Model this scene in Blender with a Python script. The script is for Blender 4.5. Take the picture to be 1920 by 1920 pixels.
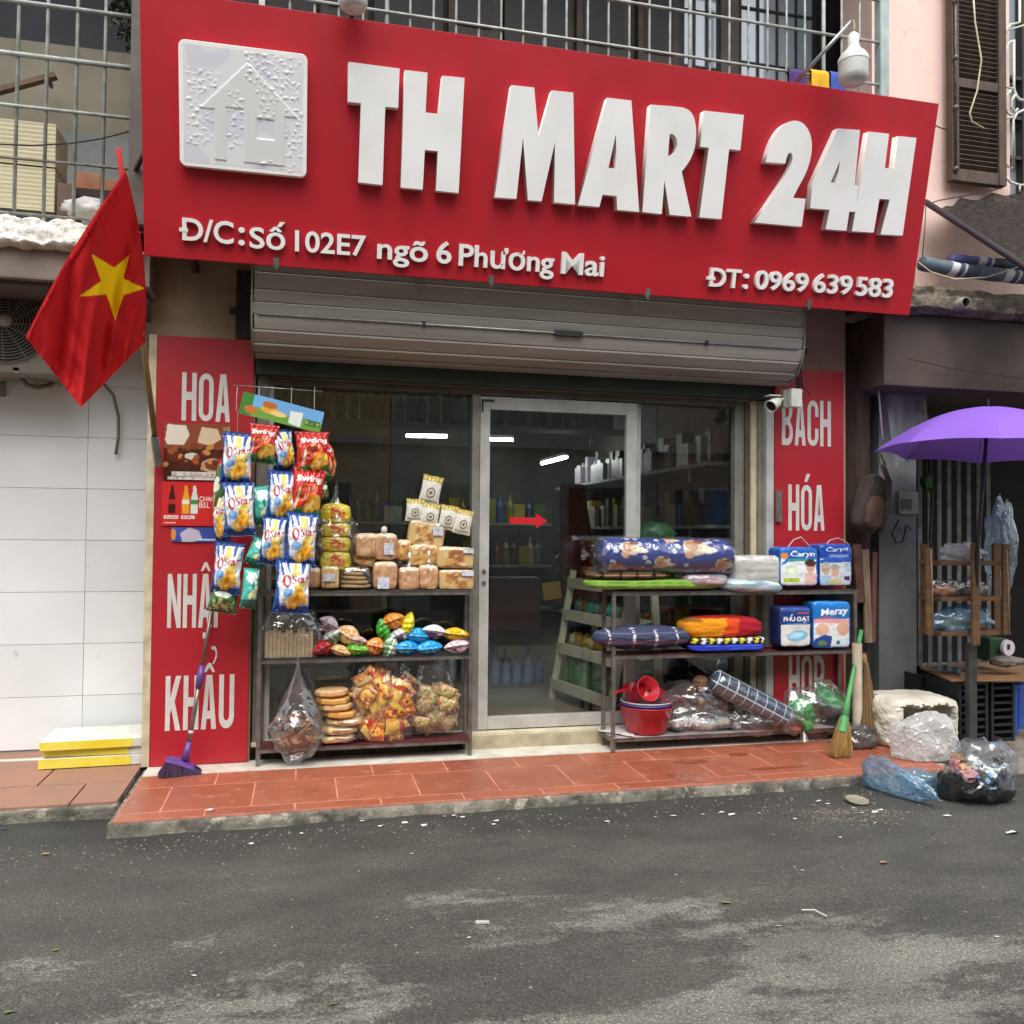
import bpy, bmesh, math, random
import numpy as np
from mathutils import Vector, Matrix, noise

for o in list(bpy.data.objects): bpy.data.objects.remove(o)
SC = bpy.context.scene
COL = SC.collection
R = math.radians
rnd = random.Random(7)

# ------------------------------------------------------------------ camera
FPX, PITCH, ROLL, YAW = 1623.3, R(1.43), R(.51), R(13.536)
CAM = Vector((0, -5.06, 1.286))
FW = Vector((math.sin(YAW)*math.cos(PITCH), math.cos(YAW)*math.cos(PITCH), math.sin(PITCH)))
_r0 = Vector((math.cos(YAW), -math.sin(YAW), 0)); _u0 = _r0.cross(FW)
RT = _r0*math.cos(ROLL) + _u0*math.sin(ROLL); UP = -_r0*math.sin(ROLL) + _u0*math.cos(ROLL)
cd = bpy.data.cameras.new('camera'); cam = bpy.data.objects.new('camera', cd); COL.objects.link(cam)
cd.sensor_width = 36; cd.lens = 36*FPX/1920; cd.clip_start = .05; cd.clip_end = 300
mw = Matrix.Identity(4)
for i, v in enumerate((RT, UP, -FW)):
    for j in range(3): mw[j][i] = v[j]
mw.translation = CAM; cam.matrix_world = mw; SC.camera = cam

# ------------------------------------------------------------------ sky, sun, exposure (bright overcast)
SUN_EL, SUN_AZ = R(60), R(192)          # azimuth clockwise from +Y: light comes over the viewer's left shoulder
wd = bpy.data.worlds.new('World'); SC.world = wd; wd.use_nodes = True
wn = wd.node_tree.nodes; wl = wd.node_tree.links
sky = wn.new('ShaderNodeTexSky'); sky.sky_type = 'NISHITA'; sky.sun_disc = False
sky.sun_elevation = SUN_EL; sky.sun_rotation = SUN_AZ; sky.air_density = 1.0; sky.dust_density = 1.5; sky.ozone_density = 1.0
hs = wn.new('ShaderNodeHueSaturation'); hs.inputs['Saturation'].default_value = .22
wl.new(sky.outputs[0], hs.inputs['Color']); wl.new(hs.outputs[0], wn['Background'].inputs[0])
wn['Background'].inputs[1].default_value = .15
sd = bpy.data.lights.new('sun', 'SUN'); sd.energy = 1.5; sd.angle = R(50); sd.color = (1, .96, .9)
sun = bpy.data.objects.new('sun', sd); COL.objects.link(sun)
sdir = Vector((math.sin(SUN_AZ)*math.cos(SUN_EL), math.cos(SUN_AZ)*math.cos(SUN_EL), math.sin(SUN_EL)))
sun.rotation_euler = sdir.to_track_quat('Z', 'Y').to_euler(); sun.location = (0, -8, 12)
vs = SC.view_settings; vs.view_transform = 'Standard'; vs.look = 'None'; vs.exposure = 1.12; vs.gamma = 1; vs.use_curve_mapping = False
SC.cycles.max_bounces = 5; SC.cycles.diffuse_bounces = 3; SC.cycles.glossy_bounces = 3; SC.cycles.transparent_max_bounces = 14; SC.cycles.use_denoising = True
SC.cycles.use_adaptive_sampling = True; SC.cycles.adaptive_threshold = .02; SC.cycles.caustics_reflective = False; SC.cycles.caustics_refractive = False

# ------------------------------------------------------------------ picture measurements -> real places
def ray(px, py): return RT*((px-960)/FPX) - UP*((py-960)/FPX) + FW
def W(px, py, y):
    d = ray(px, py); return CAM + d*((y-CAM.y)/d.y)
def G(px, py, z=0.):
    d = ray(px, py); return CAM + d*((z-CAM.z)/d.z)
def onplane(px, py, p, n):
    d = ray(px, py); return CAM + d*((p-CAM).dot(n)/d.dot(n))
def s2l(c): return tuple((x/12.92 if x <= .04045 else ((x+.055)/1.055)**2.4) for x in c)
def C(h): return s2l(tuple(int(h[i:i+2], 16)/255 for i in (0, 2, 4)))

# ------------------------------------------------------------------ materials
MATS = {}
class NT:
    def __init__(s, name):
        s.m = bpy.data.materials.new(name); s.m.use_nodes = True
        s.t = s.m.node_tree; s.n = s.t.nodes; s.b = s.n['Principled BSDF']; s.out = s.n['Material Output']
        s.tc = s.n.new('ShaderNodeTexCoord')
    def new(s, typ, **kw):
        x = s.n.new(typ)
        for k, v in kw.items():
            if k in x.inputs: x.inputs[k].default_value = v
            else: setattr(x, k, v)
        return x
    def lk(s, a, b): s.t.links.new(a, b)
    def noise(s, scale, detail=5, rough=.6, vec=None, stretch=None):
        x = s.new('ShaderNodeTexNoise', Scale=scale, Detail=detail, Roughness=rough)
        v = vec or s.tc.outputs['Object']
        if stretch:
            mp = s.new('ShaderNodeMapping'); mp.inputs['Scale'].default_value = stretch; s.lk(v, mp.inputs['Vector']); v = mp.outputs[0]
        s.lk(v, x.inputs['Vector']); return x.outputs['Fac']
    def ramp(s, fac, a, b, ca=(0, 0, 0), cb=(1, 1, 1)):
        x = s.n.new('ShaderNodeValToRGB'); e = x.color_ramp.elements
        e[0].position = a; e[1].position = b; e[0].color = (*ca, 1); e[1].color = (*cb, 1)
        s.lk(fac, x.inputs[0]); return x.outputs[0]
    def mix(s, fac, a, b, mode='MIX'):
        x = s.n.new('ShaderNodeMix'); x.data_type = 'RGBA'; x.blend_type = mode
        for i, v in ((0, fac), (6, a), (7, b)):
            if isinstance(v, (int, float)): x.inputs[i].default_value = v
            elif isinstance(v, tuple): x.inputs[i].default_value = (*v, 1)
            else: s.lk(v, x.inputs[i])
        return x.outputs[2]
    def bump(s, h, strength=.3, dist=.01):
        x = s.new('ShaderNodeBump', Strength=strength, Distance=dist); s.lk(h, x.inputs['Height']); s.lk(x.outputs[0], s.b.inputs['Normal'])
def pm(name, col, rough=.6, var=.12, vs=5., bump=.0, bs=60., metal=0., spec=.5, col2=None, lo=.35, hi=.68, dist=.006, stretch=None, rvar=0.):
    if name in MATS: return MATS[name]
    if isinstance(col, str): col = C(col)
    if isinstance(col2, str): col2 = C(col2)
    t = NT(name)
    c2 = col2 or tuple(x*(1-var) for x in col)
    f = t.noise(vs, 6, .62, stretch=stretch)
    t.lk(t.mix(t.ramp(f, lo, hi), col, c2), t.b.inputs['Base Color'])
    t.b.inputs['Roughness'].default_value = rough; t.b.inputs['Metallic'].default_value = metal
    t.b.inputs['Specular IOR Level'].default_value = spec
    if rvar:
        mr = t.new('ShaderNodeMapRange'); t.lk(t.noise(vs*2.3, 5), mr.inputs[0]); mr.inputs[3].default_value = rough-rvar; mr.inputs[4].default_value = rough+rvar
        t.lk(mr.outputs[0], t.b.inputs['Roughness'])
    if bump: t.bump(t.noise(bs, 4, stretch=stretch), bump, dist)
    MATS[name] = t.m; return t.m
def printmat(name, rough=.5, bump=0., bs=40, spec=.5, dist=.004):
    if name in MATS: return MATS[name]
    t = NT(name); a = t.new('ShaderNodeVertexColor'); a.layer_name = 'Col'
    t.lk(a.outputs[0], t.b.inputs['Base Color']); t.b.inputs['Roughness'].default_value = rough; t.b.inputs['Specular IOR Level'].default_value = spec
    if bump: t.bump(t.noise(bs, 3), bump, dist)
    MATS[name] = t.m; return t.m
def thin_refl(t, base, edge):
    lw = t.new('ShaderNodeLayerWeight', Blend=.5); pw = t.new('ShaderNodeMath'); pw.operation = 'POWER'; pw.inputs[1].default_value = 4.; t.lk(lw.outputs['Facing'], pw.inputs[0])
    ma = t.new('ShaderNodeMath'); ma.operation = 'MULTIPLY_ADD'; ma.inputs[1].default_value = edge; ma.inputs[2].default_value = base; ma.use_clamp = True; t.lk(pw.outputs[0], ma.inputs[0]); return ma.outputs[0]
def glassmat(name, tint=(.8, .86, .84), rough=.0, refl=1.):
    if name in MATS: return MATS[name]
    t = NT(name); t.n.remove(t.b)
    tr = t.new('ShaderNodeBsdfTransparent'); tr.inputs[0].default_value = (*tint, 1)
    gl = t.new('ShaderNodeBsdfGlossy'); gl.inputs['Roughness'].default_value = rough
    mx = t.new('ShaderNodeMixShader'); t.lk(thin_refl(t, .075*refl, .7), mx.inputs[0]); t.lk(tr.outputs[0], mx.inputs[1]); t.lk(gl.outputs[0], mx.inputs[2]); t.lk(mx.outputs[0], t.out.inputs[0])
    MATS[name] = t.m; return t.m
def filmmat(name, tint=(.975, .978, .98), haze=.03, hazecol=(.8, .82, .84), bs=22., bump=1., rough=.09, gmul=1.7):
    """crumpled clear plastic film: see-through, milky haze, sharp crease glints"""
    if name in MATS: return MATS[name]
    t = NT(name); t.n.remove(t.b)
    tr = t.new('ShaderNodeBsdfTransparent'); tr.inputs[0].default_value = (*tint, 1)
    gl = t.new('ShaderNodeBsdfGlossy'); gl.inputs['Roughness'].default_value = rough
    d0 = t.new('ShaderNodeBsdfDiffuse'); d0.inputs[0].default_value = (*hazecol, 1); d1 = t.new('ShaderNodeBsdfTranslucent'); d1.inputs[0].default_value = (*hazecol, 1); df = t.new('ShaderNodeMixShader'); df.inputs[0].default_value = .4
    bp = t.new('ShaderNodeBump', Strength=bump, Distance=.012); t.lk(t.noise(bs, 2, .5), bp.inputs['Height'])
    for x in (gl, d0): t.lk(bp.outputs[0], x.inputs['Normal'])
    t.lk(d0.outputs[0], df.inputs[1]); t.lk(d1.outputs[0], df.inputs[2])
    class ml: outputs = [thin_refl(t, .085*gmul, .5)]
    m1 = t.new('ShaderNodeMixShader'); m1.inputs[0].default_value = haze; t.lk(tr.outputs[0], m1.inputs[1]); t.lk(df.outputs[0], m1.inputs[2])
    m2 = t.new('ShaderNodeMixShader'); t.lk(ml.outputs[0], m2.inputs[0]); t.lk(m1.outputs[0], m2.inputs[1]); t.lk(gl.outputs[0], m2.inputs[2])
    t.lk(m2.outputs[0], t.out.inputs[0]); MATS[name] = t.m; return t.m
def emit(name, col, s):
    if name in MATS: return MATS[name]
    t = NT(name); t.b.inputs['Base Color'].default_value = (*col, 1); t.b.inputs['Emission Color'].default_value = (*col, 1); t.b.inputs['Emission Strength'].default_value = s
    MATS[name] = t.m; return t.m

# ------------------------------------------------------------------ mesh builder
class MB:
    def __init__(s): s.v = []; s.f = []
    def add(s, vs, fs):
        n = len(s.v); s.v += [Vector(v) for v in vs]; s.f += [tuple(n+i for i in f) for f in fs]; return s
    def box(s, lo, hi, rot=None, piv=None):
        x0, y0, z0 = lo; x1, y1, z1 = hi
        vs = [Vector(p) for p in ((x0, y0, z0), (x1, y0, z0), (x1, y1, z0), (x0, y1, z0), (x0, y0, z1), (x1, y0, z1), (x1, y1, z1), (x0, y1, z1))]
        if rot is not None:
            c = Vector(piv) if piv is not None else (Vector(lo)+Vector(hi))/2
            vs = [c + rot @ (v-c) for v in vs]
        return s.add(vs, [(0, 3, 2, 1), (4, 5, 6, 7), (0, 1, 5, 4), (1, 2, 6, 5), (2, 3, 7, 6), (3, 0, 4, 7)])
    def bar(s, a, b, w, d=None, up=(0, 0, 1)):
        a = Vector(a); b = Vector(b); d = d or w; t = (b-a).normalized(); u = Vector(up)
        if abs(t.dot(u)) > .95: u = Vector((0, 1, 0))
        x = t.cross(u).normalized()*w/2; y = t.cross(x).normalized()*d/2
        vs = [p+q for p in (a, b) for q in (-x-y, x-y, x+y, -x+y)]
        return s.add(vs, [(0, 1, 2, 3), (7, 6, 5, 4), (0, 4, 5, 1), (1, 5, 6, 2), (2, 6, 7, 3), (3, 7, 4, 0)])
    def tube(s, pts, r, n=8, cap=True):
        pts = [Vector(p) for p in pts]; rs = r if isinstance(r, (list, tuple)) else [r]*len(pts); k = len(pts); b0 = len(s.v); ref = None
        for i, p in enumerate(pts):
            t = (pts[min(i+1, k-1)]-pts[max(i-1, 0)]).normalized()
            if ref is None: ref = Vector((0, 0, 1)) if abs(t.z) < .9 else Vector((1, 0, 0))
            x = t.cross(ref)
            if x.length < 1e-4: x = t.cross(Vector((0, 1, 0)))
            x.normalize(); y = t.cross(x).normalized(); ref = -y if False else x.cross(t)
            for j in range(n):
                a = 2*math.pi*j/n; s.v.append(p + x*math.cos(a)*rs[i] + y*math.sin(a)*rs[i])
        for i in range(k-1):
            for j in range(n):
                a = b0+i*n+j; b = b0+i*n+(j+1) % n; s.f.append((a, b, b+n, a+n))
        if cap: s.f.append(tuple(b0+j for j in range(n))[::-1]); s.f.append(tuple(b0+(k-1)*n+j for j in range(n)))
        return s
    def lathe(s, prof, c, n=24, axis=None, close=False):
        c = Vector(c); q = Vector((0, 0, 1)).rotation_difference(Vector(axis).normalized()) if axis is not None else None; b0 = len(s.v); k = len(prof)
        for r, z in prof:
            for j in range(n):
                a = 2*math.pi*j/n; v = Vector((r*math.cos(a), r*math.sin(a), z))
                if q: v = q @ v
                s.v.append(c+v)
        for i in range(k-1):
            for j in range(n):
                a = b0+i*n+j; b = b0+i*n+(j+1) % n; s.f.append((a, b, b+n, a+n))
        return s
    def grid(s, nu, nv, fn):
        b0 = len(s.v)
        for j in range(nv+1):
            for i in range(nu+1): s.v.append(Vector(fn(i/nu, j/nv)))
        for j in range(nv):
            for i in range(nu):
                a = b0+j*(nu+1)+i; s.f.append((a, a+1, a+nu+2, a+nu+1))
        return s
    def prism(s, poly, off):
        n = len(poly); off = Vector(off); p = [Vector(q) for q in poly]
        return s.add(p+[q+off for q in p], [tuple(range(n))[::-1], tuple(range(n, 2*n))]+[(i, (i+1) % n, (i+1) % n+n, i+n) for i in range(n)])
    def ico(s, c, r, sub=2, jit=0., sc=(1, 1, 1), seed=0., fr=2.):
        bm = bmesh.new(); bmesh.ops.create_icosphere(bm, subdivisions=sub, radius=1); c = Vector(c)
        vs = []
        for v in bm.verts:
            k = 1 + jit*noise.noise(v.co*fr + Vector((seed, seed*1.7, -seed))); vs.append(c + Vector((v.co.x*sc[0], v.co.y*sc[1], v.co.z*sc[2]))*r*k)
        fs = [tuple(v.index for v in f.verts) for f in bm.faces]; bm.free(); return s.add(vs, fs)
    def xf(s, m): s.v = [m @ v for v in s.v]; return s
    def mesh(s, name):
        me = bpy.data.meshes.new(name); me.from_pydata([tuple(v) for v in s.v], [], s.f); me.update(); return me
    def obj(s, name, mat=None, parent=None, smooth=False, bevel=0., recalc=True, auto=None):
        me = s.mesh(name)
        if recalc or bevel:
            bm = bmesh.new(); bm.from_mesh(me)
            if bevel:
                es = [e for e in bm.edges if len(e.link_faces) == 2 and e.calc_face_angle(0) > .6]
                bmesh.ops.bevel(bm, geom=es, offset=bevel, segments=2, affect='EDGES', profile=.7, clamp_overlap=True)
            if recalc: bmesh.ops.recalc_face_normals(bm, faces=bm.faces)
            bm.to_mesh(me); bm.free()
        return link(name, me, mat, parent, smooth)
def link(name, me, mat=None, parent=None, smooth=False):
    o = bpy.data.objects.new(name, me); COL.objects.link(o)
    if mat and not me.materials: me.materials.append(mat)
    if smooth is True: me.polygons.foreach_set('use_smooth', [True]*len(me.polygons))
    elif smooth: me.shade_smooth_by_angle(smooth) if hasattr(me, 'shade_smooth_by_angle') else None
    if parent:
        o.parent = parent; o.matrix_parent_inverse = base_inv(parent)
    return o
def base_inv(p):
    m = Matrix.Identity(4); q = p; c = []
    while q: c.append(q); q = q.parent
    m = Matrix.Identity(4)
    for q in reversed(c): m = m @ (q.matrix_parent_inverse if q.parent else Matrix.Identity(4)) @ q.matrix_basis
    return m.inverted()
def tag(o, label, cat, group=None):
    o['label'] = label; o['category'] = cat
    if group: o['group'] = group
    return o
def thing(name, label, cat, loc=(0, 0, 0), group=None):
    o = bpy.data.objects.new(name, None); COL.objects.link(o); o.location = loc; o.empty_display_size = .1; return tag(o, label, cat, group)
def struct(o): o['kind'] = 'structure'; return o
def stuff(o): o['kind'] = 'stuff'; return o
def place(name, me, loc, rot=(0, 0, 0), mat=None, parent=None, scale=None):
    """an object sharing mesh data, put at loc"""
    o = bpy.data.objects.new(name, me); COL.objects.link(o)
    if mat and not me.materials: me.materials.append(mat)
    o.location = loc; o.rotation_euler = rot
    if scale: o.scale = scale
    if parent: o.parent = parent; o.matrix_parent_inverse = base_inv(parent)
    return o
def copy_tree(src, loc, rotz=None, label=None):
    r = src.copy(); COL.objects.link(r); r.location = loc
    if rotz is not None: r.rotation_euler[2] = rotz
    if label: r['label'] = label
    for ch in list(src.children):
        c = ch.copy(); COL.objects.link(c); c.parent = r
        for g in list(ch.children): d = g.copy(); COL.objects.link(d); d.parent = c
    return r

# ------------------------------------------------------------------ lettering
def frame(o, ex, ey):
    ex = Vector(ex).normalized(); ey = Vector(ey).normalized(); n = ex.cross(ey); m = Matrix.Identity(4)
    for i, v in enumerate((ex, ey, n)):
        for j in range(3): m[j][i] = v[j]
    m.translation = Vector(o); return m
def curve_mesh(loops, ext, bevel=0.):
    cu = bpy.data.curves.new('c', 'CURVE'); cu.dimensions = '2D'; cu.fill_mode = 'BOTH'; cu.extrude = ext; cu.bevel_depth = bevel; cu.bevel_resolution = 0
    for l in loops:
        sp = cu.splines.new('POLY'); sp.points.add(len(l)-1)
        for p, q in zip(sp.points, l): p.co = (q[0], q[1], 0, 1)
        sp.use_cyclic_u = True
    ob = bpy.data.objects.new('c', cu); me = bpy.data.meshes.new_from_object(ob)
    bpy.data.objects.remove(ob); bpy.data.curves.remove(cu); return me
def text_mesh(s, ext=0., offset=0., spacing=1.):
    cu = bpy.data.curves.new('t', 'FONT'); cu.body = s; cu.size = 1; cu.extrude = ext; cu.offset = offset; cu.space_character = spacing; cu.resolution_u = 4; cu.fill_mode = 'BOTH' if ext else 'FRONT'
    ob = bpy.data.objects.new('t', cu); me = bpy.data.meshes.new_from_object(ob)
    bpy.data.objects.remove(ob); bpy.data.curves.remove(cu); return me
_pn = {}
def facet(v, seed, n=38, p=22., lo=.82, hi=1.15):
    """radius of a many-sided crumpled solid in direction v: flat facets meeting in creases"""
    if (seed, n) not in _pn:
        q = random.Random(seed); _pn[(seed, n)] = [(Vector((q.gauss(0, 1), q.gauss(0, 1), q.gauss(0, 1))).normalized(), q.uniform(lo, hi)) for _ in range(n)]
    s_ = 0.
    for nn, d in _pn[(seed, n)]:
        k = v.dot(nn)
        if k > 0: s_ += (k/d)**p
    return min(s_**(-1/p), 1.35) if s_ > 0 else 1.
def mesh_bounds(me):
    a = np.empty(len(me.vertices)*3); me.vertices.foreach_get('co', a); a = a.reshape(-1, 3); return a.min(0), a.max(0)
def split_letters(me, name, mats, parent, m):
    """one object per character of a text mesh (accents stay with their letter)"""
    bm = bmesh.new(); bm.from_mesh(me); bmesh.ops.remove_doubles(bm, verts=bm.verts, dist=1e-5); seen = set(); comps = []
    for v in bm.verts:
        if v in seen: continue
        st = [v]; seen.add(v); c = []
        while st:
            q = st.pop(); c.append(q)
            for e in q.link_edges:
                w = e.other_vert(q)
                if w not in seen: seen.add(w); st.append(w)
        comps.append([min(q.co.x for q in c), max(q.co.x for q in c), c])
    comps.sort(key=lambda c: c[0]-c[1]); gs = []
    for x0, x1, c in comps:
        for g_ in gs:
            if min(x1, g_[1])-max(x0, g_[0]) > .45*(x1-x0) and name != 'colon_dot': g_[2] += c; break
        else: gs.append([x0, x1, list(c)])
    for x0, x1, c in sorted(gs, key=lambda g_: g_[0]):
        ix = {v: i for i, v in enumerate(c)}; fs = [tuple(ix[v] for v in f.verts) for f in bm.faces if f.verts[0] in ix]
        q = bpy.data.meshes.new(name); q.from_pydata([tuple(v.co) for v in c], [], fs); q.transform(m); q.update(); o = link(name, q, mats[0], parent); q.materials.append(mats[1])
        for p in q.polygons: p.material_index = 0 if abs(p.normal.dot(SN)) > .5 else 1
    bm.free(); bpy.data.meshes.remove(me)
def arc(cx, cy, rx, ry, a0, a1, n=7): return [(cx+rx*math.cos(R(a0+(a1-a0)*i/n)), cy+ry*math.sin(R(a0+(a1-a0)*i/n))) for i in range(n+1)]
def glyph(ch):
    s = .31
    if ch == 'H': return [[(0, 0), (0, 1), (s, 1), (s, .6), (1-s, .6), (1-s, 1), (1, 1), (1, 0), (1-s, 0), (1-s, .43), (s, .43), (s, 0)]]
    if ch == 'A': return [[(0, 0), (.3, 1), (.7, 1), (1, 0), (.69, 0), (.63, .19), (.37, .19), (.31, 0)], [(.41, .34), (.59, .34), (.5, .8)]]
    if ch == 'N': return [[(0, 0), (0, 1), (.3, 1), (.71, .42), (.71, 1), (1, 1), (1, 0), (.71, 0), (.29, .58), (.29, 0)]]
    if ch == 'K': return [[(0, 0), (0, 1), (s, 1), (s, .6), (.66, 1), (1, 1), (.6, .53), (1, 0), (.66, 0), (.39, .4), (s, .3), (s, 0)]]
    if ch == 'O': return [arc(.5, .8, .5, .2, 0, 180)+arc(.5, .2, .5, .2, 180, 360), (arc(.5, .8, .2, .08, 0, 180)+arc(.5, .2, .2, .08, 180, 360))]
    if ch == 'U': return [[(0, 1)]+arc(.5, .22, .5, .22, 180, 360)+[(1, 1), (1-s, 1)]+arc(.5, .24, .19, .09, 0, -180)+[(s, 1)]]
    if ch == 'P': return [[(0, 0), (0, 1), (.55, 1)]+arc(.55, .69, .45, .31, 90, -90)+[(s, .38), (s, 0)], [(s, .53), (s, .85)]+arc(.5, .69, .18, .16, 90, -90)]
    if ch == 'B': return [[(0, 0), (0, 1), (.55, 1)]+arc(.55, .765, .4, .235, 90, -60)+arc(.55, .265, .45, .265, 60, -90), [(s, .61), (s, .86)]+arc(.5, .735, .15, .125, 90, -90), [(s, .14), (s, .44)]+arc(.5, .29, .19, .15, 90, -90)]
    if ch == 'C': return [arc(.5, .8, .5, .2, 0, 180)+arc(.5, .2, .5, .2, 180, 360)+[(1, .38), (1-s, .38)]+arc(.5, .2, .19, .08, 0, -180)+arc(.5, .8, .19, .08, 180, 0)+[(1-s, .64), (1, .64)]]
    if ch == "'": return [[(.3, 1.06), (.55, 1.06), (.85, 1.24), (.5, 1.24)]]
    if ch == '^': return [[(.12, 1.05), (.3, 1.05), (.5, 1.14), (.7, 1.05), (.88, 1.05), (.6, 1.22), (.4, 1.22)]]
    if ch == '.': return [[(.36, -.2), (.64, -.2), (.64, -.09), (.36, -.09)]]
    if ch == '?': return [[(.7, 1.2), (.8, 1.2), (.98, 1.33), (.98, 1.45), (.85, 1.53), (.6, 1.53), (.6, 1.47), (.8, 1.46), (.88, 1.42), (.88, 1.35)]]
    if ch == '+': return [[(.84, .99), (.97, .99), (1.08, 1.14), (1.08, 1.24), (.95, 1.24), (.95, 1.15)]]

# ------------------------------------------------------------------ print canvas (flat print on packaging, posters)
class Canvas:
    def __init__(s, w, h, col):
        s.w, s.h = w, h; s.a = np.zeros((h+1, w+1, 3)); s.a[:] = C(col)
        s.X, s.Y = np.meshgrid(np.linspace(0, 1, w+1), np.linspace(0, 1, h+1))    # Y up
    def put(s, m, col, k=1.):
        c = np.array(C(col)); s.a[m] = s.a[m]*(1-k)+c*k; return s
    def rect(s, x0, y0, x1, y1, col, k=1.): return s.put((s.X >= x0) & (s.X <= x1) & (s.Y >= y0) & (s.Y <= y1), col, k)
    def ell(s, cx, cy, rx, ry, col, rot=0., k=1.):
        dx = s.X-cx; dy = (s.Y-cy); c, t = math.cos(rot), math.sin(rot)
        return s.put((((dx*c+dy*t)/rx)**2+((-dx*t+dy*c)/ry)**2) <= 1, col, k)
    def mask(s, pts, X=None, Y=None):
        X = s.X if X is None else X; Y = s.Y if Y is None else Y; m = np.zeros_like(X, bool); n = len(pts)
        for i in range(n):
            x0, y0 = pts[i]; x1, y1 = pts[(i+1) % n]
            if y0 == y1: continue
            c = ((y0 > Y) != (y1 > Y)) & (X < (x1-x0)*(Y-y0)/(y1-y0)+x0); m ^= c
        return m
    def poly(s, pts, col, k=1.): return s.put(s.mask(pts), col, k)
    def speck(s, cols, n, r, seed=0, box=(0, 0, 1, 1), asp=1.):
        q = random.Random(seed)
        for i in range(n): s.ell(q.uniform(box[0], box[2]), q.uniform(box[1], box[3]), r*q.uniform(.5, 1.3), r*asp*q.uniform(.5, 1.3), q.choice(cols), q.uniform(0, 3))
        return s
    def text(s, t, x0, y0, x1, y1, col, offset=.0, slant=0., rise=0.):
        me = text_mesh(t, 0, offset); lo, hi = mesh_bounds(me); k = np.zeros_like(s.X, bool)
        for p in me.polygons:
            pts = []
            for vi in p.vertices:
                c = me.vertices[vi].co; u = (c.x-lo[0])/(hi[0]-lo[0]); v = (c.y-lo[1])/(hi[1]-lo[1])
                pts.append((x0+u*(x1-x0)+slant*v*(y1-y0), y0+v*(y1-y0)+rise*u))
            k |= s.mask(pts)
        bpy.data.meshes.remove(me); return s.put(k, col)
    def to(s, me, uv):
        """uv: per-vertex (u,v) -> point colours"""
        at = me.color_attributes.get('Col') or me.color_attributes.new('Col', 'FLOAT_COLOR', 'POINT')
        uv = np.clip(np.array(uv), 0, 1); i = np.rint(uv[:, 0]*s.w).astype(int); j = np.rint(uv[:, 1]*s.h).astype(int)
        c = np.ones((len(uv), 4)); c[:, :3] = s.a[j, i]; at.data.foreach_set('color', c.ravel()); return me
def printed_sheet(name, canvas, m, w, h, mat, parent=None, fn=None):
    """flat printed card in the plane of matrix m (x right, y up), optional curl fn(u,v)->offset along normal"""
    b = MB(); uv = []
    for j in range(canvas.h+1):
        for i in range(canvas.w+1): uv.append((i/canvas.w, j/canvas.h))
    b.grid(canvas.w, canvas.h, lambda u, v: m @ Vector((u*w, v*h, fn(u, v) if fn else 0)))
    me = b.mesh(name); canvas.to(me, uv); return link(name, me, mat, parent, True)
# ================================================================== GROUND
ROADZ = -.058
t = NT('asphalt')
big = t.noise(1.5, 9, .68, stretch=(.5, 1.35, 1)); blot = t.noise(3.1, 6, .6, stretch=(.7, 1.3, 1)); fine = t.noise(120, 4, .75); agg = t.new('ShaderNodeTexVoronoi', Scale=95.); t.lk(t.tc.outputs['Object'], agg.inputs['Vector'])
sep = t.new('ShaderNodeSeparateXYZ'); t.lk(t.tc.outputs['Object'], sep.inputs[0])
mr = t.new('ShaderNodeMapRange'); t.lk(sep.outputs['Y'], mr.inputs[0])
for i, v in ((1, -1.25), (2, -3.0), (3, -.16), (4, .115)): mr.inputs[i].default_value = v
ad = t.new('ShaderNodeMath'); ad.operation = 'ADD'; t.lk(big, ad.inputs[0]); t.lk(mr.outputs[0], ad.inputs[1])
ed = t.new('ShaderNodeMath'); ed.operation = 'MULTIPLY_ADD'; ed.inputs[1].default_value = .16; t.lk(t.noise(30, 5, .7), ed.inputs[0]); t.lk(ad.outputs[0], ed.inputs[2])
dry = t.ramp(ed.outputs[0], .605, .665)
# damp gutter strip along the kerb
mk = t.new('ShaderNodeMapRange'); t.lk(sep.outputs['Y'], mk.inputs[0])
for i, v in ((1, -1.45), (2, -.92), (3, 0), (4, .95)): mk.inputs[i].default_value = v
damp = t.mix(mk.outputs[0], (.086, .084, .075), (.044, .044, .041))
grit = t.mix(t.ramp(fine, .38, .66), (.62, .62, .62), (1.45, 1.43, 1.4)); base = t.mix(dry, damp, (.19, .183, .163))
aggc = t.mix(t.ramp(agg.outputs['Distance'], .1, .4), (1.75, 1.72, 1.65), (.85, .85, .85))
stain = t.mix(t.ramp(blot, .36, .66), (.72, .72, .73), (1.14, 1.14, 1.12)); t.lk(t.mix(1., t.mix(1., t.mix(1., base, grit, 'MULTIPLY'), aggc, 'MULTIPLY'), stain, 'MULTIPLY'), t.b.inputs['Base Color'])
t.lk(t.mix(dry, (.62, .62, .62), (.92, .92, .92)), t.b.inputs['Roughness']); t.b.inputs['Specular IOR Level'].default_value = .4
bm_ = t.new('ShaderNodeMath'); bm_.operation = 'ADD'; t.lk(agg.outputs['Distance'], bm_.inputs[0]); t.lk(fine, bm_.inputs[1]); t.bump(bm_.outputs[0], .55, .006)
ASPH = t.m
def road_z(x, y): return ROADZ + .012*noise.noise(Vector((x*.7, y*.9, 3))) + .004*noise.noise(Vector((x*3, y*3, 9))) - .004
b = MB()
xs = list(np.linspace(-2.4, 5.6, 110)); ys = list(np.linspace(-3.6, 1.6, 80))
xs = [-60, -25, -8, -4]+xs+[8, 14, 30, 60]; ys = [-60, -25, -10, -6]+ys+[4, 12, 60]
for y in ys:
    for x in xs:
        inn = -2.5 < x < 5.7 and -3.7 < y < 1.7
        b.v.append(Vector((x, y, road_z(x, y) if inn else ROADZ-.01)))
nx = len(xs)
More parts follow.
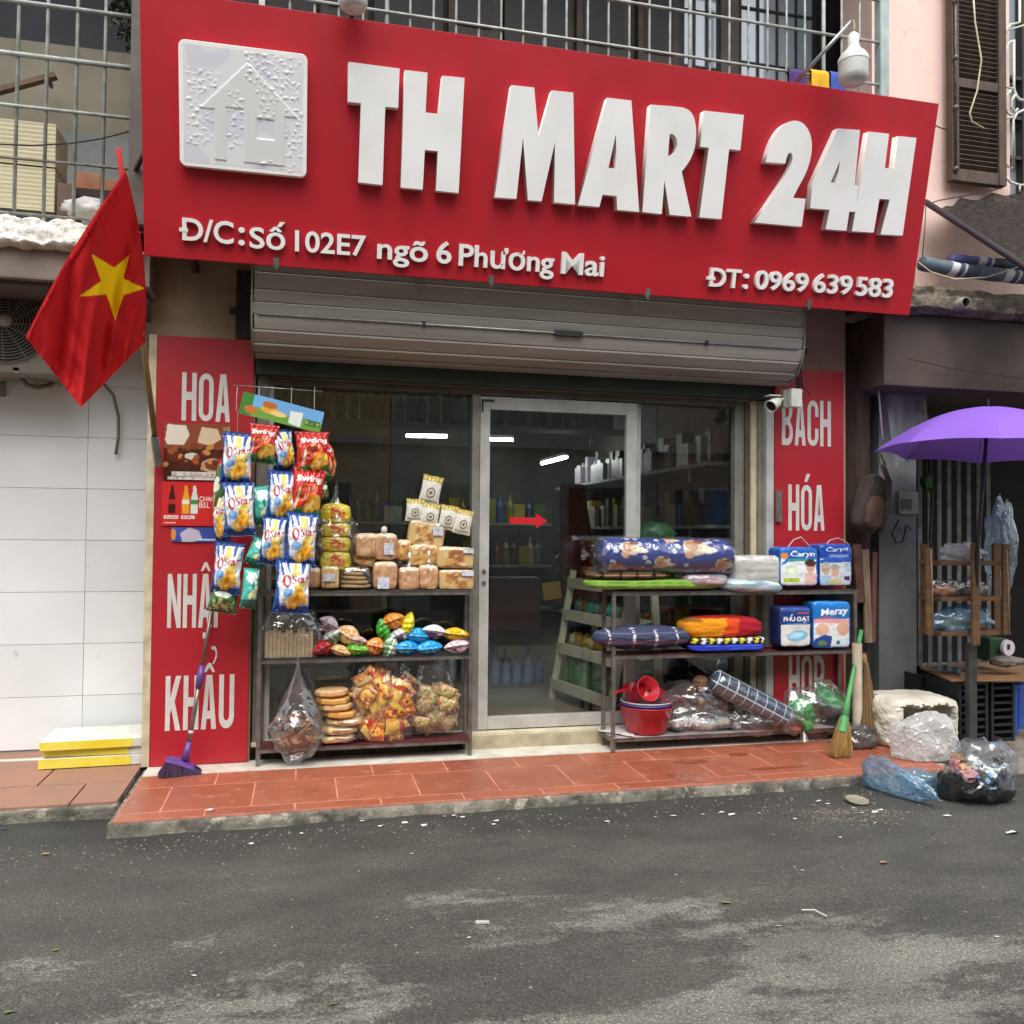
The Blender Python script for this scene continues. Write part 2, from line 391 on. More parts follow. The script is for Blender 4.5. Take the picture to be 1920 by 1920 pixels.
for j in range(len(ys)-1):
    for i in range(nx-1): b.f.append((j*nx+i, j*nx+i+1, (j+1)*nx+i+1, (j+1)*nx+i))
struct(b.obj('road', ASPH, None, True, recalc=False))

CONC = pm('worn_concrete', '8a867c', .85, vs=7, col2='55524a', bump=.7, bs=45, dist=.012)
CONC2 = pm('pale_concrete', 'a9a59a', .85, vs=4, col2='77746b', bump=.5, bs=60, dist=.008)
PX0, PX1, PYF = -.80, 3.52, -.905
# porch body with broken kerb edge
b = MB(); n = 220
top = []; bot = []
for i in range(n+1):
    x = PX0-.02 + (PX1-PX0+.1)*i/n
    y = PYF + .006*noise.noise(Vector((x*6, 0, 0))); e = .022*noise.noise(Vector((x*3.3, 5, 0)))+.016*noise.noise(Vector((x*13, 2, 0)))
    b.v += [Vector((x, .0, -.012)), Vector((x, y, -.012)), Vector((x, y-.008+e*.25, -.022)), Vector((x, y-.012+e*.8, -.05)), Vector((x, y-.018+e*1.2, ROADZ-.03))]
for i in range(n):
    for k in range(4): a = i*5+k; b.f.append((a, a+5, a+6, a+1))
b.f.append((0, 1, 2, 3, 4)); b.f.append(tuple(n*5+k for k in range(5))[::-1])
t = NT('kerb_concrete'); f1 = t.noise(5, 8, .7); f2 = t.noise(16, 5, .6)
c1 = t.mix(t.ramp(f1, .4, .6), C('837e72'), C('4a4840')); t.lk(t.mix(t.ramp(f2, .55, .66), c1, C('a39b8b')), t.b.inputs['Base Color']); t.b.inputs['Roughness'].default_value = .9; t.bump(t.noise(40, 6), .8, .015)
KERB = t.m
porch = struct(b.obj('porch', KERB, None, True))
# terracotta tiles, laid in three rows
t = NT('terracotta_tile'); f = t.noise(3, 5); f2 = t.noise(11, 4); oi = t.new('ShaderNodeObjectInfo')
c1 = t.mix(t.ramp(f, .35, .65), (.36, .112, .062), (.29, .08, .044)); c2 = t.mix(t.ramp(f2, .58, .72), c1, (.40, .19, .13))
hv = t.new('ShaderNodeHueSaturation'); t.lk(c2, hv.inputs['Color']); mv = t.new('ShaderNodeMapRange'); t.lk(oi.outputs['Random'], mv.inputs[0]); mv.inputs[3].default_value = .88; mv.inputs[4].default_value = 1.1; t.lk(mv.outputs[0], hv.inputs['Value'])
t.lk(hv.outputs[0], t.b.inputs['Base Color']); rr = t.new('ShaderNodeMapRange'); t.lk(t.noise(2.2, 5), rr.inputs[0]); rr.inputs[1].default_value = .35; rr.inputs[2].default_value = .65; rr.inputs[3].default_value = .22; rr.inputs[4].default_value = .5
t.lk(rr.outputs[0], t.b.inputs['Roughness']); t.bump(t.noise(6, 2), .12, .01)
TERRA = t.m
GROUT = pm('pale_grout', 'cb8a75', .8, vs=9, col2='a8654f')
b = MB(); b.box((PX0, PYF+.004, -.011), (PX1, -.18, -.0012)); b.obj('grout', GROUT, porch)
g = .0085
def tiles_row(y0, y1, xoff, parent, x0, x1, z, mat, w=.4, tilt=.0):
    x = xoff
    while x < x1:
        a = max(x, x0); c = min(x+w, x1)
        if c-a > .03:
            dz = rnd.uniform(-.0008, .0008); q = MB(); q.box((a+g/2, y0+g/2, z-.012), (c-g/2, y1-g/2, z+dz)); q.obj('tile', mat, parent, bevel=.0018)
        x += w
for (y0, y1, xo) in ((-.405, -.18, -.82), (-.80, -.405, -1.02), (PYF+.004, -.80, -.82)): tiles_row(y0, y1, xo, porch, PX0, PX1, 0, TERRA)
# white marble strip along the shop front
MARB = pm('white_marble', 'd9d6cc', .45, vs=8, col2='b9b3a4', bump=.1, bs=20)
b = MB()
n = 60
for i in range(n+1):
    x = PX0 + (PX1-PX0-.02)*i/n; y = -.18+.004*noise.noise(Vector((x*9, 1, 1)))
    b.v += [Vector((x, y, -.01)), Vector((x, y, .003)), Vector((x, .03, .003))]
for i in range(n):
    for k in range(2): a = i*3+k; b.f.append((a, a+3, a+4, a+1))
b.obj('marble_strip', MARB, porch)
# wet streaks left on the porch tiles
WET = pm('wet_film', (.29, .07, .035), .12, vs=6, var=.2)
for k, (px, py, rx, ry, sd_) in enumerate(((1290, 1456, .10, .085, 1), (1300, 1428, .11, .03, 2), (1452, 1440, .16, .02, 3), (1385, 1414, .06, .03, 4))):
    c_ = G(px, py, .0016); P = []
    for i in range(40): a = 2*math.pi*i/40; q_ = 1+.5*noise.noise(Vector((math.cos(a)*1.6, math.sin(a)*1.6, sd_*3))); P.append(c_+Vector((math.cos(a)*rx*q_, math.sin(a)*ry*q_, 0)))
    MB().add(P, [tuple(range(40))]).obj('wet_patch', WET, porch)

# neighbour's pavement on the left
LPX = -.838
lp = MB(); lp.box((-6, -.64, ROADZ-.03), (LPX, .6, -.012)); LP = struct(lp.obj('side_pavement', KERB, None, bevel=.012))
TER2 = pm('faded_terracotta', (.34, .17, .11), .75, vs=4, col2=(.26, .15, .105), bump=.15, bs=40)
tiles_row(-.60, -.25, -3.45, LP, -3.2, LPX, 0, TER2, .48); tiles_row(-.25, .27, -3.2, LP, -3.2, LPX, 0, TER2, .48)
b = MB(); b.box((-3.2, .272, -.013), (LPX, .32, .004)); b.obj('marble_strip', MARB, LP)
b = MB(); b.box((-3.2, .322, -.013), (LPX, .48, .002)); b.obj('back_strip', TER2, LP)
# ground on the right: dirty concrete apron
b = MB()
def apz(x, y): return -.03 + .02*noise.noise(Vector((x*2, y*2, 7))) - max(0, (-.75-y))*.12
b.grid(60, 50, lambda u, v: Vector((3.50+7*u**1.5, -1.02+.05*noise.noise(Vector((u*9, 3, 0)))+v*4.5, apz(3.5+7*u**1.5, -1.0+v*4.5) if v > .03 else ROADZ-.03)))
APR = pm('dirty_apron', '8b8275', .9, vs=3.2, col2='4d463d', bump=.8, bs=30, dist=.02)
struct(b.obj('apron', APR, None, True))

# houses across the street (behind the viewer): they shade the low sky and show in the glass
def opposite(x0, x1, h, col, label):
    o = thing('opposite_house', label, 'building', ((x0+x1)/2, -9.2, ROADZ), 'houses across the street'); m = pm('opposite_'+col, col, .85, vs=2, var=.2)
    MB().box((x0, -13, ROADZ-.1), (x1-.02, -9.2, h)).obj('wall', m, o)
    dk = pm('opposite_opening', '3a3733', .4, vs=4, var=.3)
    z = .0
    while z+2.6 < h:
        n_ = max(1, int((x1-x0)/1.7))
        for i in range(n_):
            xx = x0+(x1-x0)*(i+.5)/n_; MB().box((xx-.5, -9.198, z+(.0 if z == 0 else .8)), (xx+.5, -9.17, z+2.1)).obj('window' if z else 'door', dk, o)
        MB().box((x0, -9.6, z+2.75), (x1-.02, -9.0, z+2.85)).obj('ledge', CONC2, o)
        z += 3.1
for (x0, x1, h, col, lab) in ((-14, -8, 6.5, 'b0a184', 'ochre house across the street, leftmost'), (-8, -3.2, 6.0, '9c9a92', 'grey house across the street'), (-3.2, 1.4, 6.6, 'b8a27a', 'yellow house across the street facing the shop'), (1.4, 6.2, 5.8, '8f9a94', 'green-grey house across the street'), (6.2, 13, 6.4, 'a89a8a', 'beige house across the street, rightmost')): opposite(x0, x1, h, col, lab)

# ================================================================== SHOP BUILDING
PLAS = pm('beige_plaster', 'a8957d', .85, vs=3, col2='86745f', bump=.2, bs=50)
shop = thing('shop_building', 'shop house with red panels, glass front and a barred upper balcony', 'building', (1.3, 1.2, 0))
CREAM = pm('cream_trim', 'd3c5a6', .7, vs=9, col2='ab9c7e')
def bx(name, lo, hi, mat, parent, bevel=0.): return MB().box(lo, hi).obj(name, mat, parent, bevel=bevel)
bx('pier', (-.83, .012, 0), (-.275, .4, 2.86), PLAS, shop); bx('trim', (-.835, -.012, .006), (-.795, .011, 2.36), CREAM, shop)
bx('pier', (2.96, .012, 0), (3.50, .4, 2.86), PLAS, shop)
bx('lintel', (-.275, .06, 2.165), (2.96, .4, 2.86), PLAS, shop)
DKGREEN = pm('dark_green_beam', '39453a', .6, vs=6, col2='2b332c', rvar=.1)
BROWNF = pm('brown_aluminium', '6d6359', .5, vs=8, col2='544b43', metal=.3)
ALU = pm('white_aluminium', 'c3c4bf', .42, vs=7, col2='a4a49d', metal=.15, rvar=.1)
GREYF = pm('grey_frame', '8d8b83', .5, vs=7, col2='6f6c64', metal=.2)
bx('beam', (-.27, -.02, 2.17), (2.93, .058, 2.42), DKGREEN, shop, .006)
b = MB().box((-.27, -.026, 2.275), (2.93, -.0205, 2.285)); b.obj('beam_ridge', DKGREEN, shop)
b = MB().box((2.28, -.024, 2.305), (2.42, -.0203, 2.325)); b.obj('arrow_sticker', pm('dull_red_sticker', '7a2a2e', .6), shop)
# floor, walls and ceiling inside
INW = pm('inside_wall', '5f5b54', .85, vs=4, col2='4a463f')
bx('inner_floor', (-.3, .16, -.05), (3.2, 4.6, .085), pm('inside_floor_tile', '9b917f', .35, vs=5, col2='7d7464'), shop)
bx('inner_ceiling', (-.4, .4, 2.62), (3.3, 4.6, 2.7), INW, shop); bx('inner_wall', (-.45, .4, 0), (-.3, 4.6, 2.7), INW, shop); bx('inner_wall', (3.2, .4, 0), (3.35, 4.6, 2.7), INW, shop); bx('inner_wall', (-.4, 4.6, 0), (3.3, 4.75, 2.7), INW, shop)
# threshold: cream stone step under the door
bx('threshold', (.95, .015, .0), (1.9, .155, .075), pm('sand_stone_step', 'b5a88c', .7, vs=12, col2='948a70', bump=.2), shop, .004)
bx('sill', (-.27, -.005+.03, .0755), (2.96, .155, .098), pm('cream_sill', 'd8d0b4', .5, vs=9, col2='b8ae93'), shop, .004)

# glass shop front
GLASS = glassmat('shop_glass', (.88, .92, .905), refl=1.6)
fr = thing('glass_shopfront', 'aluminium framed glass shop front with sliding door under the roller shutter', 'shopfront', (1.4, .1, .1))
ZB, ZT = .098, 2.166
def vbar(x0, x1, y0, y1, z0, z1, mat, name='frame_bar', parent=fr, bev=.004): return MB().box((x0, y0, z0), (x1, y1, z1)).obj(name, mat, parent, bevel=bev)
vbar(-.265, -.205, .06, .15, ZB, ZT, GREYF); vbar(-.205, -.175, .08, .15, ZB, ZT, ALU)
vbar(.985, 1.032, .07, .15, ZB, ZT, GREYF)
vbar(2.06, 2.09, .12, .152, ZB, ZT, ALU)
vbar(2.735, 2.80, .09, .15, ZB, ZT, GREYF); vbar(2.80, 2.83, .07, .15, ZB, ZT, BROWNF); vbar(2.83, 2.87, .05, .15, ZB, ZT, CREAM); vbar(2.87, 2.905, .03, .15, ZB, ZT, GREYF); vbar(2.905, 2.958, -.012, .15, ZB, ZT, ALU)
vbar(-.2, 2.735, .062, .15, 2.125, 2.164, BROWNF)
vbar(-.175, .985, .12, .15, ZB, .16, GREYF); vbar(2.09, 2.735, .12, .15, ZB, .16, GREYF)
def pane(x0, x1, z0, z1, y, parent=fr): MB().add([(x0, y, z0), (x1, y, z0), (x1, y, z1), (x0, y, z1)], [(0, 1, 2, 3)]).obj('pane', GLASS, parent, recalc=False)
pane(-.175, .985, .16, 2.125, .135); pane(2.09, 2.735, .16, 2.125, .135)
door = MB(); door.box((1.034, .072, .105), (1.095, .112, 2.118)); door.box((1.975, .072, .105), (2.045, .112, 2.118)); door.box((1.095, .072, 2.04), (1.975, .112, 2.118)); door.box((1.095, .072, .105), (1.975, .112, .18))
door = door.obj('sliding_door', ALU, fr, bevel=.004)
pane(1.095, 1.975, .18, 2.04, .094, door)
for zz in (1.06, .99): MB().lathe([(.0, 0), (.011, 0), (.011, .012), (0, .014)], (1.064, .071, zz), 10, (0, -1, 0)).obj('lock', pm('steel_lock', '9a9a98', .3, metal=.9), door)
MB().add([(1.04, .0705, 2.02), (1.052, .0705, 2.02), (1.052, .0705, 2.086), (1.12, .0705, 2.086), (1.12, .0705, 2.1), (1.04, .0705, 2.1)], [(0, 1, 2, 5), (2, 3, 4, 5)]).obj('corner_seal', pm('black_seal', '2a2725', .6), door)
RED = pm('sticker_red', 'c81c26', .45, vs=4, var=.06)
z = W(958, 976, .09).z; ax0 = W(956, 976, .09).x; ax1 = W(1027, 976, .09).x; hz = .02
b = MB().add([(ax0, .0915, z-hz), (ax1-.075, .0915, z-hz), (ax1-.075, .0915, z-.047), (ax1, .0915, z), (ax1-.075, .0915, z+.047), (ax1-.075, .0915, z+hz), (ax0, .0915, z+hz)], [(0, 1, 2, 5, 6), (2, 3, 4, 5)]); b.v = [v for v in b.v]
b.f = [(0, 1, 5, 6), (2, 3, 4), (1, 2, 4, 5)]; b.f = [(0, 1, 5, 6), (1, 2, 3), (1, 3, 5), (3, 4, 5)]
b.obj('arrow_sticker', RED, door)

# roller shutter drum (rolled up)
SLAT = pm('shutter_slat', 'a8a39a', .5, vs=3, col2='8f8980', metal=.1, stretch=(.3, 4, 4))
sh = thing('roller_shutter', 'rolled-up grey metal roller shutter with horizontal slats under the red signboard', 'shutter', (1.35, -.1, 2.25))
SX0, SX1 = -.275, 2.975
spath = [(-.305, 2.86), (-.31, 2.76), (-.315, 2.66), (-.318, 2.565), (-.316, 2.50), (-.308, 2.435), (-.285, 2.36), (-.235, 2.30), (-.16, 2.262), (-.07, 2.245)]
for i in range(len(spath)-1):
    (y0, z0), (y1, z1) = spath[i], spath[i+1]; d_ = Vector((0, y1-y0, z1-z0)).normalized(); nrm = Vector((0, d_.z, -d_.y)); nrm = nrm if nrm.y < 0 or nrm.z < 0 else -nrm
    p0, p1 = Vector((0, y0, z0)), Vector((0, y1, z1)); L = (p1-p0).length
    prof = [p0+nrm*.007, p0+d_*L*.06+nrm*.010, p0+d_*L*.5+nrm*.007, p0+d_*L*.9+nrm*.002, p0+d_*L*.97-nrm*.006, p0+d_*L*.97-nrm*.03, p0-nrm*.03]
    q = MB(); ex = rnd.uniform(-.006, .006); q.prism([v+Vector((SX0+ex, 0, 0)) for v in prof], (SX1-SX0+ex*.5, 0, 0)); q.obj('slat', SLAT, sh)
yl, zl = -.323, 2.437
STEEL = pm('galvanised_steel', 'a6a6a2', .35, vs=12, col2='84847f', metal=.8)
MB().tube([(SX0+.02, yl, zl), (SX1-.03, yl, zl)], .0065, 8).obj('lock_rod', STEEL, sh, True)
BLK = pm('black_plastic', '1f1d1c', .5, vs=9, var=.3)
MB().box((1.38, yl-.012, zl-.017), (1.55, yl+.02, zl+.017)).obj('lock_box', BLK, sh, bevel=.004)
for x in (.63, 2.33): MB().box((x-.008, yl-.009, zl-.014), (x+.008, yl+.02, zl+.014)).obj('rod_clip', BLK, sh)
for x in (SX0-.012, SX1+.002):
    q = MB(); q.prism([Vector((x, y_-.014, z_-.006)) for y_, z_ in spath]+[Vector((x, 0, 2.26)), Vector((x, 0, 2.86))], (.01, 0, 0)); q.obj('end_plate', GREYF, sh)
RUST = pm('dark_rusty_iron', '3a2d27', .8, vs=14, col2='241d1a', bump=.3)
b = MB().bar((2.985, -.12, 2.47), (3.12, -.12, 2.47), .035).obj('axle_bracket', RUST, sh); b = MB().bar((-.42, .0, 2.52), (-.288, .0, 2.52), .03).obj('axle_bracket', RUST, sh)
MB().bar((-.34, .0, 2.36), (-.34, .0, 2.75), .09, .02).obj('mount_plate', RUST, sh)

# ================================================================== RED PANELS
SIGNRED = pm('panel_red', (.42, .014, .023), .42, vs=2, col2=(.36, .012, .02), rvar=.06)
WHITEV = pm('white_vinyl', 'd4d0cb', .5, vs=6, col2='c2bdb6')
def word(parent, s, px0, px1, py0, py1, accents=()):
    """condensed word on the panel plane y=0 between pixel columns px0..px1 and rows py0(top)..py1"""
    yy = -.0165; a = W(px0, py1, yy); c = W(px1, py1, yy); tp = W((px0+px1)/2, py0, yy); h = tp.z-(a.z+c.z)/2; n = len(s); wt = c.x-a.x; gw = wt/(n+(n-1)*.16); gap = gw*.16
    for i, ch in enumerate(s):
        m = frame((a.x+i*(gw+gap), yy, (a.z+c.z)/2), (1, 0, 0), (0, 0, 1)) @ Matrix.Diagonal((gw, h, 1, 1))
        loops = glyph(ch)
        me = curve_mesh(loops, .0); me.transform(m); o = link('letter', me, WHITEV, parent)
        for (k, acc) in accents:
            if k == i: me = curve_mesh(glyph(acc), .0); me.transform(m); link('accent', me, WHITEV, o)
lp_ = thing('vertical_sign', 'tall red panel left of the glass front reading NHẬP KHẨU below posters', 'sign', (-.54, 0, 0))
MB().box((-.793, -.014, .006), (-.283, .01, 2.358)).obj('board', SIGNRED, lp_, bevel=.003)
word(lp_, 'HOA', 340, 431, 700, 790); word(lp_, 'NHAP', 313, 425, 1076, 1177, ((2, '^'), (2, '.'))); word(lp_, 'KHAU', 309, 438, 1266, 1368, ((2, '^'), (2, '?')))
rp_ = thing('vertical_sign', 'tall red panel reading BÁCH HÓA right of the door, behind the rack', 'sign', (3.2, 0, 0))
MB().box((2.962, -.014, .006), (3.47, .01, 2.38)).obj('board', SIGNRED, rp_, bevel=.003)
word(rp_, 'BACH', 1466, 1558, 750, 836, ((1, "'"),)); word(rp_, 'HOA', 1478, 1546, 909, 995, ((1, "'"),)); word(rp_, 'HOP', 1479, 1546, 1229, 1318, ((1, '.'), (1, '+')))

# ================================================================== MAIN SIGNBOARD
SB0 = Vector((-.785, -.5, 2.645)); ST = Vector((-.785, -.76, 3.832)); SEY = (ST-SB0).normalized(); SN = Vector((1, 0, 0)).cross(SEY); SH = (ST-SB0).length; SWD = 4.377
sg = thing('signboard', 'large red shop signboard with raised white letters TH MART 24H leaning over the entrance', 'sign', (1.4, -.5, 2.645))
SM = frame(SB0, (1, 0, 0), SEY)
q = MB().box((0, 0, -.05), (SWD, SH, 0)).xf(SM); 
t = NT('sign_red'); f = t.noise(1.2, 4); f2 = t.noise(4, 7, .75, stretch=(3.5, .5, .5))
c1 = t.mix(t.ramp(f, .35, .65), (.44, .012, .024), (.39, .010, .019)); t.lk(t.mix(t.ramp(f2, .52, .78), c1, (.31, .022, .027)), t.b.inputs['Base Color']); t.b.inputs['Roughness'].default_value = .38; t.b.inputs['Specular IOR Level'].default_value = .4; t.bump(t.noise(1.3, 3), .3, .03)
q.obj('board', t.m, sg, bevel=.003)
def spl(px, py, off):      # picture point -> sign plane coordinates at a height off above the face
    p = onplane(px, py, SB0+SN*off, SN); d = p-SB0; return (d.x, d.dot(SEY))
LFACE = pm('letter_face', 'ebeae8', .5, vs=3, col2='e0dfdc'); LSIDE = pm('letter_return', 'efece8', .45, vs=5, col2='e2ded9')
def soften(l, it=2):
    for _ in range(it):
        o = []; n = len(l)
        for i in range(n):
            a, b_, c_ = Vector(l[i-1]), Vector(l[i]), Vector(l[(i+1) % n]); t_ = (b_-a).angle(c_-b_, 0)
            if .06 < t_ < .85 and len(l) > 13: o += [tuple(b_.lerp(a, .25)), tuple(b_.lerp(c_, .25))]
            else: o.append(tuple(b_))
        l = o
    return l
def raised(name, loops_px, dep, parent=sg):
    if len(loops_px[0]) > 13: loops_px = [soften(l) if len(l) > 13 else l for l in loops_px]
    loops = [[spl(x, y, dep) for x, y in l] for l in loops_px]
    me = curve_mesh(loops, dep/2-.001); me.transform(SM @ Matrix.Translation((0, 0, dep/2)))
    o = link(name, me, LFACE, parent); me.materials.append(LSIDE)
    for p in me.polygons: p.material_index = 0 if abs(p.normal.dot(SN)) > .5 else 1
    return o
c2 = lambda l: [(640+x/3, y/3) for x, y in l]
c3 = lambda l: [(1280+x/3, y/3) for x, y in l]
D_ = .055
raised('letter', [c2([(40, 347), (328, 385), (320, 606), (247, 600), (232, 1040), (95, 1025), (110, 580), (35, 572)])], D_)
raised('letter', [c2([(358, 393), (485, 408), (474, 632), (547, 640), (568, 425), (693, 437), (660, 1085), (532, 1072), (543, 850), (470, 843), (458, 1066), (334, 1054)])], D_)
raised('letter', [c2([(957, 478), (1085, 492), (1110, 770), (1185, 508), (1305, 520), (1315, 1150), (1197, 1138), (1202, 800), (1127, 1132), (1050, 1125), (1022, 775), (985, 1118), (862, 1110)])], D_)
raised('letter', [c2([(1497, 549), (1632, 565), (1676, 1192), (1552, 1180), (1549, 1103), (1470, 1094), (1452, 1164), (1332, 1153)]), c2([(1545, 755), (1549, 948), (1503, 944)])], D_)
raised('letter', [c2([(1740, 588), (1900, 600), (1950, 612), (1980, 645), (1995, 700), (1997, 780), (1985, 850), (1955, 915), (1915, 965), (1970, 1218), (1848, 1208), (1818, 1015), (1803, 1204), (1694, 1192)]), c2([(1848, 752), (1868, 755), (1885, 775), (1892, 812), (1883, 850), (1862, 870), (1838, 876)])], D_)
raised('letter', [c3([(122, 622), (345, 646), (325, 845), (262, 838), (218, 1232), (94, 1222), (148, 830), (98, 825)])], D_)
raised('letter', [c3([(465, 912), (492, 820), (527, 745), (570, 697), (625, 674), (680, 690), (718, 745), (730, 815), (720, 900), (690, 985), (650, 1055), (622, 1112), (692, 1118), (670, 1275), (404, 1251), (470, 1160), (540, 1055), (585, 985), (612, 930), (622, 885), (612, 858), (595, 862), (585, 885), (578, 920)])], D_)
raised('letter', [c3([(874, 722), (998, 731), (968, 1042), (990, 1044), (975, 1192), (938, 1190), (922, 1298), (805, 1288), (827, 1180), (718, 1170), (732, 1030)]), c3([(885, 905), (868, 1030), (834, 1025)])], D_)
raised('letter', [c3([(1047, 740), (1162, 752), (1138, 944), (1190, 950), (1212, 765), (1316, 775), (1238, 1325), (1114, 1318), (1165, 1122), (1108, 1118), (1075, 1308), (954, 1300)])], D_)
# small raised line lettering
def line(s, pa, pb, caph, spacing=1.0, off=.017):
    """text along sign plane from pixel pa to pixel pb (baseline), cap height in px"""
    a = Vector(spl(*pa, .02)); c = Vector(spl(*pb, .02)); hv = Vector(spl(pa[0], pa[1]-caph, .02)); h = (hv-a).length
    me = text_mesh(s, .012, off, spacing); lo, hi = mesh_bounds(me); k = (c-a).length/(hi[0]-lo[0]); kh = h/.73
    d = (c-a).normalized(); ang = math.atan2(d.y, d.x)
    split_letters(me, 'colon_dot' if s == ':' else 'small_letter', (LFACE, LSIDE), sg, SM @ Matrix.Translation((a.x, a.y, .0125)) @ Matrix.Rotation(ang, 4, 'Z') @ Matrix.Diagonal((k, kh, 1, 1)) @ Matrix.Translation((-lo[0], 0, 0)))
def dbar(x0, x1, y):
    a = spl(x0, y, .024); c = spl(x1, y+1, .024); MB().box((a[0], a[1]-.009, .004), (c[0], a[1]+.009, .0265)).xf(SM).obj('letter_bar', LFACE, sg)
line('D/C', (342, 449), (438, 457), 43); dbar(336, 352, 430); line(':', (447, 458), (459, 459), 50); line('Số', (468, 464), (535, 468), 40); line('102E7', (553, 470), (686, 480), 40)
line('ngõ', (707, 484), (802, 491), 42); line('6', (818, 492), (846, 494), 42); line('Phương', (860, 497), (1038, 511), 42); line('Mai', (1052, 512), (1132, 518), 42)
line('DT', (1330, 536), (1388, 540), 36); dbar(1326, 1341, 521); line(':', (1393, 540), (1402, 541), 42); line('0969', (1415, 541), (1514, 547), 36); line('639', (1524, 547), (1596, 552), 36); line('583', (1604, 553), (1672, 558), 36)
# logo plate: rounded square with raised house and a blistered film
lc = [spl(x, y, .05) for x, y in ((335, 73), (576, 103), (574, 332), (338, 309))]
def bil(u, v): a, b_, c_, d_ = lc; return ((a[0]*(1-u)+b_[0]*u)*(1-v)+(d_[0]*(1-u)+c_[0]*u)*v, (a[1]*(1-u)+b_[1]*u)*(1-v)+(d_[1]*(1-u)+c_[1]*u)*v)
rc = []
for (cx, cy2, a0) in ((.95, .05, -90), (.95, .95, 0), (.05, .95, 90), (.05, .05, 180)): rc += [bil(x, y) for x, y in arc(cx, cy2, .05, .05, a0, a0+90, 5)]
me = curve_mesh([rc], .024, .002); me.transform(SM @ Matrix.Translation((0, 0, .026))); logo = link('logo_plate', me, LSIDE, sg)
def inpoly(u, v, P):
    r = False
    for i in range(len(P)):
        x0, y0 = P[i]; x1, y1 = P[i-1]
        if (y0 > v) != (y1 > v) and u < (x1-x0)*(v-y0)/(y1-y0)+x0: r = not r
    return r
# house pictogram (gable, doorway, window) in plate coordinates
HOUSE = [(.53, .12), (.93, .52), (.82, .52), (.82, .93), (.27, .93), (.27, .52), (.16, .52)]
DOOR = [(.36, .5), (.5, .5), (.5, .93), (.36, .93)]; WIN = [(.60, .56), (.74, .56), (.74, .72), (.60, .72)]
def blister(u, v):
    k = 0
    if (u+v < .62 and .2 < v < .85 and u < .32 and u > .05) or (u > .5 and v < .4 and u-v > .28 and u < .95) or (u > .83 and .45 < v < .85) or (.05 < u < .26 and .5 < v < .82) or (.37 < u < .5 and .35 < v < .82) or (.6 < u < .74 and .32 < v < .56) or (.6 < u < .92 and v > .9): k = 1
    return k
q = MB(); N = 150; uv = []
def lf(u, v):
    U, V = .03+.94*u, .03+.94*v; x, y = bil(U, V); h = inpoly(U, V, HOUSE) and not inpoly(U, V, DOOR) and not inpoly(U, V, WIN)
    z = .0525 + (.0035 if h else 0)
    if blister(U, V):
        nn = noise.noise(Vector((U*34, V*34, 2)))+.5*noise.noise(Vector((U*75, V*75, 5))); z += max(0, nn-.12)*.0065
    uv.append((h, U, V)); return SM @ Vector((x, y, z))
q.grid(N, N, lf); me = q.mesh('logo_print')
at = me.color_attributes.new('Col', 'FLOAT_COLOR', 'POINT'); cols = []
for h, U, V in uv:
    c = C('d2d2d0') if h else (C('d9d9d9') if noise.noise(Vector((U*4, V*4, 1))) > -.2 else C('cfced6')); cols += [*c, 1]
at.data.foreach_set('color', cols); link('logo_print', me, printmat('logo_film', .28), logo, True)
for (px, py) in ((518, 492), (921, 525), (1214, 549), (1516, 569)):
    x, y = spl(px, py, 0); q = MB().box((x-.014, y-.02, .001), (x+.014, y+.022, .006)).box((x-.006, y-.035, .001), (x+.006, y-.02, .012)).xf(SM); q.obj('clip', STEEL, sg)
# steel braces holding the board to the wall
for x in (-.6, .6, 1.8, 3.0):
    MB().bar((x, -.50, 2.72), (x, .05, 2.74), .03).obj('brace', RUST, sg); MB().bar((x, -.62, 3.6), (x, -.05, 3.3), .03).obj('brace', RUST, sg)
# ================================================================== UPPER BALCONY OF THE SHOP
WHTBAR = pm('painted_bar', 'b9bdb8', .5, vs=16, col2='8f938c', metal=.1)
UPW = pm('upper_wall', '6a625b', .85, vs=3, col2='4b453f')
UPPER_Y = .75
bx('balcony_slab', (-.8, -.36, 2.86), (3.75, .9, 3.0), PLAS, shop)
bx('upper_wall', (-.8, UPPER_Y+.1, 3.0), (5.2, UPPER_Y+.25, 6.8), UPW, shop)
bx('roof', (-.8, -.40, 6.1), (3.75, UPPER_Y, 6.25), PLAS, shop)
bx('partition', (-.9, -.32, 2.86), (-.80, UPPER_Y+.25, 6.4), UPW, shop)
DKW = pm('dark_window_frame', '2b2624', .6, vs=8, var=.25)
t = NT('window_glass'); t.b.inputs['Base Color'].default_value = (.33, .41, .46, 1); t.b.inputs['Roughness'].default_value = .12; t.b.inputs['Specular IOR Level'].default_value = 1.; t.b.inputs['Coat Weight'].default_value = 1.; t.b.inputs['Coat Roughness'].default_value = .02; t.b.inputs['Coat IOR'].default_value = 2.2
WGL = t.m  # pale blue of the reflected sky is put into the pane's base colour
def upwin(pxa, pxb, nx, label=None, mull=True):
    y = UPPER_Y+.06; xa = W(pxa, 60, y).x; xb = W(pxb, 60, y).x; z0, z1 = 3.35, 5.6
    wn_ = MB().add([(xa, y, z0), (xb, y, z0), (xb, y, z1), (xa, y, z1)], [(0, 1, 2, 3)]).obj('window', WGL, shop)
    for i in range(nx+1):
        x = xa+(xb-xa)*i/nx; w = .04 if i in (0, nx) else .016; MB().box((x-w/2, y-.016, z0), (x+w/2, y-.004, z1)).obj('mullion', DKW, wn_)
    k = 0
    z = W((pxa+pxb)/2, 80, y).z-.62
    while z < z1: MB().box((xa+.024, y-.014, z), (xb-.024, y-.006, z+.016)).obj('mullion', DKW, wn_); z += .42
upwin(1277, 1348, 3); upwin(1384, 1526, 4)
BRW = pm('brown_door_leaf', '4a3f38', .65, vs=6, col2='37302b')
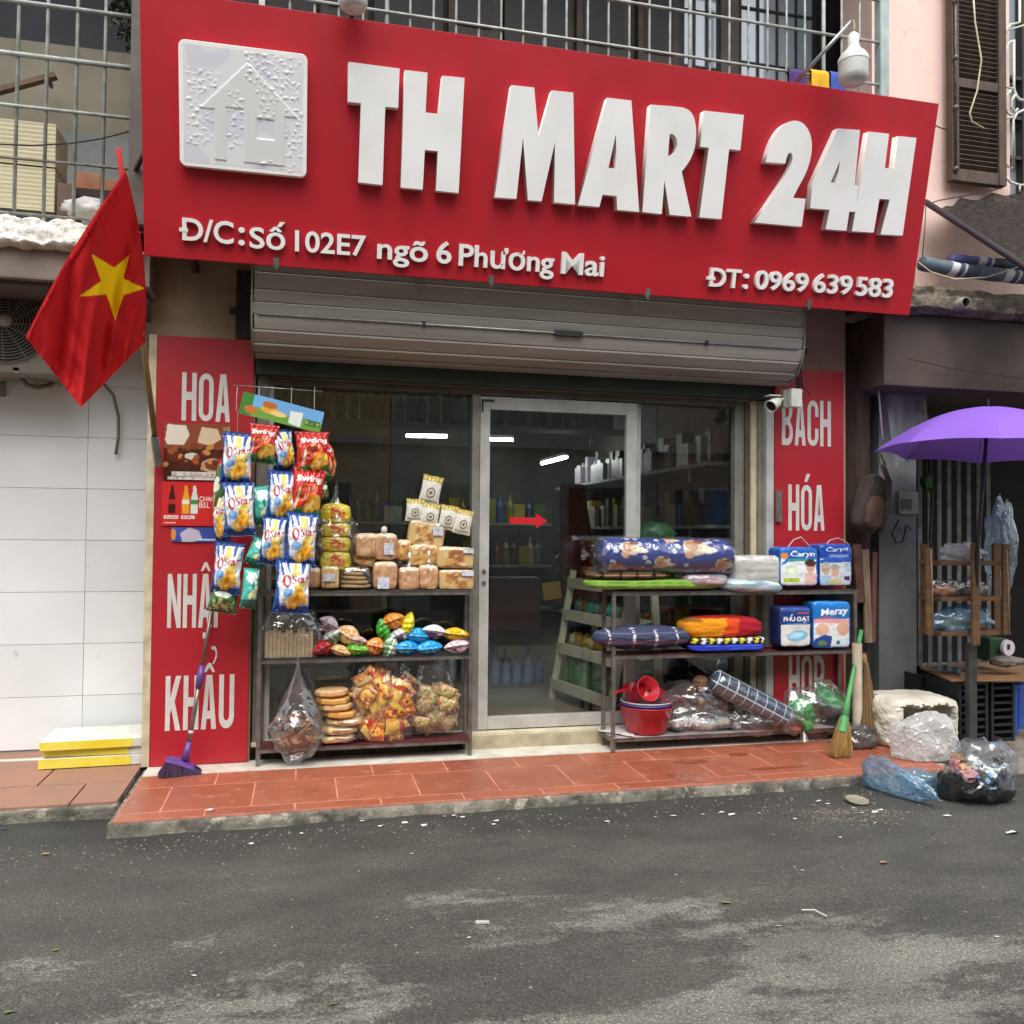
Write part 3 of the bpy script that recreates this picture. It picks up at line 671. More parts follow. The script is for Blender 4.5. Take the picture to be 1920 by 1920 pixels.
for (a, c, m) in ((1350, 1383, UPW), (1532, 1580, BLK), (1585, 1640, GREYF), (1195, 1272, BRW), (1080, 1180, BRW), (945, 1060, DKW), (840, 935, BRW), (700, 830, DKW), (600, 690, BRW), (500, 590, DKW)):
    y = UPPER_Y+.04; xa = W(a, 60, y).x; xb = W(c, 60, y).x; o = MB().box((xa, y-.02, 3.0), (xb, y+.055, 5.7)).obj('door_leaf', m, shop, bevel=.006)
    if m in (BRW,):
        for k in range(4): MB().box((xa+.05, y-.03, 3.15+k*.55), (xb-.05, y-.0205, 3.15+k*.55+.42)).obj('door_panel', DKW if k % 2 else BRW, o)
# cage bars
cg = thing('balcony_cage', 'pale metal bar cage across the upper balcony above the red signboard', 'cage', (1.4, -.38, 3.0))
CY = -.38
zl = W(1200, 95, CY).z; zu = W(1200, 10, CY).z; dzr = zu-zl
x0 = W(497, 5, CY).x; x1 = W(1648, 90, CY).x
for k in range(-3, 6): MB().tube([(x0, CY-.012, zl+dzr*k), (x1, CY-.012, zl+dzr*k)], .0085, 8).obj('rail', WHTBAR, cg, True)
xa = W(544, 5, CY).x; xb = W(1612, 90, CY).x; nb = 27
for i in range(nb+1):
    x = xa+(xb-xa)*i/nb; r = .0125 if i % 7 == 4 else .007
    MB().tube([(x, CY, 3.0), (x+rnd.uniform(-.004, .004), CY, 6.0)], r, 8).obj('bar', WHTBAR, cg, True)
MB().box((x1-.01, CY-.03, 3.0), (x1+.05, CY+.03, 6.0)).obj('corner_post', pm('pale_blue_post', 'a9b8b8', .5, vs=8, col2='8b9a99'), cg)
MB().box((x0-.03, CY-.02, 3.0), (x0, CY+.02, 6.0)).obj('corner_post', WHTBAR, cg)
# cloths drying on the rail
def cloth(px0, px1, py0, py1, col, label):
    y = CY-.026; a = W(px0, py0, y); c = W(px1, py1, y); q = MB(); L = a.z-c.z+.12; w = c.x-a.x
    def fn(u, v):
        t_ = v*2-1; yy = (-.012 if t_ > 0 else .03)+.006*math.sin(u*9+col[1]*20)*abs(t_); return Vector((a.x+w*u, y+yy if abs(t_) > .08 else y+.008, a.z-L*abs(t_)+(.004 if abs(t_) < .08 else 0)))
    q.grid(14, 24, fn); tag(q.obj('drying_cloth', pm('cloth_'+str(col), col, .9, vs=20, var=.25, bump=.3, bs=180), None, True), label, 'cloth', 'cloths drying on the balcony rail')
cloth(1478, 1510, 127, 156, (.07, .035, .16), 'purple cloth hung on the upper balcony rail beside the lamp arm')
cloth(1520, 1552, 129, 163, (.75, .42, .02), 'yellow cloth hung on the upper balcony rail between purple and blue')
cloth(1556, 1584, 133, 168, (.05, .1, .42), 'blue cloth hung on the upper balcony rail beside the bulb')
# hanging bulbs
BULBW = pm('bulb_white', 'd6d6cd', .4, vs=6, col2='c4c4ba'); MILK = pm('bulb_diffuser', 'c9c9c4', .35, vs=30, col2='b4b4ae')
def bulb(px, ytop, ybot, wpx, y, name, label, arm):
    tp = W(px, ytop, y); bt = W(px, ybot, y); wd_ = (W(px+wpx/2, ybot-20, y)-W(px-wpx/2, ybot-20, y)).length/2; h = tp.z-bt.z
    o = thing(name, label, 'lamp', (tp.x, y, bt.z))
    MB().lathe([(0, 0), (wd_*.72, 0), (wd_*.93, h*.06), (wd_, h*.14), (wd_, h*.42)], (tp.x, y, bt.z), 28).obj('diffuser', MILK, o, True)
    MB().lathe([(wd_*1.03, h*.40), (wd_*1.03, h*.48), (wd_*.8, h*.58), (wd_*.45, h*.68), (wd_*.38, h*.74), (wd_*.38, h*.95), (wd_*.2, h), (0, h)], (tp.x, y, bt.z), 28).obj('housing', BULBW, o, True)
    for (n_, pts, r, m) in arm: MB().tube(pts, r, 8).obj(n_, m, o, True)
    return o
yb = -.95
ar0 = W(1490, 157, -.72); ar1 = W(1596, 40, yb)
bulb(1600, 62, 156, 47, yb, 'bulb_lamp', 'white globe bulb hanging from a grey arm at the sign\'s upper right', [('arm', [ar0, ar1], .011, STEEL), ('wire', [ar1, W(1600, 38, yb), W(1602, 50, yb), W(1600, 64, yb)], .005, CREAM)])
p0 = W(660, 30, -.70); 
bulb(663, -70, 18, 54, -.9, 'bulb_lamp', 'pale globe bulb over the top edge of the sign between logo and T', [('bracket', [p0, W(657, 14, -.82)], .012, RUST), ('arm', [W(657, 14, -.82), W(657, -80, -.9)], .008, STEEL)])

# ================================================================== LEFT NEIGHBOUR (tiled wall, balcony)
lh = thing('tiled_house', 'house with white tiled wall and crumbling balcony ledge left of the red panel', 'building', (-2.2, 1, 0))
WTILE = NT('white_wall_tile'); t = WTILE; f = t.noise(1.6, 6, .65); oi = t.new('ShaderNodeObjectInfo')
c1 = t.mix(t.ramp(f, .3, .7), C('ebedee'), C('dfe1e1')); hv = t.new('ShaderNodeHueSaturation'); t.lk(c1, hv.inputs['Color']); mv = t.new('ShaderNodeMapRange'); t.lk(oi.outputs['Random'], mv.inputs[0]); mv.inputs[3].default_value = .95; mv.inputs[4].default_value = 1.03; t.lk(mv.outputs[0], hv.inputs['Value'])
dz_ = t.noise(9, 6, .75); t.lk(t.mix(t.ramp(dz_, .66, .8), hv.outputs[0], C('9d9b92')), t.b.inputs['Base Color']); t.b.inputs['Roughness'].default_value = .3; WTILE = t.m
WY = .48
bx('wall', (-4.5, WY+.012, -.05), (-.832, WY+.3, 3.0), pm('tile_joint', 'cdcdc9', .9), lh)
xj = W(158, 1150, WY).x; zj = [W(158, yy, WY).z for yy in (1013, 1110, 1209, 1304)]; dz = (zj[0]-zj[3])/3; z = zj[0]-4*dz+.0; 
rows = []
z = zj[0]
while z > .05: z -= dz
zz = z
while zz < 2.75:
    for (a, c) in ((xj-1.2, xj-.6), (xj-.6, xj), (xj, -.836)):
        lo = max(zz, .004)
        if zz+dz > .02: MB().box((a+.0012, WY+rnd.uniform(0, .0015), lo+.0012), (c-.0012, WY+.014, zz+dz-.0012)).obj('tile', WTILE, lh, bevel=.001)
    zz += dz
# slab and ledge
LY = -.28
zt = W(60, 400, LY).z; zm = W(60, 462, LY).z; zb = W(60, 523, LY+.04).z
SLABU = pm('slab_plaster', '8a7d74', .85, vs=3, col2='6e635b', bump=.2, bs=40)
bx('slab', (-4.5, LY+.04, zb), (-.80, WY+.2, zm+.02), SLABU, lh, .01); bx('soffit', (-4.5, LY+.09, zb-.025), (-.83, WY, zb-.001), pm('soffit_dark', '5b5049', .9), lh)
q = MB(); n = 150
def lg(u, v):
    x = -4.5+3.66*u; k = noise.fractal(Vector((x*9, v*7, 4)), 1., 2., 4); k2 = noise.noise(Vector((x*30, v*16, 8)))
    prof = [(LY+.05, zm-.005), (LY-.012, zm+.005), (LY-.02, zm+.04), (LY-.01, zt-.06), (LY+.03, zt-.02), (LY+.16, zt), (LY+.5, zt)]
    i = min(int(v*6), 5); f_ = v*6-i; y = prof[i][0]*(1-f_)+prof[i+1][0]*f_; z_ = prof[i][1]*(1-f_)+prof[i+1][1]*f_
    e = 1. if .1 < v < .95 else .3
    return Vector((x, y-.022*k*e-.01*k2*e, z_+.016*k*e+.012*noise.noise(Vector((x*14, 2, 2)))))
q.grid(420, 30, lg)
t = NT('peeling_whitewash'); f = t.noise(26, 8, .7); t.lk(t.mix(t.ramp(f, .42, .62), C('f0eee6'), C('a8a295')), t.b.inputs['Base Color']); t.b.inputs['Roughness'].default_value = .9; t.bump(t.noise(55, 6), .8, .012)
q.obj('ledge', t.m, lh, True)
# rear wall of the balcony and dark eave
BEIGE = pm('balcony_wall', '8f8878', .85, vs=2, col2='7a7465')
yr = .95; ze = W(130, 86, yr).z
bx('balcony_floor', (-4.5, .48, zt-.15), (-.84, 1.2, zt-.02), SLABU, lh)
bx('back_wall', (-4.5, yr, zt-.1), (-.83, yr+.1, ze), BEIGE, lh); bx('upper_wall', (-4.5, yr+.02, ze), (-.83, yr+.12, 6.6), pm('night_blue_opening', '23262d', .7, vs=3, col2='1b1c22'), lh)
bx('roof', (-4.5, -.1, 6.1), (-.9, 1.2, 6.2), SLABU, lh)
gp = W(200, 270, yr-.01); bx('wall_patch', (W(110, 300, yr).x, yr-.006, zt), (-.84, yr-.001, W(130, 248, yr).z), pm('grey_patch', '8b8d8c', .85, vs=4, col2='76797a'), lh)
# cage of the left balcony
lc_ = thing('balcony_cage', 'pale welded bar cage on the crumbling ledge at the upper left', 'cage', (-1.6, -.2, zt))
CY2 = -.17
xs_ = [W(px, 200, CY2).x for px in (31, 86, 142, 195, 248)]; sp = (xs_[4]-xs_[0])/4
for i in range(-14, 5):
    x = xs_[0]+sp*i if i < 0 or i > 4 else xs_[i]
    if x < -.82: MB().tube([(x, CY2, zt-.01), (x+.004, CY2, 6.0)], .0095, 8).obj('bar', WHTBAR, lc_, True)
for k, yy in enumerate((15, 113, 209, 306, 408)):
    z = W(130, yy, CY2-.014).z; r = (.011, .014, .010, .008, .008)[k]; MB().tube([(-4.4, CY2-.014, z), (-2.2, CY2-.012, z-.004), (-.79, CY2-.014, z)], r, 8).obj('rail', WHTBAR if k < 3 else pm('old_bar', '8c8a80', .6, vs=20, col2='5d584e'), lc_, True)
for k in (1, 2): z = W(130, 15, CY2-.014).z+.33*k; MB().tube([(-4.4, CY2-.014, z), (-.79, CY2-.014, z)], .011, 8).obj('rail', WHTBAR, lc_, True)
# things on the ledge
y = .05; a = W(-60, 385, y); c = W(105, 231, y)
CB = pm('cream_fibre_sheet', 'cfc6a6', .8, vs=3, col2='c0b694', stretch=(.4, 1, 9))
q = thing('corrugated_box', 'cream ribbed box standing on the balcony behind the bars', 'box', ((a.x+c.x)/2, y, a.z))
for k in range(2):
    z0 = a.z+(c.z-a.z)*k*.5+.004; z1 = a.z+(c.z-a.z)*(k+1)*.5; p = MB(); 
    p.grid(4, 60, lambda u, v: Vector((a.x+(c.x-a.x)*u, y+.0011*math.sin(v*62.8), z0+(z1-z0-.006)*v))); m_ = p.obj('ribbed_sheet', CB, q, True)
    MB().box((a.x, y+.012, z0), (c.x, y+.25, z1-.006)).obj('body', CB, q, bevel=.004)
MB().box((a.x-.01, y+.0, a.z-.05), (c.x+.004, y+.25, a.z)).obj('base', BLK, q)
BRK = pm('orange_brick', 'b27b5c', .85, vs=9, col2='96634a', bump=.3, bs=60)
for (x0_, x1_, y0_, y1_, lab) in ((140, 188, 362, 326, 'orange brick slab on the balcony ledge behind the flag pole'), (190, 232, 366, 338, 'smaller orange brick slab beside the flag pole on the ledge'), (246, 268, 372, 345, 'orange brick slab half hidden by the signboard\'s left edge')):
    a = W(x0_, y0_, .1); c = W(x1_, y1_, .1); tag(MB().box((a.x, .1, a.z), (c.x, .2, c.z), Matrix.Rotation(.02, 3, 'Y')).obj('brick_slab', BRK, None, bevel=.006), lab, 'brick', 'brick slabs on the balcony ledge')
a = W(138, 372, .08); c = W(270, 363, .08); tag(MB().box((a.x, .06, a.z-.02), (c.x+.1, .24, c.z-.008)).obj('steel_channel', RUST, None), 'dark rusty channel under the orange brick slabs on the ledge', 'beam')
a = W(106, 402, .0); c = W(138, 345, .0); tag(MB().box((a.x, .0, a.z), (c.x, .18, c.z)).obj('brown_post', pm('brown_block', '7a6257', .85, vs=6, col2='5f4c43'), None, bevel=.006), 'short brown block beside the cream ribbed box on the ledge', 'block')
q = MB().ico(W(168, 392, -.06), .1, 3, .5, (1.4, .6, .55), 3, 3); tag(q.obj('white_bundle', pm('white_rag', 'dcdad6', .9, vs=9, col2='bdb9b2', bump=.5, bs=60), None, True), 'white plastic bundle lying on the ledge left of the flag', 'bundle')
hr = thing('wooden_handrail', 'brown wooden handrail slanting behind the balcony bars', 'handrail', W(50, 170, .7))
MB().bar(W(-30, 178, .7), W(105, 142, .7), .05, .03).obj('rail', pm('rail_wood', '6d4f38', .6, vs=8, col2='553c2b'), hr); MB().bar(W(92, 150, .72), W(97, 163, .9), .02).obj('bracket', BLK, hr)
# plant hanging near the sign top left
LEAF = pm('dark_leaf', (.05, .075, .04), .6, vs=20, col2=(.03, .045, .028))
pl = thing('hanging_vine', 'dark leafy vine hanging behind the bars beside the sign\'s top left', 'plant', W(235, 40, .35)); q = MB(); rr_ = random.Random(3)
for i in range(420):
    t_ = rr_.random(); px = 205+48*rr_.random()+20*t_*rr_.random(); py = -60+170*t_*(.4+.6*(px-190)/65)
    if px > 258: continue
    p = W(px, py, rr_.uniform(.25, .5)); d = Vector((rr_.gauss(0, 1), rr_.gauss(0, 1), rr_.gauss(-.5, .8))).normalized(); s_ = d.orthogonal().normalized(); L = rr_.uniform(.025, .06)
    q.add([p, p+d*L*.5+s_*L*.22, p+d*L, p+d*L*.5-s_*L*.22], [(0, 1, 2, 3)])
stuff(q.obj('leaves', LEAF, pl, recalc=False)); MB().tube([W(250, -70, .4), W(240, 40, .42), W(247, 110, .4)], .006, 6).obj('stem', RUST, pl)
# electric box beside the sign
q = thing('junction_box', 'small dark junction box with green lamp beside the sign\'s left edge', 'box', W(256, 240, -.3))
a = W(247, 246, -.3); c = W(266, 222, -.3); MB().box((a.x, -.3, a.z), (c.x, -.24, c.z)).obj('body', BLK, q, bevel=.003); MB().box((a.x+.005, -.306, c.z), (a.x+.025, -.26, c.z+.03)).obj('terminal', pm('green_terminal', '6fae86', .5), q)
# cable sagging across
tag(MB().tube([W(-10, 270, -.22), W(60, 273, -.22), W(130, 269, -.22), W(190, 260, -.22), W(247, 245, -.25)], .004, 6).obj('cable', RUST, None, True), 'thin black cable sagging across the left balcony bars', 'cable')
tag(MB().bar(W(240, 345, -.2), W(272, 285, -.45), .02).obj('sign_strut', RUST, None), 'dark iron strut running from the ledge to the sign edge', 'strut')
# air conditioner under the ledge
ACW = pm('ac_casing', '7d7468', .6, vs=4, col2='675f55')
ya = .12; ac = thing('air_conditioner', 'beige air conditioner outdoor unit with round fan grille under the left ledge', 'air conditioner', W(20, 690, ya))
a = W(-160, 690, ya); c = W(113, 540, ya); MB().box((a.x, ya, a.z), (c.x, ya+.33, c.z+.03)).obj('casing', ACW, ac, bevel=.012)
fc = W(12, 603, ya-.004); rf = (W(97, 600, ya)-W(12, 600, ya)).length
MB().lathe([(0, 0), (rf*.98, 0)], fc, 40, (0, -1, 0)).obj('fan_opening', pm('fan_dark', '211d1b', .8), ac)
for k in range(12):
    r = rf*(.18+.8*k/11); pts = [fc+Vector((r*math.cos(R(a_)), -.012-.012*(1-(k/11)**2), r*math.sin(R(a_)))) for a_ in range(0, 361, 12)]; MB().tube(pts, .0028, 5, False).obj('grille_ring', ACW, ac, True)
for k in range(12):
    an = R(30*k); MB().tube([fc+Vector((rf*.15*math.cos(an), -.022, rf*.15*math.sin(an))), fc+Vector((rf*math.cos(an+.5), -.01, rf*math.sin(an+.5)))], .003, 5).obj('grille_spoke', ACW, ac)
MB().lathe([(0, .012), (rf*.14, .010), (rf*.15, 0)], fc+Vector((0, -.022, 0)), 20, (0, -1, 0)).obj('fan_hub', pm('hub_pale', 'a49a8e', .5), ac, True)
for (px) in (30, 108): p = W(px, 690, ya); MB().bar((p.x, ya, p.z-.012), (p.x, WY, p.z-.012), .03).obj('bracket', GREYF, ac)
PIPE = pm('pipe_lagging', '857a6b', .8, vs=14, col2='6a6155')
tag(MB().tube([W(37, 705, .3), W(50, 722, .32), W(70, 727, .35), W(95, 722, .38), W(110, 705, .4)], .014, 8).obj('ac_hose', PIPE, None, True), 'lagged hose looping under the air conditioner', 'hose')
tag(MB().tube([W(190, 715, .42), W(212, 740, .42), W(222, 780, .43), W(222, 820, .44), W(217, 852, .45)], .009, 8).obj('drain_hose', PIPE, None, True), 'thin drain hose hanging down the white tiled wall', 'hose')
tag(MB().box(*[tuple(v) for v in (W(-20, 742, .46), W(9, 705, .46)+Vector((0, .03, 0)))]).obj('wall_socket', GREYF, None), 'grey wall box below the fan unit at the left edge', 'box')

# ================================================================== RIGHT NEIGHBOUR (pink house)
ph = thing('pink_house', 'pink plastered house with louvred shutter above the dark stall on the right', 'building', (5.5, 1, 0))
t = NT('pink_plaster'); f = t.noise(1.7, 7, .65); c1 = t.mix(t.ramp(f, .35, .65), C('edc9bf'), C('e6c9bb')); f2 = t.noise(5, 8, .75); t.lk(t.mix(t.ramp(f2, .57, .78), c1, C('c7a195')), t.b.inputs['Base Color']); t.b.inputs['Roughness'].default_value = .85; t.bump(t.noise(30, 5), .25, .006); PINK = t.m
PY = .12
zlg = W(1800, 590, -.35).z
wx0 = W(1893, 200, PY).x
bx('wall', (3.76, PY, 2.75), (wx0, PY+.3, 7), PINK, ph); bx('wall', (wx0, PY+.001, 2.75), (9, PY+.3, W(1900, 372, PY).z), PINK, ph)
bx('wall', (wx0+1.6, PY+.002, 3.2), (9, PY+.3, 7), PINK, ph)
bx('pilaster', (3.76, PY-.035, 2.7), (W(1712, 100, PY).x, PY-.001, 7), PINK, ph, .004)
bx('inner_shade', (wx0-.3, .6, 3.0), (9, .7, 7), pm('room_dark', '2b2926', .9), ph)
MB().add([(wx0, PY+.2, 3.6), (wx0+1.6, PY+.2, 3.6), (wx0+1.6, PY+.2, 7), (wx0, PY+.2, 7)], [(0, 1, 2, 3)]).obj('pane', WGL, ph)
for x in (.0, .24, .4): MB().box((wx0+x-.02+.02, PY+.13, 3.55), (wx0+x+.03, PY+.19, 7)).obj('window_bar', DKW, ph)
for z in (3.8, 4.1, 4.4, 4.7): MB().box((wx0, PY+.135, z), (wx0+1.6, PY+.185, z+.025)).obj('window_bar', DKW, ph)
# louvred shutter leaf folded open against the wall
SHW = pm('brown_shutter_wood', '594a3f', .75, vs=7, col2='44382f', bump=.3, bs=50, stretch=(3, 3, .8))
sl = thing('louvred_shutter', 'brown wooden louvred window shutter folded open on the pink wall', 'shutter', W(1825, 345, 0))
ys = .02; xl = W(1796, 170, ys).x; xr = W(1882, 170, ys).x; xe = W(1783, 170, ys).x; z0 = W(1830, 343, ys).z; z1 = z0+1.75; fw = .075
MB().box((xe, ys-.012, z0), (xl, ys+.05, z1)).obj('stile', SHW, sl, bevel=.003); MB().box((xr-.05, ys-.012, z0), (xr+.012, ys+.05, z1)).obj('stile', SHW, sl, bevel=.003)
zm_ = W(1830, 160, ys).z; b_ = [z0, zm_-.03, z0+1.6]
for zz in (z0, zm_-.03, z0+1.62): MB().box((xl+.001, ys-.006, zz), (xr-.051, ys+.046, zz+(.085 if zz == z0 else .065))).obj('rail', SHW, sl, bevel=.003)
zz = z0+.11
while zz < z0+1.6:
    if not (zm_-.055 < zz < zm_+.05): MB().box((xl+.002, ys, zz), (xr-.052, ys+.045, zz+.008), Matrix.Rotation(R(-38), 3, 'X')).obj('slat', SHW, sl)
    zz += .034
MB().tube([(xe+.02, ys-.022, z0+.05), (xe+.02, ys-.022, z1)], .009, 8).obj('espagnolette', pm('old_iron', '6e685e', .5, metal=.5, vs=20, col2='453f38'), sl, True)
for zz in (z0+.07, z0+.5, z0+.85, z0+1.25): MB().lathe([(0, -.02), (.018, -.012), (.018, .012), (0, .02)], (xe+.02, ys-.024, zz), 10).obj('rod_guide', pm('old_iron', '6e685e', .5), sl, True)
tag(MB().tube([W(1824, -20, -.03), W(1828, 40, -.03), W(1840, 112, -.03), W(1832, 170, -.03), W(1818, 212, -.03), W(1822, 228, -.03), W(1845, 241, -.03)], .006, 8).obj('cable', CREAM, None, True), 'loose cream cable dangling over the louvred shutter', 'cable')
# white wrought iron grille
WI = pm('white_iron', 'd9d8cf', .5, vs=20, col2='b1aea0')
gl_ = thing('window_grille', 'white curled iron window grille at the right edge beside the shutter', 'grille', W(1905, 340, .02)); yg = .06
def iron(pts, r=.009): MB().tube([W(x, y_, yg) for x, y_ in pts], r, 8).obj('iron_bar', WI, gl_, True)
def corner(x0, y0, x1, y1, rx, ry, flip=False): return [(x0, y0)]
iron([(1912, -40), (1912, 42), (1895, 46), (1886, 58), (1886, 62)]); iron([(1902, 76), (1892, 80), (1885, 95), (1884, 163), (1901, 167)]); iron([(1901, 76), (1901, 165), (1904, 178), (1912, 187), (1920, 188)])
iron([(1895, 170), (1886, 180), (1884, 198), (1890, 212), (1902, 218)]); iron([(1905, 175), (1898, 186), (1896, 200), (1903, 210), (1908, 204)]); iron([(1884, 222), (1884, 302), (1890, 312), (1900, 316), (1900, 225), (1907, 212), (1920, 206)])
iron([(1882, 328), (1895, 342), (1912, 347), (1940, 347)]); iron([(1912, 347), (1912, 360)], .007); iron([(1884, 222), (1901, 220)]); iron([(1925, 30), (1925, 350)])
iron([(1886, 58), (1930, 44)], .006)
# concrete ledge over the stall
q = MB()
lz0 = W(1820, 588, -.35).z; lz1 = W(1820, 545, -.35).z
def lg2(u, v):
    x = 3.60+4.2*u; k = noise.fractal(Vector((x*6, v*5, 11)), 1., 2., 4); prof = [(.2, lz0), (-.30, lz0), (-.35, lz0+.02), (-.35, lz0+.10), (-.30, lz0+.105), (-.30, lz1+.02), (.2, lz1+.03)]
    i = min(int(v*6), 5); f_ = v*6-i; return Vector((x, prof[i][0]*(1-f_)+prof[i+1][0]*f_-.012*k, prof[i][1]*(1-f_)+prof[i+1][1]*f_+.012*k))
q.grid(260, 36, lg2); t = NT('stained_ledge'); f = t.noise(6, 9, .75); c1 = t.mix(t.ramp(f, .4, .6), C('857c6c'), C('463f37')); t.lk(t.mix(t.ramp(t.noise(11, 6, .7), .58, .68), c1, C('a79f8b')), t.b.inputs['Base Color']); t.b.inputs['Roughness'].default_value = .9; t.bump(t.noise(35, 6), .8, .015)
q.obj('ledge', t.m, ph, True)
bx('lintel', (3.60, -.25, 2.26), (9, .3, lz0-.005), pm('dark_lintel', '544840', .85, vs=2, col2='3d342e', bump=.3), ph, .01)
bx('stall_ceiling', (3.50, .302, 2.45), (9, 3, 2.55), pm('dark_stall_ceiling', '4b4540', .9), ph)  # plain dark grey-brown ceiling over the stall
bx('stall_back', (3.5, 2.6, 0), (9, 2.7, 2.5), pm('dark_stall_wall', '332f2c', .9, vs=2, col2='24211f'), ph)  # back wall mottled in two very dark grey-browns
p = W(1812, 567, -.42); q = thing('drain_pipe', 'grey drain pipe stub poking out of the stained ledge', 'pipe', p); MB().lathe([(.03, 0), (.037, 0), (.037, .2), (.03, .2), (.03, 0)], p, 18, (0, 1, 0)).obj('pipe', GREYF, q, True)
MB().lathe([(0, .03), (.03, .03)], p, 18, (0, 1, 0)).obj('pipe_bore', BLK, q)
# black shade net
NET = NT('shade_net'); t = NET; t.n.remove(t.b); df = t.new('ShaderNodeBsdfDiffuse'); t.lk(t.mix(t.ramp(t.noise(9, 6, .7, stretch=(3, 8, 3)), .4, .7), (.018, .016, .015), (.075, .066, .06)), df.inputs[0]); tr = t.new('ShaderNodeBsdfTransparent')
mx = t.new('ShaderNodeMixShader'); t.lk(t.ramp(t.noise(420, 2), .34, .42), mx.inputs[0]); t.lk(tr.outputs[0], mx.inputs[1]); t.lk(df.outputs[0], mx.inputs[2]); t.lk(mx.outputs[0], t.out.inputs[0]); NET = t.m
nt = thing('shade_net', 'black shade net sloping down at the right edge below the window grille', 'net', W(1850, 420, -.3))
q = MB(); A0 = W(1742, 382, .0); A1 = W(1990, 545, -1.0); B0 = W(1800, 372, .08); B1 = W(2050, 330, .08)
def nf(u, v):
    e = A0.lerp(A1, u); w = B0.lerp(B1, u); sag = -.05*math.sin(math.pi*v)-.035*abs(math.sin(u*math.pi*4.2))*v**2; p = e.lerp(w, v); p.z += sag + .012*noise.noise(Vector((u*12, v*3, 0)))+.008*math.sin(v*14+u*6); return p
q.grid(60, 30, nf); q.obj('net', NET, nt, True, recalc=False)
MB().tube([A0+Vector((-.03, 0, .01)), A0.lerp(A1, .35), A0.lerp(A1, .7), A1], .02, 10).obj('edge_roll', pm('net_roll', (.03, .022, .026), .8), nt, True)
tag(MB().tube([W(1737, 384, -.02), W(1760, 376, 0), W(1815, 366, .0), W(1870, 355, .05)], .004, 6).obj('wire', RUST, None, True), 'thin wire holding up the black shade net', 'wire')
tag(MB().tube([W(1736, 384, -.1), W(1734, 430, -.1), W(1729, 490, -.12)], .003, 6).obj('wire', RUST, None, True), 'thin vertical wire beside the sign\'s right edge', 'wire')
tag(MB().tube([W(1722, 492, -.37), W(1745, 510, -.38), W(1790, 524, -.38), W(1850, 520, -.38), W(1925, 495, -.38)], .005, 6).obj('cable', CREAM, None, True), 'slack pale cable looping in front of the striped tarpaulin rolls', 'cable')
tag(MB().tube([W(1755, 236, -.5), W(1764, 240, -.2), W(1775, 243, .08)], .004, 6).obj('wire', RUST, None), 'short wire tying the sign\'s right edge to the wall', 'wire')
# striped tarpaulin rolls
def tarp_roll(pts, r, cols, label, seed):
    q = MB(); n = 260; k = 16; pts = [Vector(p) for p in pts]; uv = []
    L = [0]
    for i in range(len(pts)-1): L.append(L[-1]+(pts[i+1]-pts[i]).length)
    def at_(s):
        s *= L[-1]
        for i in range(len(pts)-1):
            if s <= L[i+1] or i == len(pts)-2: return pts[i].lerp(pts[i+1], (s-L[i])/(L[i+1]-L[i]))
    cen = [at_(i/n) for i in range(n+1)]; rad = [r*(1+.15*noise.noise(Vector((i*.045, seed, 0)))) for i in range(n+1)]; q.tube(cen, rad, k)
    me = q.mesh('tarpaulin_roll'); at = me.color_attributes.new('Col', 'FLOAT_COLOR', 'POINT'); cs = []
    for i in range(n+1):
        for j in range(k):
            s = (i/n*L[-1]*1.0+.012*math.sin(j*2*math.pi/k)) % .42
            c = cols[0] if s < .2 else cols[1] if s < .26 else cols[2] if s < .3 else cols[1] if s < .315 else cols[3]
            cs += [*C(c), 1]
    at.data.foreach_set('color', cs); tag(link('tarpaulin_roll', me, printmat('tarp', .55, .4, 30), None, True), label, 'tarpaulin')
tarp_roll([W(1728, 494, -.28), W(1790, 505, -.28), W(1850, 513, -.28), W(1960, 525, -.28)], .045, ('5d6a77', 'd5d6d2', '4a5470', '44505a'), 'grey and white striped tarpaulin roll lying along the right ledge', 1)
tarp_roll([W(1782, 486, -.2), W(1850, 493, -.2), W(1950, 500, -.2)], .036, ('5c5f96', 'dcdcdc', '5256a0', '4a4448'), 'blue and white striped tarpaulin roll on top of the grey roll', 2)
# pillar, dark gap, conduit
bx('pillar', (W(1648, 900, .1).x, .1, -.03), (W(1718, 900, .1).x, .5, 2.6), pm('grey_painted_pillar', '8a8d8b', .8, vs=3, col2='6f7170', bump=.25, bs=30), ph, .004)
bx('dark_wall', (3.50, .32, -.05), (W(1648, 900, .1).x, .42, 2.8), pm('dark_brown_wall', '3f3029', .9, vs=5, col2='271e1a', bump=.6, bs=25), ph)  # wall filling the gap, mottled in two dark browns
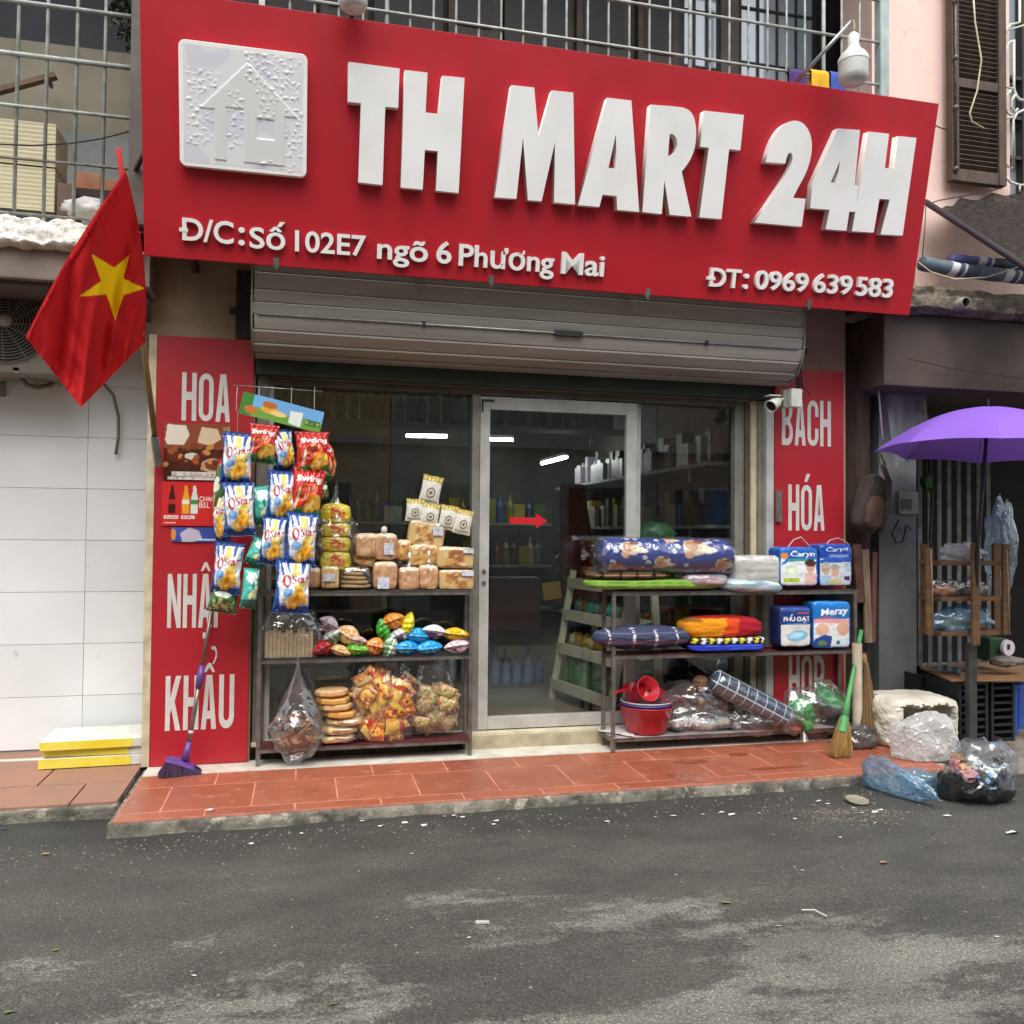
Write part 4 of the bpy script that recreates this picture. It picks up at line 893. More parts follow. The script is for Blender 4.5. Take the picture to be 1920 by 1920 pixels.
# ================================================================== GOODS: shared builders
FILM = filmmat('clear_film'); FILM2 = filmmat('clear_film_milky', haze=.07, bs=16, gmul=1.9); FOIL = printmat('printed_foil', .2, .45, 24, .6, .008); PAPER = printmat('printed_paper', .55); SOFT = printmat('printed_fabric', .9, .35, 120, .2, .004)
def rectpx(px0, py0, px1, py1, y):
    a = W(px0, (py0+py1)/2, y); c = W(px1, (py0+py1)/2, y); m = (px0+px1)/2; return a.x, c.x, W(m, py1, y).z, W(m, py0, y).z
def pouch_mesh(name, w, h, d, canvas=None, seed=0, crimp=.055, nu=44, nv=60, waist=.1, wr=1., lens=False):
    b = MB(); uv = []
    for side in (-1, 1):
        n_u, n_v = (nu, nv) if side < 0 else (16, 20)
        def fn(u, v):
            s = 2*u-1; ww = w*(.3+.7*math.sin(math.pi*min(max(v, .0), 1))**.55) if lens else w*(1-waist*math.sin(math.pi*v)**.8); t_ = min(max((v-crimp)/(1-2*crimp), 0), 1)
            e = math.sin(math.pi*t_)**.55 if 0 < t_ < 1 else 0; dep = d*max(0, 1-abs(s)**2.2)**.62*e
            end = math.exp(-t_*7)+math.exp(-(1-t_)*7); wrk = wr*(.10*d*math.sin(s*17+seed*3+4*v)*end+.16*d*noise.noise(Vector((s*2.3+seed, v*4, seed*2.1)))*e+.07*d*noise.noise(Vector((s*6, v*9, seed)))*e)
            if not 0 < t_ < 1: wrk = .0025*math.sin(v/crimp*14)
            x = s*ww/2+.012*w*noise.noise(Vector((v*6, seed, s))); zz = (v-.5)*h + .012*h*noise.noise(Vector((s*2, seed, 9)))
            return Vector((x, side*(dep+.001)-wrk*(1 if side < 0 else .3), zz))
        b.grid(n_u, n_v, fn)
        for j in range(n_v+1):
            for i in range(n_u+1): uv.append((i/n_u, j/n_v))
        if side > 0:
            pass
    me = b.mesh(name)
    if canvas: canvas.to(me, uv)
    return me
def leaf_mesh(name, w, h, d, ca, cb, seed):
    """small pillow pouch seen on its end: two bulging cheeks meeting in a crimped seam"""
    b = MB(); cols = []; nu, nv = 30, 22; q = random.Random(seed)
    for side in (-1, 1):
        def fn(u, v):
            s, t_ = 2*u-1, 2*v-1; e = max(0, 1-abs(s)**1.7)**.75; z = t_*h/2*(e*.93+.07); y = d*(max(0, 1-abs(t_)**2.2))**.6*(e*.9+.05)
            y += (.13*d*math.sin(s*15+seed+3*t_)*(1-abs(t_)*.6)+.2*d*noise.noise(Vector((s*4, t_*3, seed)))+.12*d*noise.noise(Vector((s*9, t_*7, seed))))*e
            if side < 0 and abs(t_) < .09: y += .6*d*(1-abs(t_)/.09)*(e**.3)
            return Vector((s*w/2, side*y, z+.05*h*s*math.sin(seed)))
        b.grid(nu, nv, fn)
        for j in range(nv+1):
            for i in range(nu+1):
                u, v = i/nu, j/nv; k = noise.noise(Vector((u*3+seed, v*2.5, seed*2))); c = C(cb) if (v < .40 and k > -.05) or abs(v-.5) < .02 else C(ca); cols += [*c, 1]
    me = b.mesh(name); me.color_attributes.new('Col', 'FLOAT_COLOR', 'POINT').data.foreach_set('color', cols); me.polygons.foreach_set('use_smooth', [True]*len(me.polygons)); me.materials.append(FOIL); return me
def superbox_mesh(name, w, d, h, e=5., n=10, canvas=None, seed=0, jit=0., side=None, fr=4., top=None):
    """rounded box, printed on its front face"""
    b = MB(); uv = []; sc = []
    for ax, sg_ in ((1, -1), (1, 1), (0, -1), (0, 1), (2, -1), (2, 1)):
        m = n if (ax, sg_) == (1, -1) else max(6, n//2)
        b0 = len(b.v)
        for j in range(m+1):
            for i in range(m+1):
                s, t_ = 2*i/m-1, 2*j/m-1; p = [0, 0, 0]; o = [k for k in range(3) if k != ax]; p[ax] = sg_; p[o[0]] = s; p[o[1]] = t_
                k = sum(abs(q)**e for q in p)**(1/e); q = Vector(p)/k
                pos = Vector((q.x*w/2, q.y*d/2, q.z*h/2)); pos += q.normalized()*jit*min(w, h)*(noise.noise(Vector((q.x*fr+seed, q.y*fr, q.z*fr-seed)))+.4*noise.noise(Vector((q.x*fr*2.7, q.y*3, q.z*fr*2.7+seed))))
                b.v.append(pos); uv.append(((q.x+1)/2, (q.z+1)/2))
                sc.append((ax, sg_))
        for j in range(m):
            for i in range(m): a = b0+j*(m+1)+i; b.f.append((a, a+1, a+m+2, a+m+1))
    me = b.mesh(name)
    bm = bmesh.new(); bm.from_mesh(me); bmesh.ops.recalc_face_normals(bm, faces=bm.faces); bm.to_mesh(me); bm.free()
    if canvas:
        canvas.to(me, uv)
        if side:
            at = me.color_attributes['Col']
            for i, (ax, sg_) in enumerate(sc):
                if ax == 0 or (ax == 1 and sg_ > 0): at.data[i].color = (*C(side), 1)
                elif ax == 2 and top: at.data[i].color = (*C(top), 1)
    return me
def pack(name, label, cat, box, y, d, canvas=None, mat=None, e=4.4, jit=.035, seed=1, film=None, group=None, side=None, top=None, n=12, roll=0., yaw=0., fs=1.04, fr=4.):
    """a soft pack filling a picture rectangle at depth y (its front), d deep"""
    x0, x1, z0, z1 = rectpx(*box, y); w, h = x1-x0, z1-z0; c = Vector(((x0+x1)/2, y+d/2, (z0+z1)/2))
    me = superbox_mesh(name, w, d, h, e, n, canvas, seed, jit, side, fr, top)
    if film:
        o = thing(name, label, cat, (c.x, c.y, z0), group); q = place('contents', me, c, (0, roll, yaw), mat, o); me.polygons.foreach_set('use_smooth', [True]*len(me.polygons))
        fm = superbox_mesh('wrapper', w*fs, d*1.08, h*fs, e*.8, 14, None, seed+3, .03, fr=5); fm.polygons.foreach_set('use_smooth', [True]*len(fm.polygons)); place('wrapper', fm, c, (0, roll, yaw), film, o); return o
    o = place(name, me, c, (0, roll, yaw), mat); me.polygons.foreach_set('use_smooth', [True]*len(me.polygons)); return tag(o, label, cat, group)
def film_blob(parent, c, sx, sy, sz, seed, mat=FILM, neck=None, name='film_bag', sub=4, jit=.28):
    q = MB().ico((0, 0, 0), 1, sub, jit, (1, 1, 1), seed, 2.2); out = []
    for v in q.v:
        k = v.copy(); sv = Vector((seed, 0, 0)); k += v.normalized()*(.09*(1-2.4*abs(noise.noise(v*2.6+sv)))+.05*(1-2.4*abs(noise.noise(v*6+sv))))
        if neck and k.z > .45: f_ = min(1, (k.z-.45)/.55); s_ = 1-f_*.86; k.x *= s_; k.y *= s_; k.z = .45+(k.z-.45)*neck
        out.append(Vector((c[0]+k.x*sx, c[1]+k.y*sy, c[2]+k.z*sz)))
    q.v = out; return q.obj(name, mat, parent, True)
def sack(parent, box, y, d, seed, mat=None):
    """upright see-through sack: boxy below, gathered and crumpled above"""
    x0, x1, z0, z1 = rectpx(*box, y); cx, cyy = (x0+x1)/2, y+d/2; q = MB(); n = 72
    def fn(u, v):
        a = u*2*math.pi; e = 3.2; c_, s_ = math.cos(a), math.sin(a); k = (abs(c_)**e+abs(s_)**e)**(-1/e)
        r = (.9+.12*math.sin(math.pi*min(v*1.2, 1))) if v > .03 else v/.03*.9
        r *= 1-.22*max(0, v-.72)/.28; P = Vector((c_*2.2, s_*2.2, v*5+seed)); w_ = noise.noise(P)*.07+noise.noise(P*2.6)*.05
        return Vector((cx+(x1-x0)/2*c_*k*(r+w_), cyy+d/2*s_*k*(r+w_), z0+(z1-z0)*v+.012*noise.noise(Vector((c_*3, s_*3, seed)))*(v > .8)))
    q.grid(n, 40, fn); return q.obj('film_bag', mat or FILM, parent, True, recalc=False)
def steel_rack(name, label, x0, x1, y0, y1, zs, skins, ztop):
    o = thing(name, label, 'rack', ((x0+x1)/2, y0, 0)); m = pm('rack_steel', '85817c', .4, vs=14, col2='605b56', metal=.55); w = .022
    for x in (x0, x1):
        for y in (y0, y1): MB().box((x-w/2, y-w/2, .004), (x+w/2, y+w/2, ztop)).obj('leg', m, o, bevel=.002)
    for z, sk in zip(zs, skins):
        for y in (y0, y1): MB().box((x0+w/2, y-w/2+.001, z-.026), (x1-w/2, y+w/2-.001, z-.002)).obj('rail', m, o, bevel=.002)
        for x in (x0, x1): MB().box((x-w/2+.001, y0+w/2, z-.026), (x+w/2-.001, y1-w/2, z-.002)).obj('rail', m, o)
        MB().box((x0-.004, y0-w/2-.003, z-.0018), (x1+.004, y1+w/2, z+.001)).obj('shelf', sk, o)
    return o
MAROON = pm('maroon_board', '5a2126', .5, vs=8, col2='47191d'); BLKSH = pm('black_board', '2d2a29', .5, vs=8, var=.2); WHSH = pm('white_board', 'b4aeb0', .55, vs=5, col2='8f8a8c'); GRSH = pm('grey_board', '6f6a66', .45, vs=8, col2='55504d', metal=.3)
LR = steel_rack('snack_rack', 'three-tier steel rack loaded with snacks and bread left of the glass door', -.224, .952, -.11, .045, (.955, .585, .10), (GRSH, BLKSH, MAROON), .955)
RRK = steel_rack('household_rack', 'three-tier steel rack loaded with bedding and diapers right of the door', 1.795, 3.42, -.20, .0-.03, (.948, .572, .085), (GRSH, MAROON, WHSH), .948)

# ---------------------------------------------------------------- print designs
def ostar():
    c = Canvas(56, 78, 'e4e7ee')
    c.rect(0, 0, 1, .15, '16407f'); c.rect(0, .93, 1, 1, '17437f'); c.poly([(0, .15), (.18, .15), (.05, .55), (.12, 1), (0, 1)], '1d4a92'); c.poly([(1, .62), (.93, .8), (.96, 1), (1, 1)], '1d4a92')
    c.poly([(.28, .95), (.36, .95), (.42, .76), (.36, .74)], '24549f'); c.poly([(.72, .95), (.84, .95), (.8, .72), (.74, .74)], '24549f'); c.poly([(.10, .95), (.16, .95), (.24, .72), (.18, .7)], '24549f')
    c.ell(.55, .82, .1, .09, 'e9c54a'); c.ell(.56, .74, .14, .06, 'e6d28a'); c.rect(0, .14, 1, .19, '1d5fae', .7)
    c.ell(.36, .38, .16, .07, '6c9fd4', .2); c.ell(.84, .45, .08, .05, '3e6ca8', .5); c.ell(.3, .43, .1, .04, '9cc0e2')
    c.ell(.72, .5, .2, .1, 'e8d577', .3); c.ell(.6, .25, .26, .14, 'e6a42c', .4); c.ell(.72, .36, .2, .11, 'eeba45', -.2); c.ell(.48, .2, .18, .07, 'efc862', .2); c.ell(.62, .28, .12, .06, 'd98c1d', .5); c.ell(.85, .24, .12, .05, 'e8b040', -.4)
    c.ell(.3, .6, .125, .115, 'b9202c', .25); c.ell(.31, .6, .055, .085, 'f2f2f2', .25); c.text('Star', .46, .55, .98, .70, 'b01c2a', .015, .08, .04); c.rect(.435, .69, .46, .74, 'b01c2a')
    return c
def swing():
    c = Canvas(56, 78, 'c0281f'); c.rect(0, .9, 1, 1, 'a51d1b'); c.rect(0, 0, 1, .16, '2c6b2c'); c.poly([(0, .1), (1, .1), (1, .2), (.6, .3), (.3, .22), (0, .14)], '2e7a33')
    c.ell(.45, .52, .36, .17, 'e06a3c', .2); c.ell(.4, .52, .27, .12, '8e2a18', .2); c.ell(.38, .54, .18, .07, 'b8482a', .3); c.ell(.58, .47, .1, .05, 'd8741f')
    c.ell(.68, .3, .3, .14, 'e9a22c', .5); c.ell(.85, .36, .14, .14, 'efb84a', .3); c.ell(.6, .26, .14, .06, 'f3cf7d', .4); c.poly([(.12, .2), (.2, .6), (.26, .6), (.22, .2)], 'e9c4a8')
    c.text('Swing', .1, .68, .92, .84, 'f4f1ee', .03, .1, .02); return c
def greenbag(): return Canvas(40, 56, '48703c').rect(0, 0, 1, .1, '2c5a24').rect(0, .9, 1, 1, 'b0332c').ell(.5, .3, .35, .16, '7a6a54', .3).speck(['9cb35a', '4a3a2a', 'b9a37a', '2f4a28'], 40, .06, 4, (.1, .1, .9, .5)).ell(.5, .66, .32, .1, 'dfe7d3')
def tealbag(): return Canvas(40, 56, '4fb7a3').rect(0, 0, 1, .22, '2a6a5c').ell(.5, .75, .4, .14, 'd9ede6').ell(.55, .4, .3, .12, 'e2d89a', .4).ell(.4, .48, .2, .09, '86d3c2').speck(['c7e3da', '2f8676', 'e3e0b0'], 18, .06, 2)
def yellowpack(): return Canvas(44, 26, 'e6cf2c').rect(.3, .3, .8, .8, 'dd7a33').rect(.33, .36, .77, .74, 'd1562c').text('CAKE', .38, .44, .72, .66, 'f4d98a').rect(0, 0, .1, 1, 'c9bd3a').rect(.9, 0, 1, 1, 'c9bd3a').rect(.1, .0, .9, .14, '9c6a3a').speck(['f2e87a', 'cbb420'], 22, .05, 6)
def bread(seed=1):
    c = Canvas(30, 34, 'd09c6c'); c.speck(['dcab7c', 'c08a5c', 'e4bd92', 'b97c4e'], 40, .09, seed); c.rect(0, .84, 1, 1, 'ead0ae'); return c
def croissant(seed=1):
    c = Canvas(44, 24, 'dba452'); c.speck(['ecbf70', 'bd7a30', 'f4d79c', 'a8622a', 'e0aa55'], 45, .1, seed, asp=1.5); c.rect(0, .0, .16, 1, 'e2bd79').rect(.84, 0, 1, 1, 'e2bd79').rect(0, .88, 1, 1, 'e8d3a5'); return c
def milkpack(): return Canvas(30, 36, 'dcd9cc').rect(0, .78, 1, 1, 'b39a3c').rect(0, .0, 1, .06, 'c3bda6').ell(.5, .4, .23, .19, '7a6a55').ell(.5, .4, .16, .13, 'dcd9cc').ell(.5, .4, .09, .07, '7a6a55').rect(.1, .1, .9, .14, 'a79f8c')
BAGS = {'o': [pouch_mesh('chip_bag', .20, .28, .055, ostar(), s, waist=.14, wr=2.0) for s in (1, 2.3, 3.7)], 's': [pouch_mesh('chip_bag', .20, .28, .055, swing(), s, waist=.14, wr=2.0) for s in (4.2, 5.1)], 'g': [pouch_mesh('chip_bag', .18, .26, .04, greenbag(), 6.)], 't': [pouch_mesh('chip_bag', .18, .26, .045, tealbag(), 7.)]}
for l in BAGS.values():
    for me in l: me.materials.append(FOIL); me.polygons.foreach_set('use_smooth', [True]*len(me.polygons))
HOOK = pm('clear_strip', 'b3aea6', .3, vs=20)
def chip(kind, var, box, y, label, roll=0., yaw=0., pitch=0.):
    x0, x1, z0, z1 = rectpx(*box, y); me = BAGS[kind][var % len(BAGS[kind])]; w0, h0 = (.20, .28) if kind in 'os' else (.18, .26)
    o = place('chip_bag', me, ((x0+x1)/2, y, (z0+z1)/2), (pitch, roll, yaw), None, None, ((x1-x0)/w0*1.06, 1., (z1-z0)/h0*1.03)); return tag(o, label, 'chip bag', 'bags of chips hanging left of the door')
yA = -.30
chip('o', 0, (414, 812, 474, 908), yA, "blue and white O'Star chip bag at the top left of the hanging column", .06, -.15)
chip('o', 1, (418, 905, 478, 1004), yA-.02, "blue and white O'Star chip bag second from the top in the left column", -.04, -.1)
chip('o', 2, (398, 1018, 455, 1113), yA-.01, "blue and white O'Star chip bag lowest in the left column, above the purple broom handle", .08, -.2)
chip('s', 0, (464, 796, 520, 868), yA, 'red Swing chip bag directly under the left end of the advert card', .1, -.1)
chip('o', 1, (508, 806, 552, 882), yA+.035, "O'Star chip bag tucked behind the upper left red Swing bag", -.14, .35)
chip('o', 2, (500, 884, 553, 978), yA-.01, "O'Star chip bag in the middle column left of the lower red Swing bag", .04, .1)
chip('o', 0, (488, 968, 538, 1058), yA-.03, "O'Star chip bag left of the pair above the rack's top shelf", .1, -.25)
chip('o', 1, (534, 962, 594, 1062), yA-.05, "O'Star chip bag right of the pair above the rack's top shelf", .06, .05)
chip('o', 2, (514, 1050, 582, 1148), yA-.06, "lowest O'Star chip bag, hanging in front of the rack's top rail", .05, .1)
chip('s', 1, (554, 810, 618, 890), yA+.02, 'red Swing chip bag under the right end of the advert card', -.03, .15)
chip('s', 0, (544, 878, 606, 974), yA-.0, 'lower red Swing chip bag above the right of the chip bag pair', .12, .1)
chip('g', 0, (399, 862, 432, 1000), yA+.06, 'green chip bag showing edge-on behind the left column', .08, -.95)
chip('o', 1, (402, 925, 440, 1018), yA+.04, "O'Star chip bag turned sideways behind the left column", .03, -.8)
chip('g', 0, (392, 1096, 446, 1148), yA+.02, 'dark green chip bag at the bottom of the left column', .15, -.1)
chip('t', 0, (474, 912, 514, 984), yA+.03, 'turquoise chip bag behind the middle column', -.15, .2)
chip('t', 0, (452, 1066, 484, 1140), yA+.0, 'turquoise chip bag hanging alone left of the rack post', .1, .5)
chip('t', 0, (464, 1010, 504, 1062), yA+.02, 'turquoise chip bag peeping out left of the chip bag pair', .4, .3)
chip('s', 1, (596, 828, 624, 902), yA+.06, 'chip bag seen edge-on right of the top right Swing bag', -.25, 1.0)
chip('g', 0, (588, 902, 616, 936), yA+.05, 'small green and yellow bag behind the lower red Swing bag', -.2, .6)
# hanging strips that carry the bags
for k, (px, y0_, y1_) in enumerate(((443, 770, 1030), (484, 780, 1080), (545, 790, 1060), (588, 800, 900))):
    hg = thing('hanging_strip', ('leftmost', 'second', 'third', 'rightmost')[k]+' clear strip that the chip bags hang from', 'strip', W(px, y1_, yA+.05), 'strips carrying chip bags')
    MB().box(tuple(W(px-2, y1_, yA+.05)), tuple(W(px+3, y0_, yA+.05)+Vector((0, .003, 0)))).obj('strip', HOOK, hg)
    MB().tube([W(px, y0_, yA+.05), W(px+1, y0_-30, yA+.06), W(px+2, 726, yA+.08)], .0018, 5).obj('string', HOOK, hg)
tag(MB().tube([W(436, 722, yA+.08), W(520, 728, yA+.08), W(606, 734, yA+.08)], .003, 6).obj('hanging_wire', STEEL, None, True), 'thin wire above the advert card that carries the chip strips', 'wire')
# advert card over the chips (scenery and chips only)
c = Canvas(90, 44, '6fa7d6'); c.rect(0, 0, 1, .42, '5f8f3c'); c.poly([(0, .3), (.25, .5), (.5, .42), (.8, .5), (1, .44), (1, 0), (0, 0)], '6d9a40'); c.rect(0, 0, .14, 1, '3f7a35'); c.ell(.36, .45, .12, .16, 'd9a441'); c.ell(.34, .68, .09, .16, 'b06a2a'); c.ell(.46, .38, .1, .12, 'e6c983'); c.ell(.13, .3, .08, .18, 'b8703c'); c.poly([(.6, .1), (.75, .05), (.75, .72), (.6, .66)], 'dfe6de'); c.rect(.8, .2, .98, .48, '42703a'); c.text('Khoai tây', .81, .25, .97, .43, 'd8d27a')
a = W(447, 775, -.31); e_ = W(600, 812, -.27); m = frame(a, (e_-a), (0.05, .12, 1.)); m = frame(a, (e_-a), Vector((-.0, 0, 1))-(e_-a).normalized()*(e_-a).normalized().z)
hgt = W(447, 733, -.31).z-a.z
tag(printed_sheet('advert_card', c, m, (e_-a).length, hgt, printmat('glossy_card', .3), None, lambda u, v: .012*math.sin(u*5)), 'glossy blue and green potato chip advert card above the hanging bags', 'card')
# posters on the left red panel
c = Canvas(84, 88, '4a2018'); c.rect(0, .55, 1, 1, '8c4a2c'); c.poly([(.02, .7), (.05, .98), (.32, .97), (.38, .8), (.3, .62), (.05, .62)], 'e2d5c4'); c.poly([(.5, .68), (.56, .95), (.8, .92), (.86, .74), (.7, .62), (.52, .66)], 'd9c3a0'); c.poly([(.9, .6), (.88, .95), (1, .97), (1, .6)], 'a6865a'); c.ell(.42, .42, .11, .06, 'd8ccb8'); c.ell(.8, .26, .24, .14, 'b9a58c'); c.ell(.8, .27, .2, .1, '7a3a1c'); c.ell(.18, .4, .14, .08, '6a2a1a'); c.speck(['a0522d', 'c98a4a', '5a241a', '7a3c24'], 34, .05, 5, (0, .2, 1, .6))
c.rect(.12, .06, .86, .145, 'd9d2c8'); c.rect(.06, -.01, .98, .055, 'd9d2c8'); c.text('CHO BỮA CƠM', .14, .075, .84, .13, '5a4a42'); c.text('GIA ĐÌNH THÊM VỊ', .08, .005, .96, .05, '5a4a42')
def poster(cv, box, label, y=-.019):
    x0, x1, z0, z1 = rectpx(*box, y); tag(printed_sheet('poster', cv, frame((x0, y, z0), (1, 0, 0), (0, 0, 1)), x1-x0, z1-z0, printmat('glossy_card', .3), None, lambda u, v: .003*math.sin(u*4+v*3)+.003), label, 'poster', 'posters on the left red panel')
poster(c, (307, 795, 432, 900), 'food photo poster with bowls and white cloth below the letters HOA')
c = Canvas(80, 66, 'c92a2c')
for (x, col, lab) in ((.12, '3a1412', 'b52a2a'), (.36, 'e0a02a', 'e7dfc8'), (.51, 'd8dcd6', '3f8a4a')):
    c.poly([(x, .28), (x, .6), (x+.03, .78), (x+.04, .92), (x+.085, .92), (x+.095, .78), (x+.125, .6), (x+.125, .28)], col); c.rect(x, .5, x+.125, .6, lab)
c.rect(.04, .16, .3, .24, 'e8d9d4'); c.rect(.34, .16, .58, .24, 'e8d9d4'); c.text('9.000', .07, .175, .27, .225, '8a2422'); c.text('8.000', .37, .175, .55, .225, '8a2422'); c.text('CHAI', .66, .56, .88, .68, 'f0e4e0'); c.text('BSL', .66, .42, .84, .54, 'f0e4e0'); c.rect(.04, .06, .26, .09, 'e8a8a0')
poster(c, (303, 904, 410, 986), 'red drinks poster with three bottles below the food poster', -.0185)
c = Canvas(60, 22, '3d4f9c'); c.poly([(.25, 0), (.2, .6), (.4, 1), (.62, .8), (.7, .2), (.5, 0)], 'b9aec0'); c.ell(.05, .5, .06, .4, 'd98c3a'); c.rect(.6, .1, 1, .22, 'd5d8e4')
poster(c, (321, 989, 404, 1016), 'narrow blue strip poster under the red drinks poster')

# ---------------------------------------------------------------- top shelf of the left rack
YF = -.10
WRAP = filmmat('bread_wrap', haze=.03, bs=26, bump=1., rough=.12, gmul=1.2)
def pillowy(kindlabel, box, y, d, cv, label, cat, film=WRAP, **k): return pack(kindlabel, label, cat, box, y, d, cv, FOIL if film is None else PAPER, film=film, **k)
# tall clear bag with yellow cake packs
o = thing('cake_bag', 'tall clear bag of stacked yellow cake packs beside the chip bags', 'bag', W(628, 1075, -.05))
YP = yellowpack()
for (y0_, y1_, r_) in ((945, 982, .02), (980, 1008, -.03), (1006, 1036, .03), (1034, 1072, 0)):
    x0, x1, z0, z1 = rectpx(601, y0_, 659, y1_, YF); me = pouch_mesh('cake_pack', z1-z0, x1-x0, .05, None, y0_*.01, nu=26, nv=44, crimp=.06, waist=.05)
    me = superbox_mesh('cake_pack', (x1-x0), .1, (z1-z0)*1.08, 3.2, 20, YP, y0_*.1, .05); me.materials.append(FOIL); me.polygons.foreach_set('use_smooth', [True]*len(me.polygons)); place('cake_pack', me, ((x0+x1)/2, -.04, (z0+z1)/2), (0, r_, 0), None, o)
x0, x1, z0, z1 = rectpx(596, 945, 664, 1078, YF); film_blob(o, ((x0+x1)/2, -.04, (z0+z1)/2), (x1-x0)*.56, .07, (z1-z0)*.53, 3, FILM, 1.5)
LBL = pm('price_label', 'd9dade', .5, vs=40, col2='9aa0b4')
def labelled(o, box, y): x0, x1, z0, z1 = rectpx(*box, y); MB().box((x0, y-.002, z0), (x1, y, z1)).obj('price_label', LBL, o)
pillowy('bread_bag', (576, 1064, 602, 1104), YF, .08, bread(3), 'small bag of brown rolls left of the labelled carton', 'bread', seed=2, e=4)
o = pillowy('pastry_carton', (602, 1062, 636, 1104), YF-.01, .09, croissant(9), 'small pastry carton with white price label under the cake bag', 'carton', seed=5, e=8, jit=.01); labelled(o, (606, 1076, 628, 1090), YF-.018)
o = thing('cracker_stack', 'low stack of thin cracker packs right of the small pastry carton', 'crackers', W(664, 1104, -.05))
for k in range(5):
    x0, x1, z0, z1 = rectpx(637+k*2, 1096-k*8, 698-k*5, 1104-k*8, YF); me = superbox_mesh('cracker_pack', x1-x0, .11, (z1-z0)*1.1, 3, 8, None, k, .05); me.polygons.foreach_set('use_smooth', [True]*len(me.polygons)); place('cracker_pack', me, ((x0+x1)/2, -.04, (z0+z1)/2), (0, rnd.uniform(-.08, .08), rnd.uniform(-.2, .2)), pm('cracker', 'c3a068', .5, vs=30, col2='a07c45'), o)
x0, x1, z0, z1 = rectpx(636, 1062, 700, 1106, YF); fm = superbox_mesh('wrapper', x1-x0, .13, z1-z0, 4, 12, None, 3, .05); fm.polygons.foreach_set('use_smooth', [True]*len(fm.polygons)); place('wrapper', fm, ((x0+x1)/2, -.04, (z0+z1)/2), (0, 0, 0), FILM, o)
pillowy('bread_bag', (662, 1038, 706, 1062), -.03, .06, croissant(4), 'bag of small buns lying behind the cracker stack', 'bread', seed=12, roll=.3, e=3)
pillowy('bread_bag', (666, 1000, 712, 1046), -.06, .08, bread(5), 'sliced loaf bag lying at the back left of the bread pile', 'bread', seed=4, e=5)
o = pillowy('bread_bag', (702, 1000, 746, 1050), -.07, .08, bread(6), 'loaf bag with paper label and white knot on top of the pile', 'bread', seed=6, e=5); labelled(o, (720, 1018, 738, 1040), -.078)
MB().ico(W(720, 994, -.05), .018, 2, .4, (1, 1, 1.3), 4).obj('knot', pm('white_film', 'd5d3d0', .4), o, True)
pillowy('pastry_bag', (742, 1012, 772, 1052), -.05, .08, croissant(7), 'bag of rolls behind the two upright loaves', 'pastry', seed=8, e=3.5)
o = pillowy('bread_bag', (700, 1054, 746, 1106), YF-.01, .08, bread(8), 'upright loaf bag with white round label in front', 'bread', seed=7, e=6); labelled(o, (708, 1082, 730, 1104), YF-.02)
for (bxx, sd, lab) in (((748, 1064, 788, 1108), 9, 'upright loaf in a tied bag, left of the pair'), ((786, 1060, 822, 1106), 10, 'upright loaf in a tied bag, right of the pair')):
    o = pillowy('bread_bag', bxx, YF-.015, .085, bread(sd), lab, 'bread', seed=sd, e=6)
    m_ = (bxx[0]+bxx[2])/2; MB().lathe([(.045, 0), (.03, .02), (.008, .04), (.006, .06), (.02, .085), (.026, .095)], W(m_, bxx[1]+3, YF+.03), 12).obj('tied_top', FILM2, o, True)
pillowy('pastry_bag', (764, 1020, 826, 1062), -.04, .07, croissant(11), 'bag of brown pastries behind the two tied loaves', 'pastry', seed=11, e=4)
o = pillowy('pastry_tray', (766, 978, 834, 1024), -.03, .07, croissant(12), 'tray of cookies with white label leaning on the pastry bags', 'tray', seed=13, e=8, jit=.01, roll=.12); labelled(o, (812, 988, 830, 1004), -.04)
o = pillowy('pastry_tray', (820, 1026, 890, 1066), YF, .1, croissant(14), 'upper croissant tray stacked at the rack\'s right end', 'tray', seed=14, e=8, jit=.01, roll=.03); labelled(o, (868, 1028, 888, 1037), YF-.01)
o = pillowy('pastry_tray', (822, 1068, 890, 1106), YF, .1, croissant(15), 'lower croissant tray at the rack\'s right end', 'tray', seed=15, e=8, jit=.01); labelled(o, (866, 1070, 888, 1080), YF-.01)
# milk cake packs on a yellow stick
MP = milkpack(); MPM = pouch_mesh('milk_cake_pack', .1, .13, .02, MP, 3., nu=30, nv=36); MPM.materials.append(FOIL); MPM.polygons.foreach_set('use_smooth', [True]*len(MPM.polygons))
for k, (bxx, r_) in enumerate((((788, 892, 828, 946), .2), ((760, 936, 796, 978), .06), ((788, 944, 824, 986), .16), ((822, 948, 856, 994), .16), ((850, 956, 884, 1002), .2))):
    x0, x1, z0, z1 = rectpx(*bxx, -.0); lab = ('topmost white and gold cake pack above the bread pile', 'leftmost white and gold cake pack in the row of four', 'second white and gold cake pack in the row of four', 'third white and gold cake pack in the row of four', 'rightmost white and gold cake pack in the row of four')[k]
    tag(place('milk_cake_pack', MPM, ((x0+x1)/2, -.0-.008*k, (z0+z1)/2), (0, r_, 0), None, None, ((x1-x0)/.1, 1, (z1-z0)/.13)), lab, 'cake pack', 'white and gold cake packs')
tag(MB().box(tuple(W(817, 1010, .015)), tuple(W(823, 925, .015)+Vector((0, .01, 0)))).obj('display_stick', pm('yellow_stick', 'b3862f', .6), None), 'yellow upright stick behind the white and gold cake packs', 'stick')

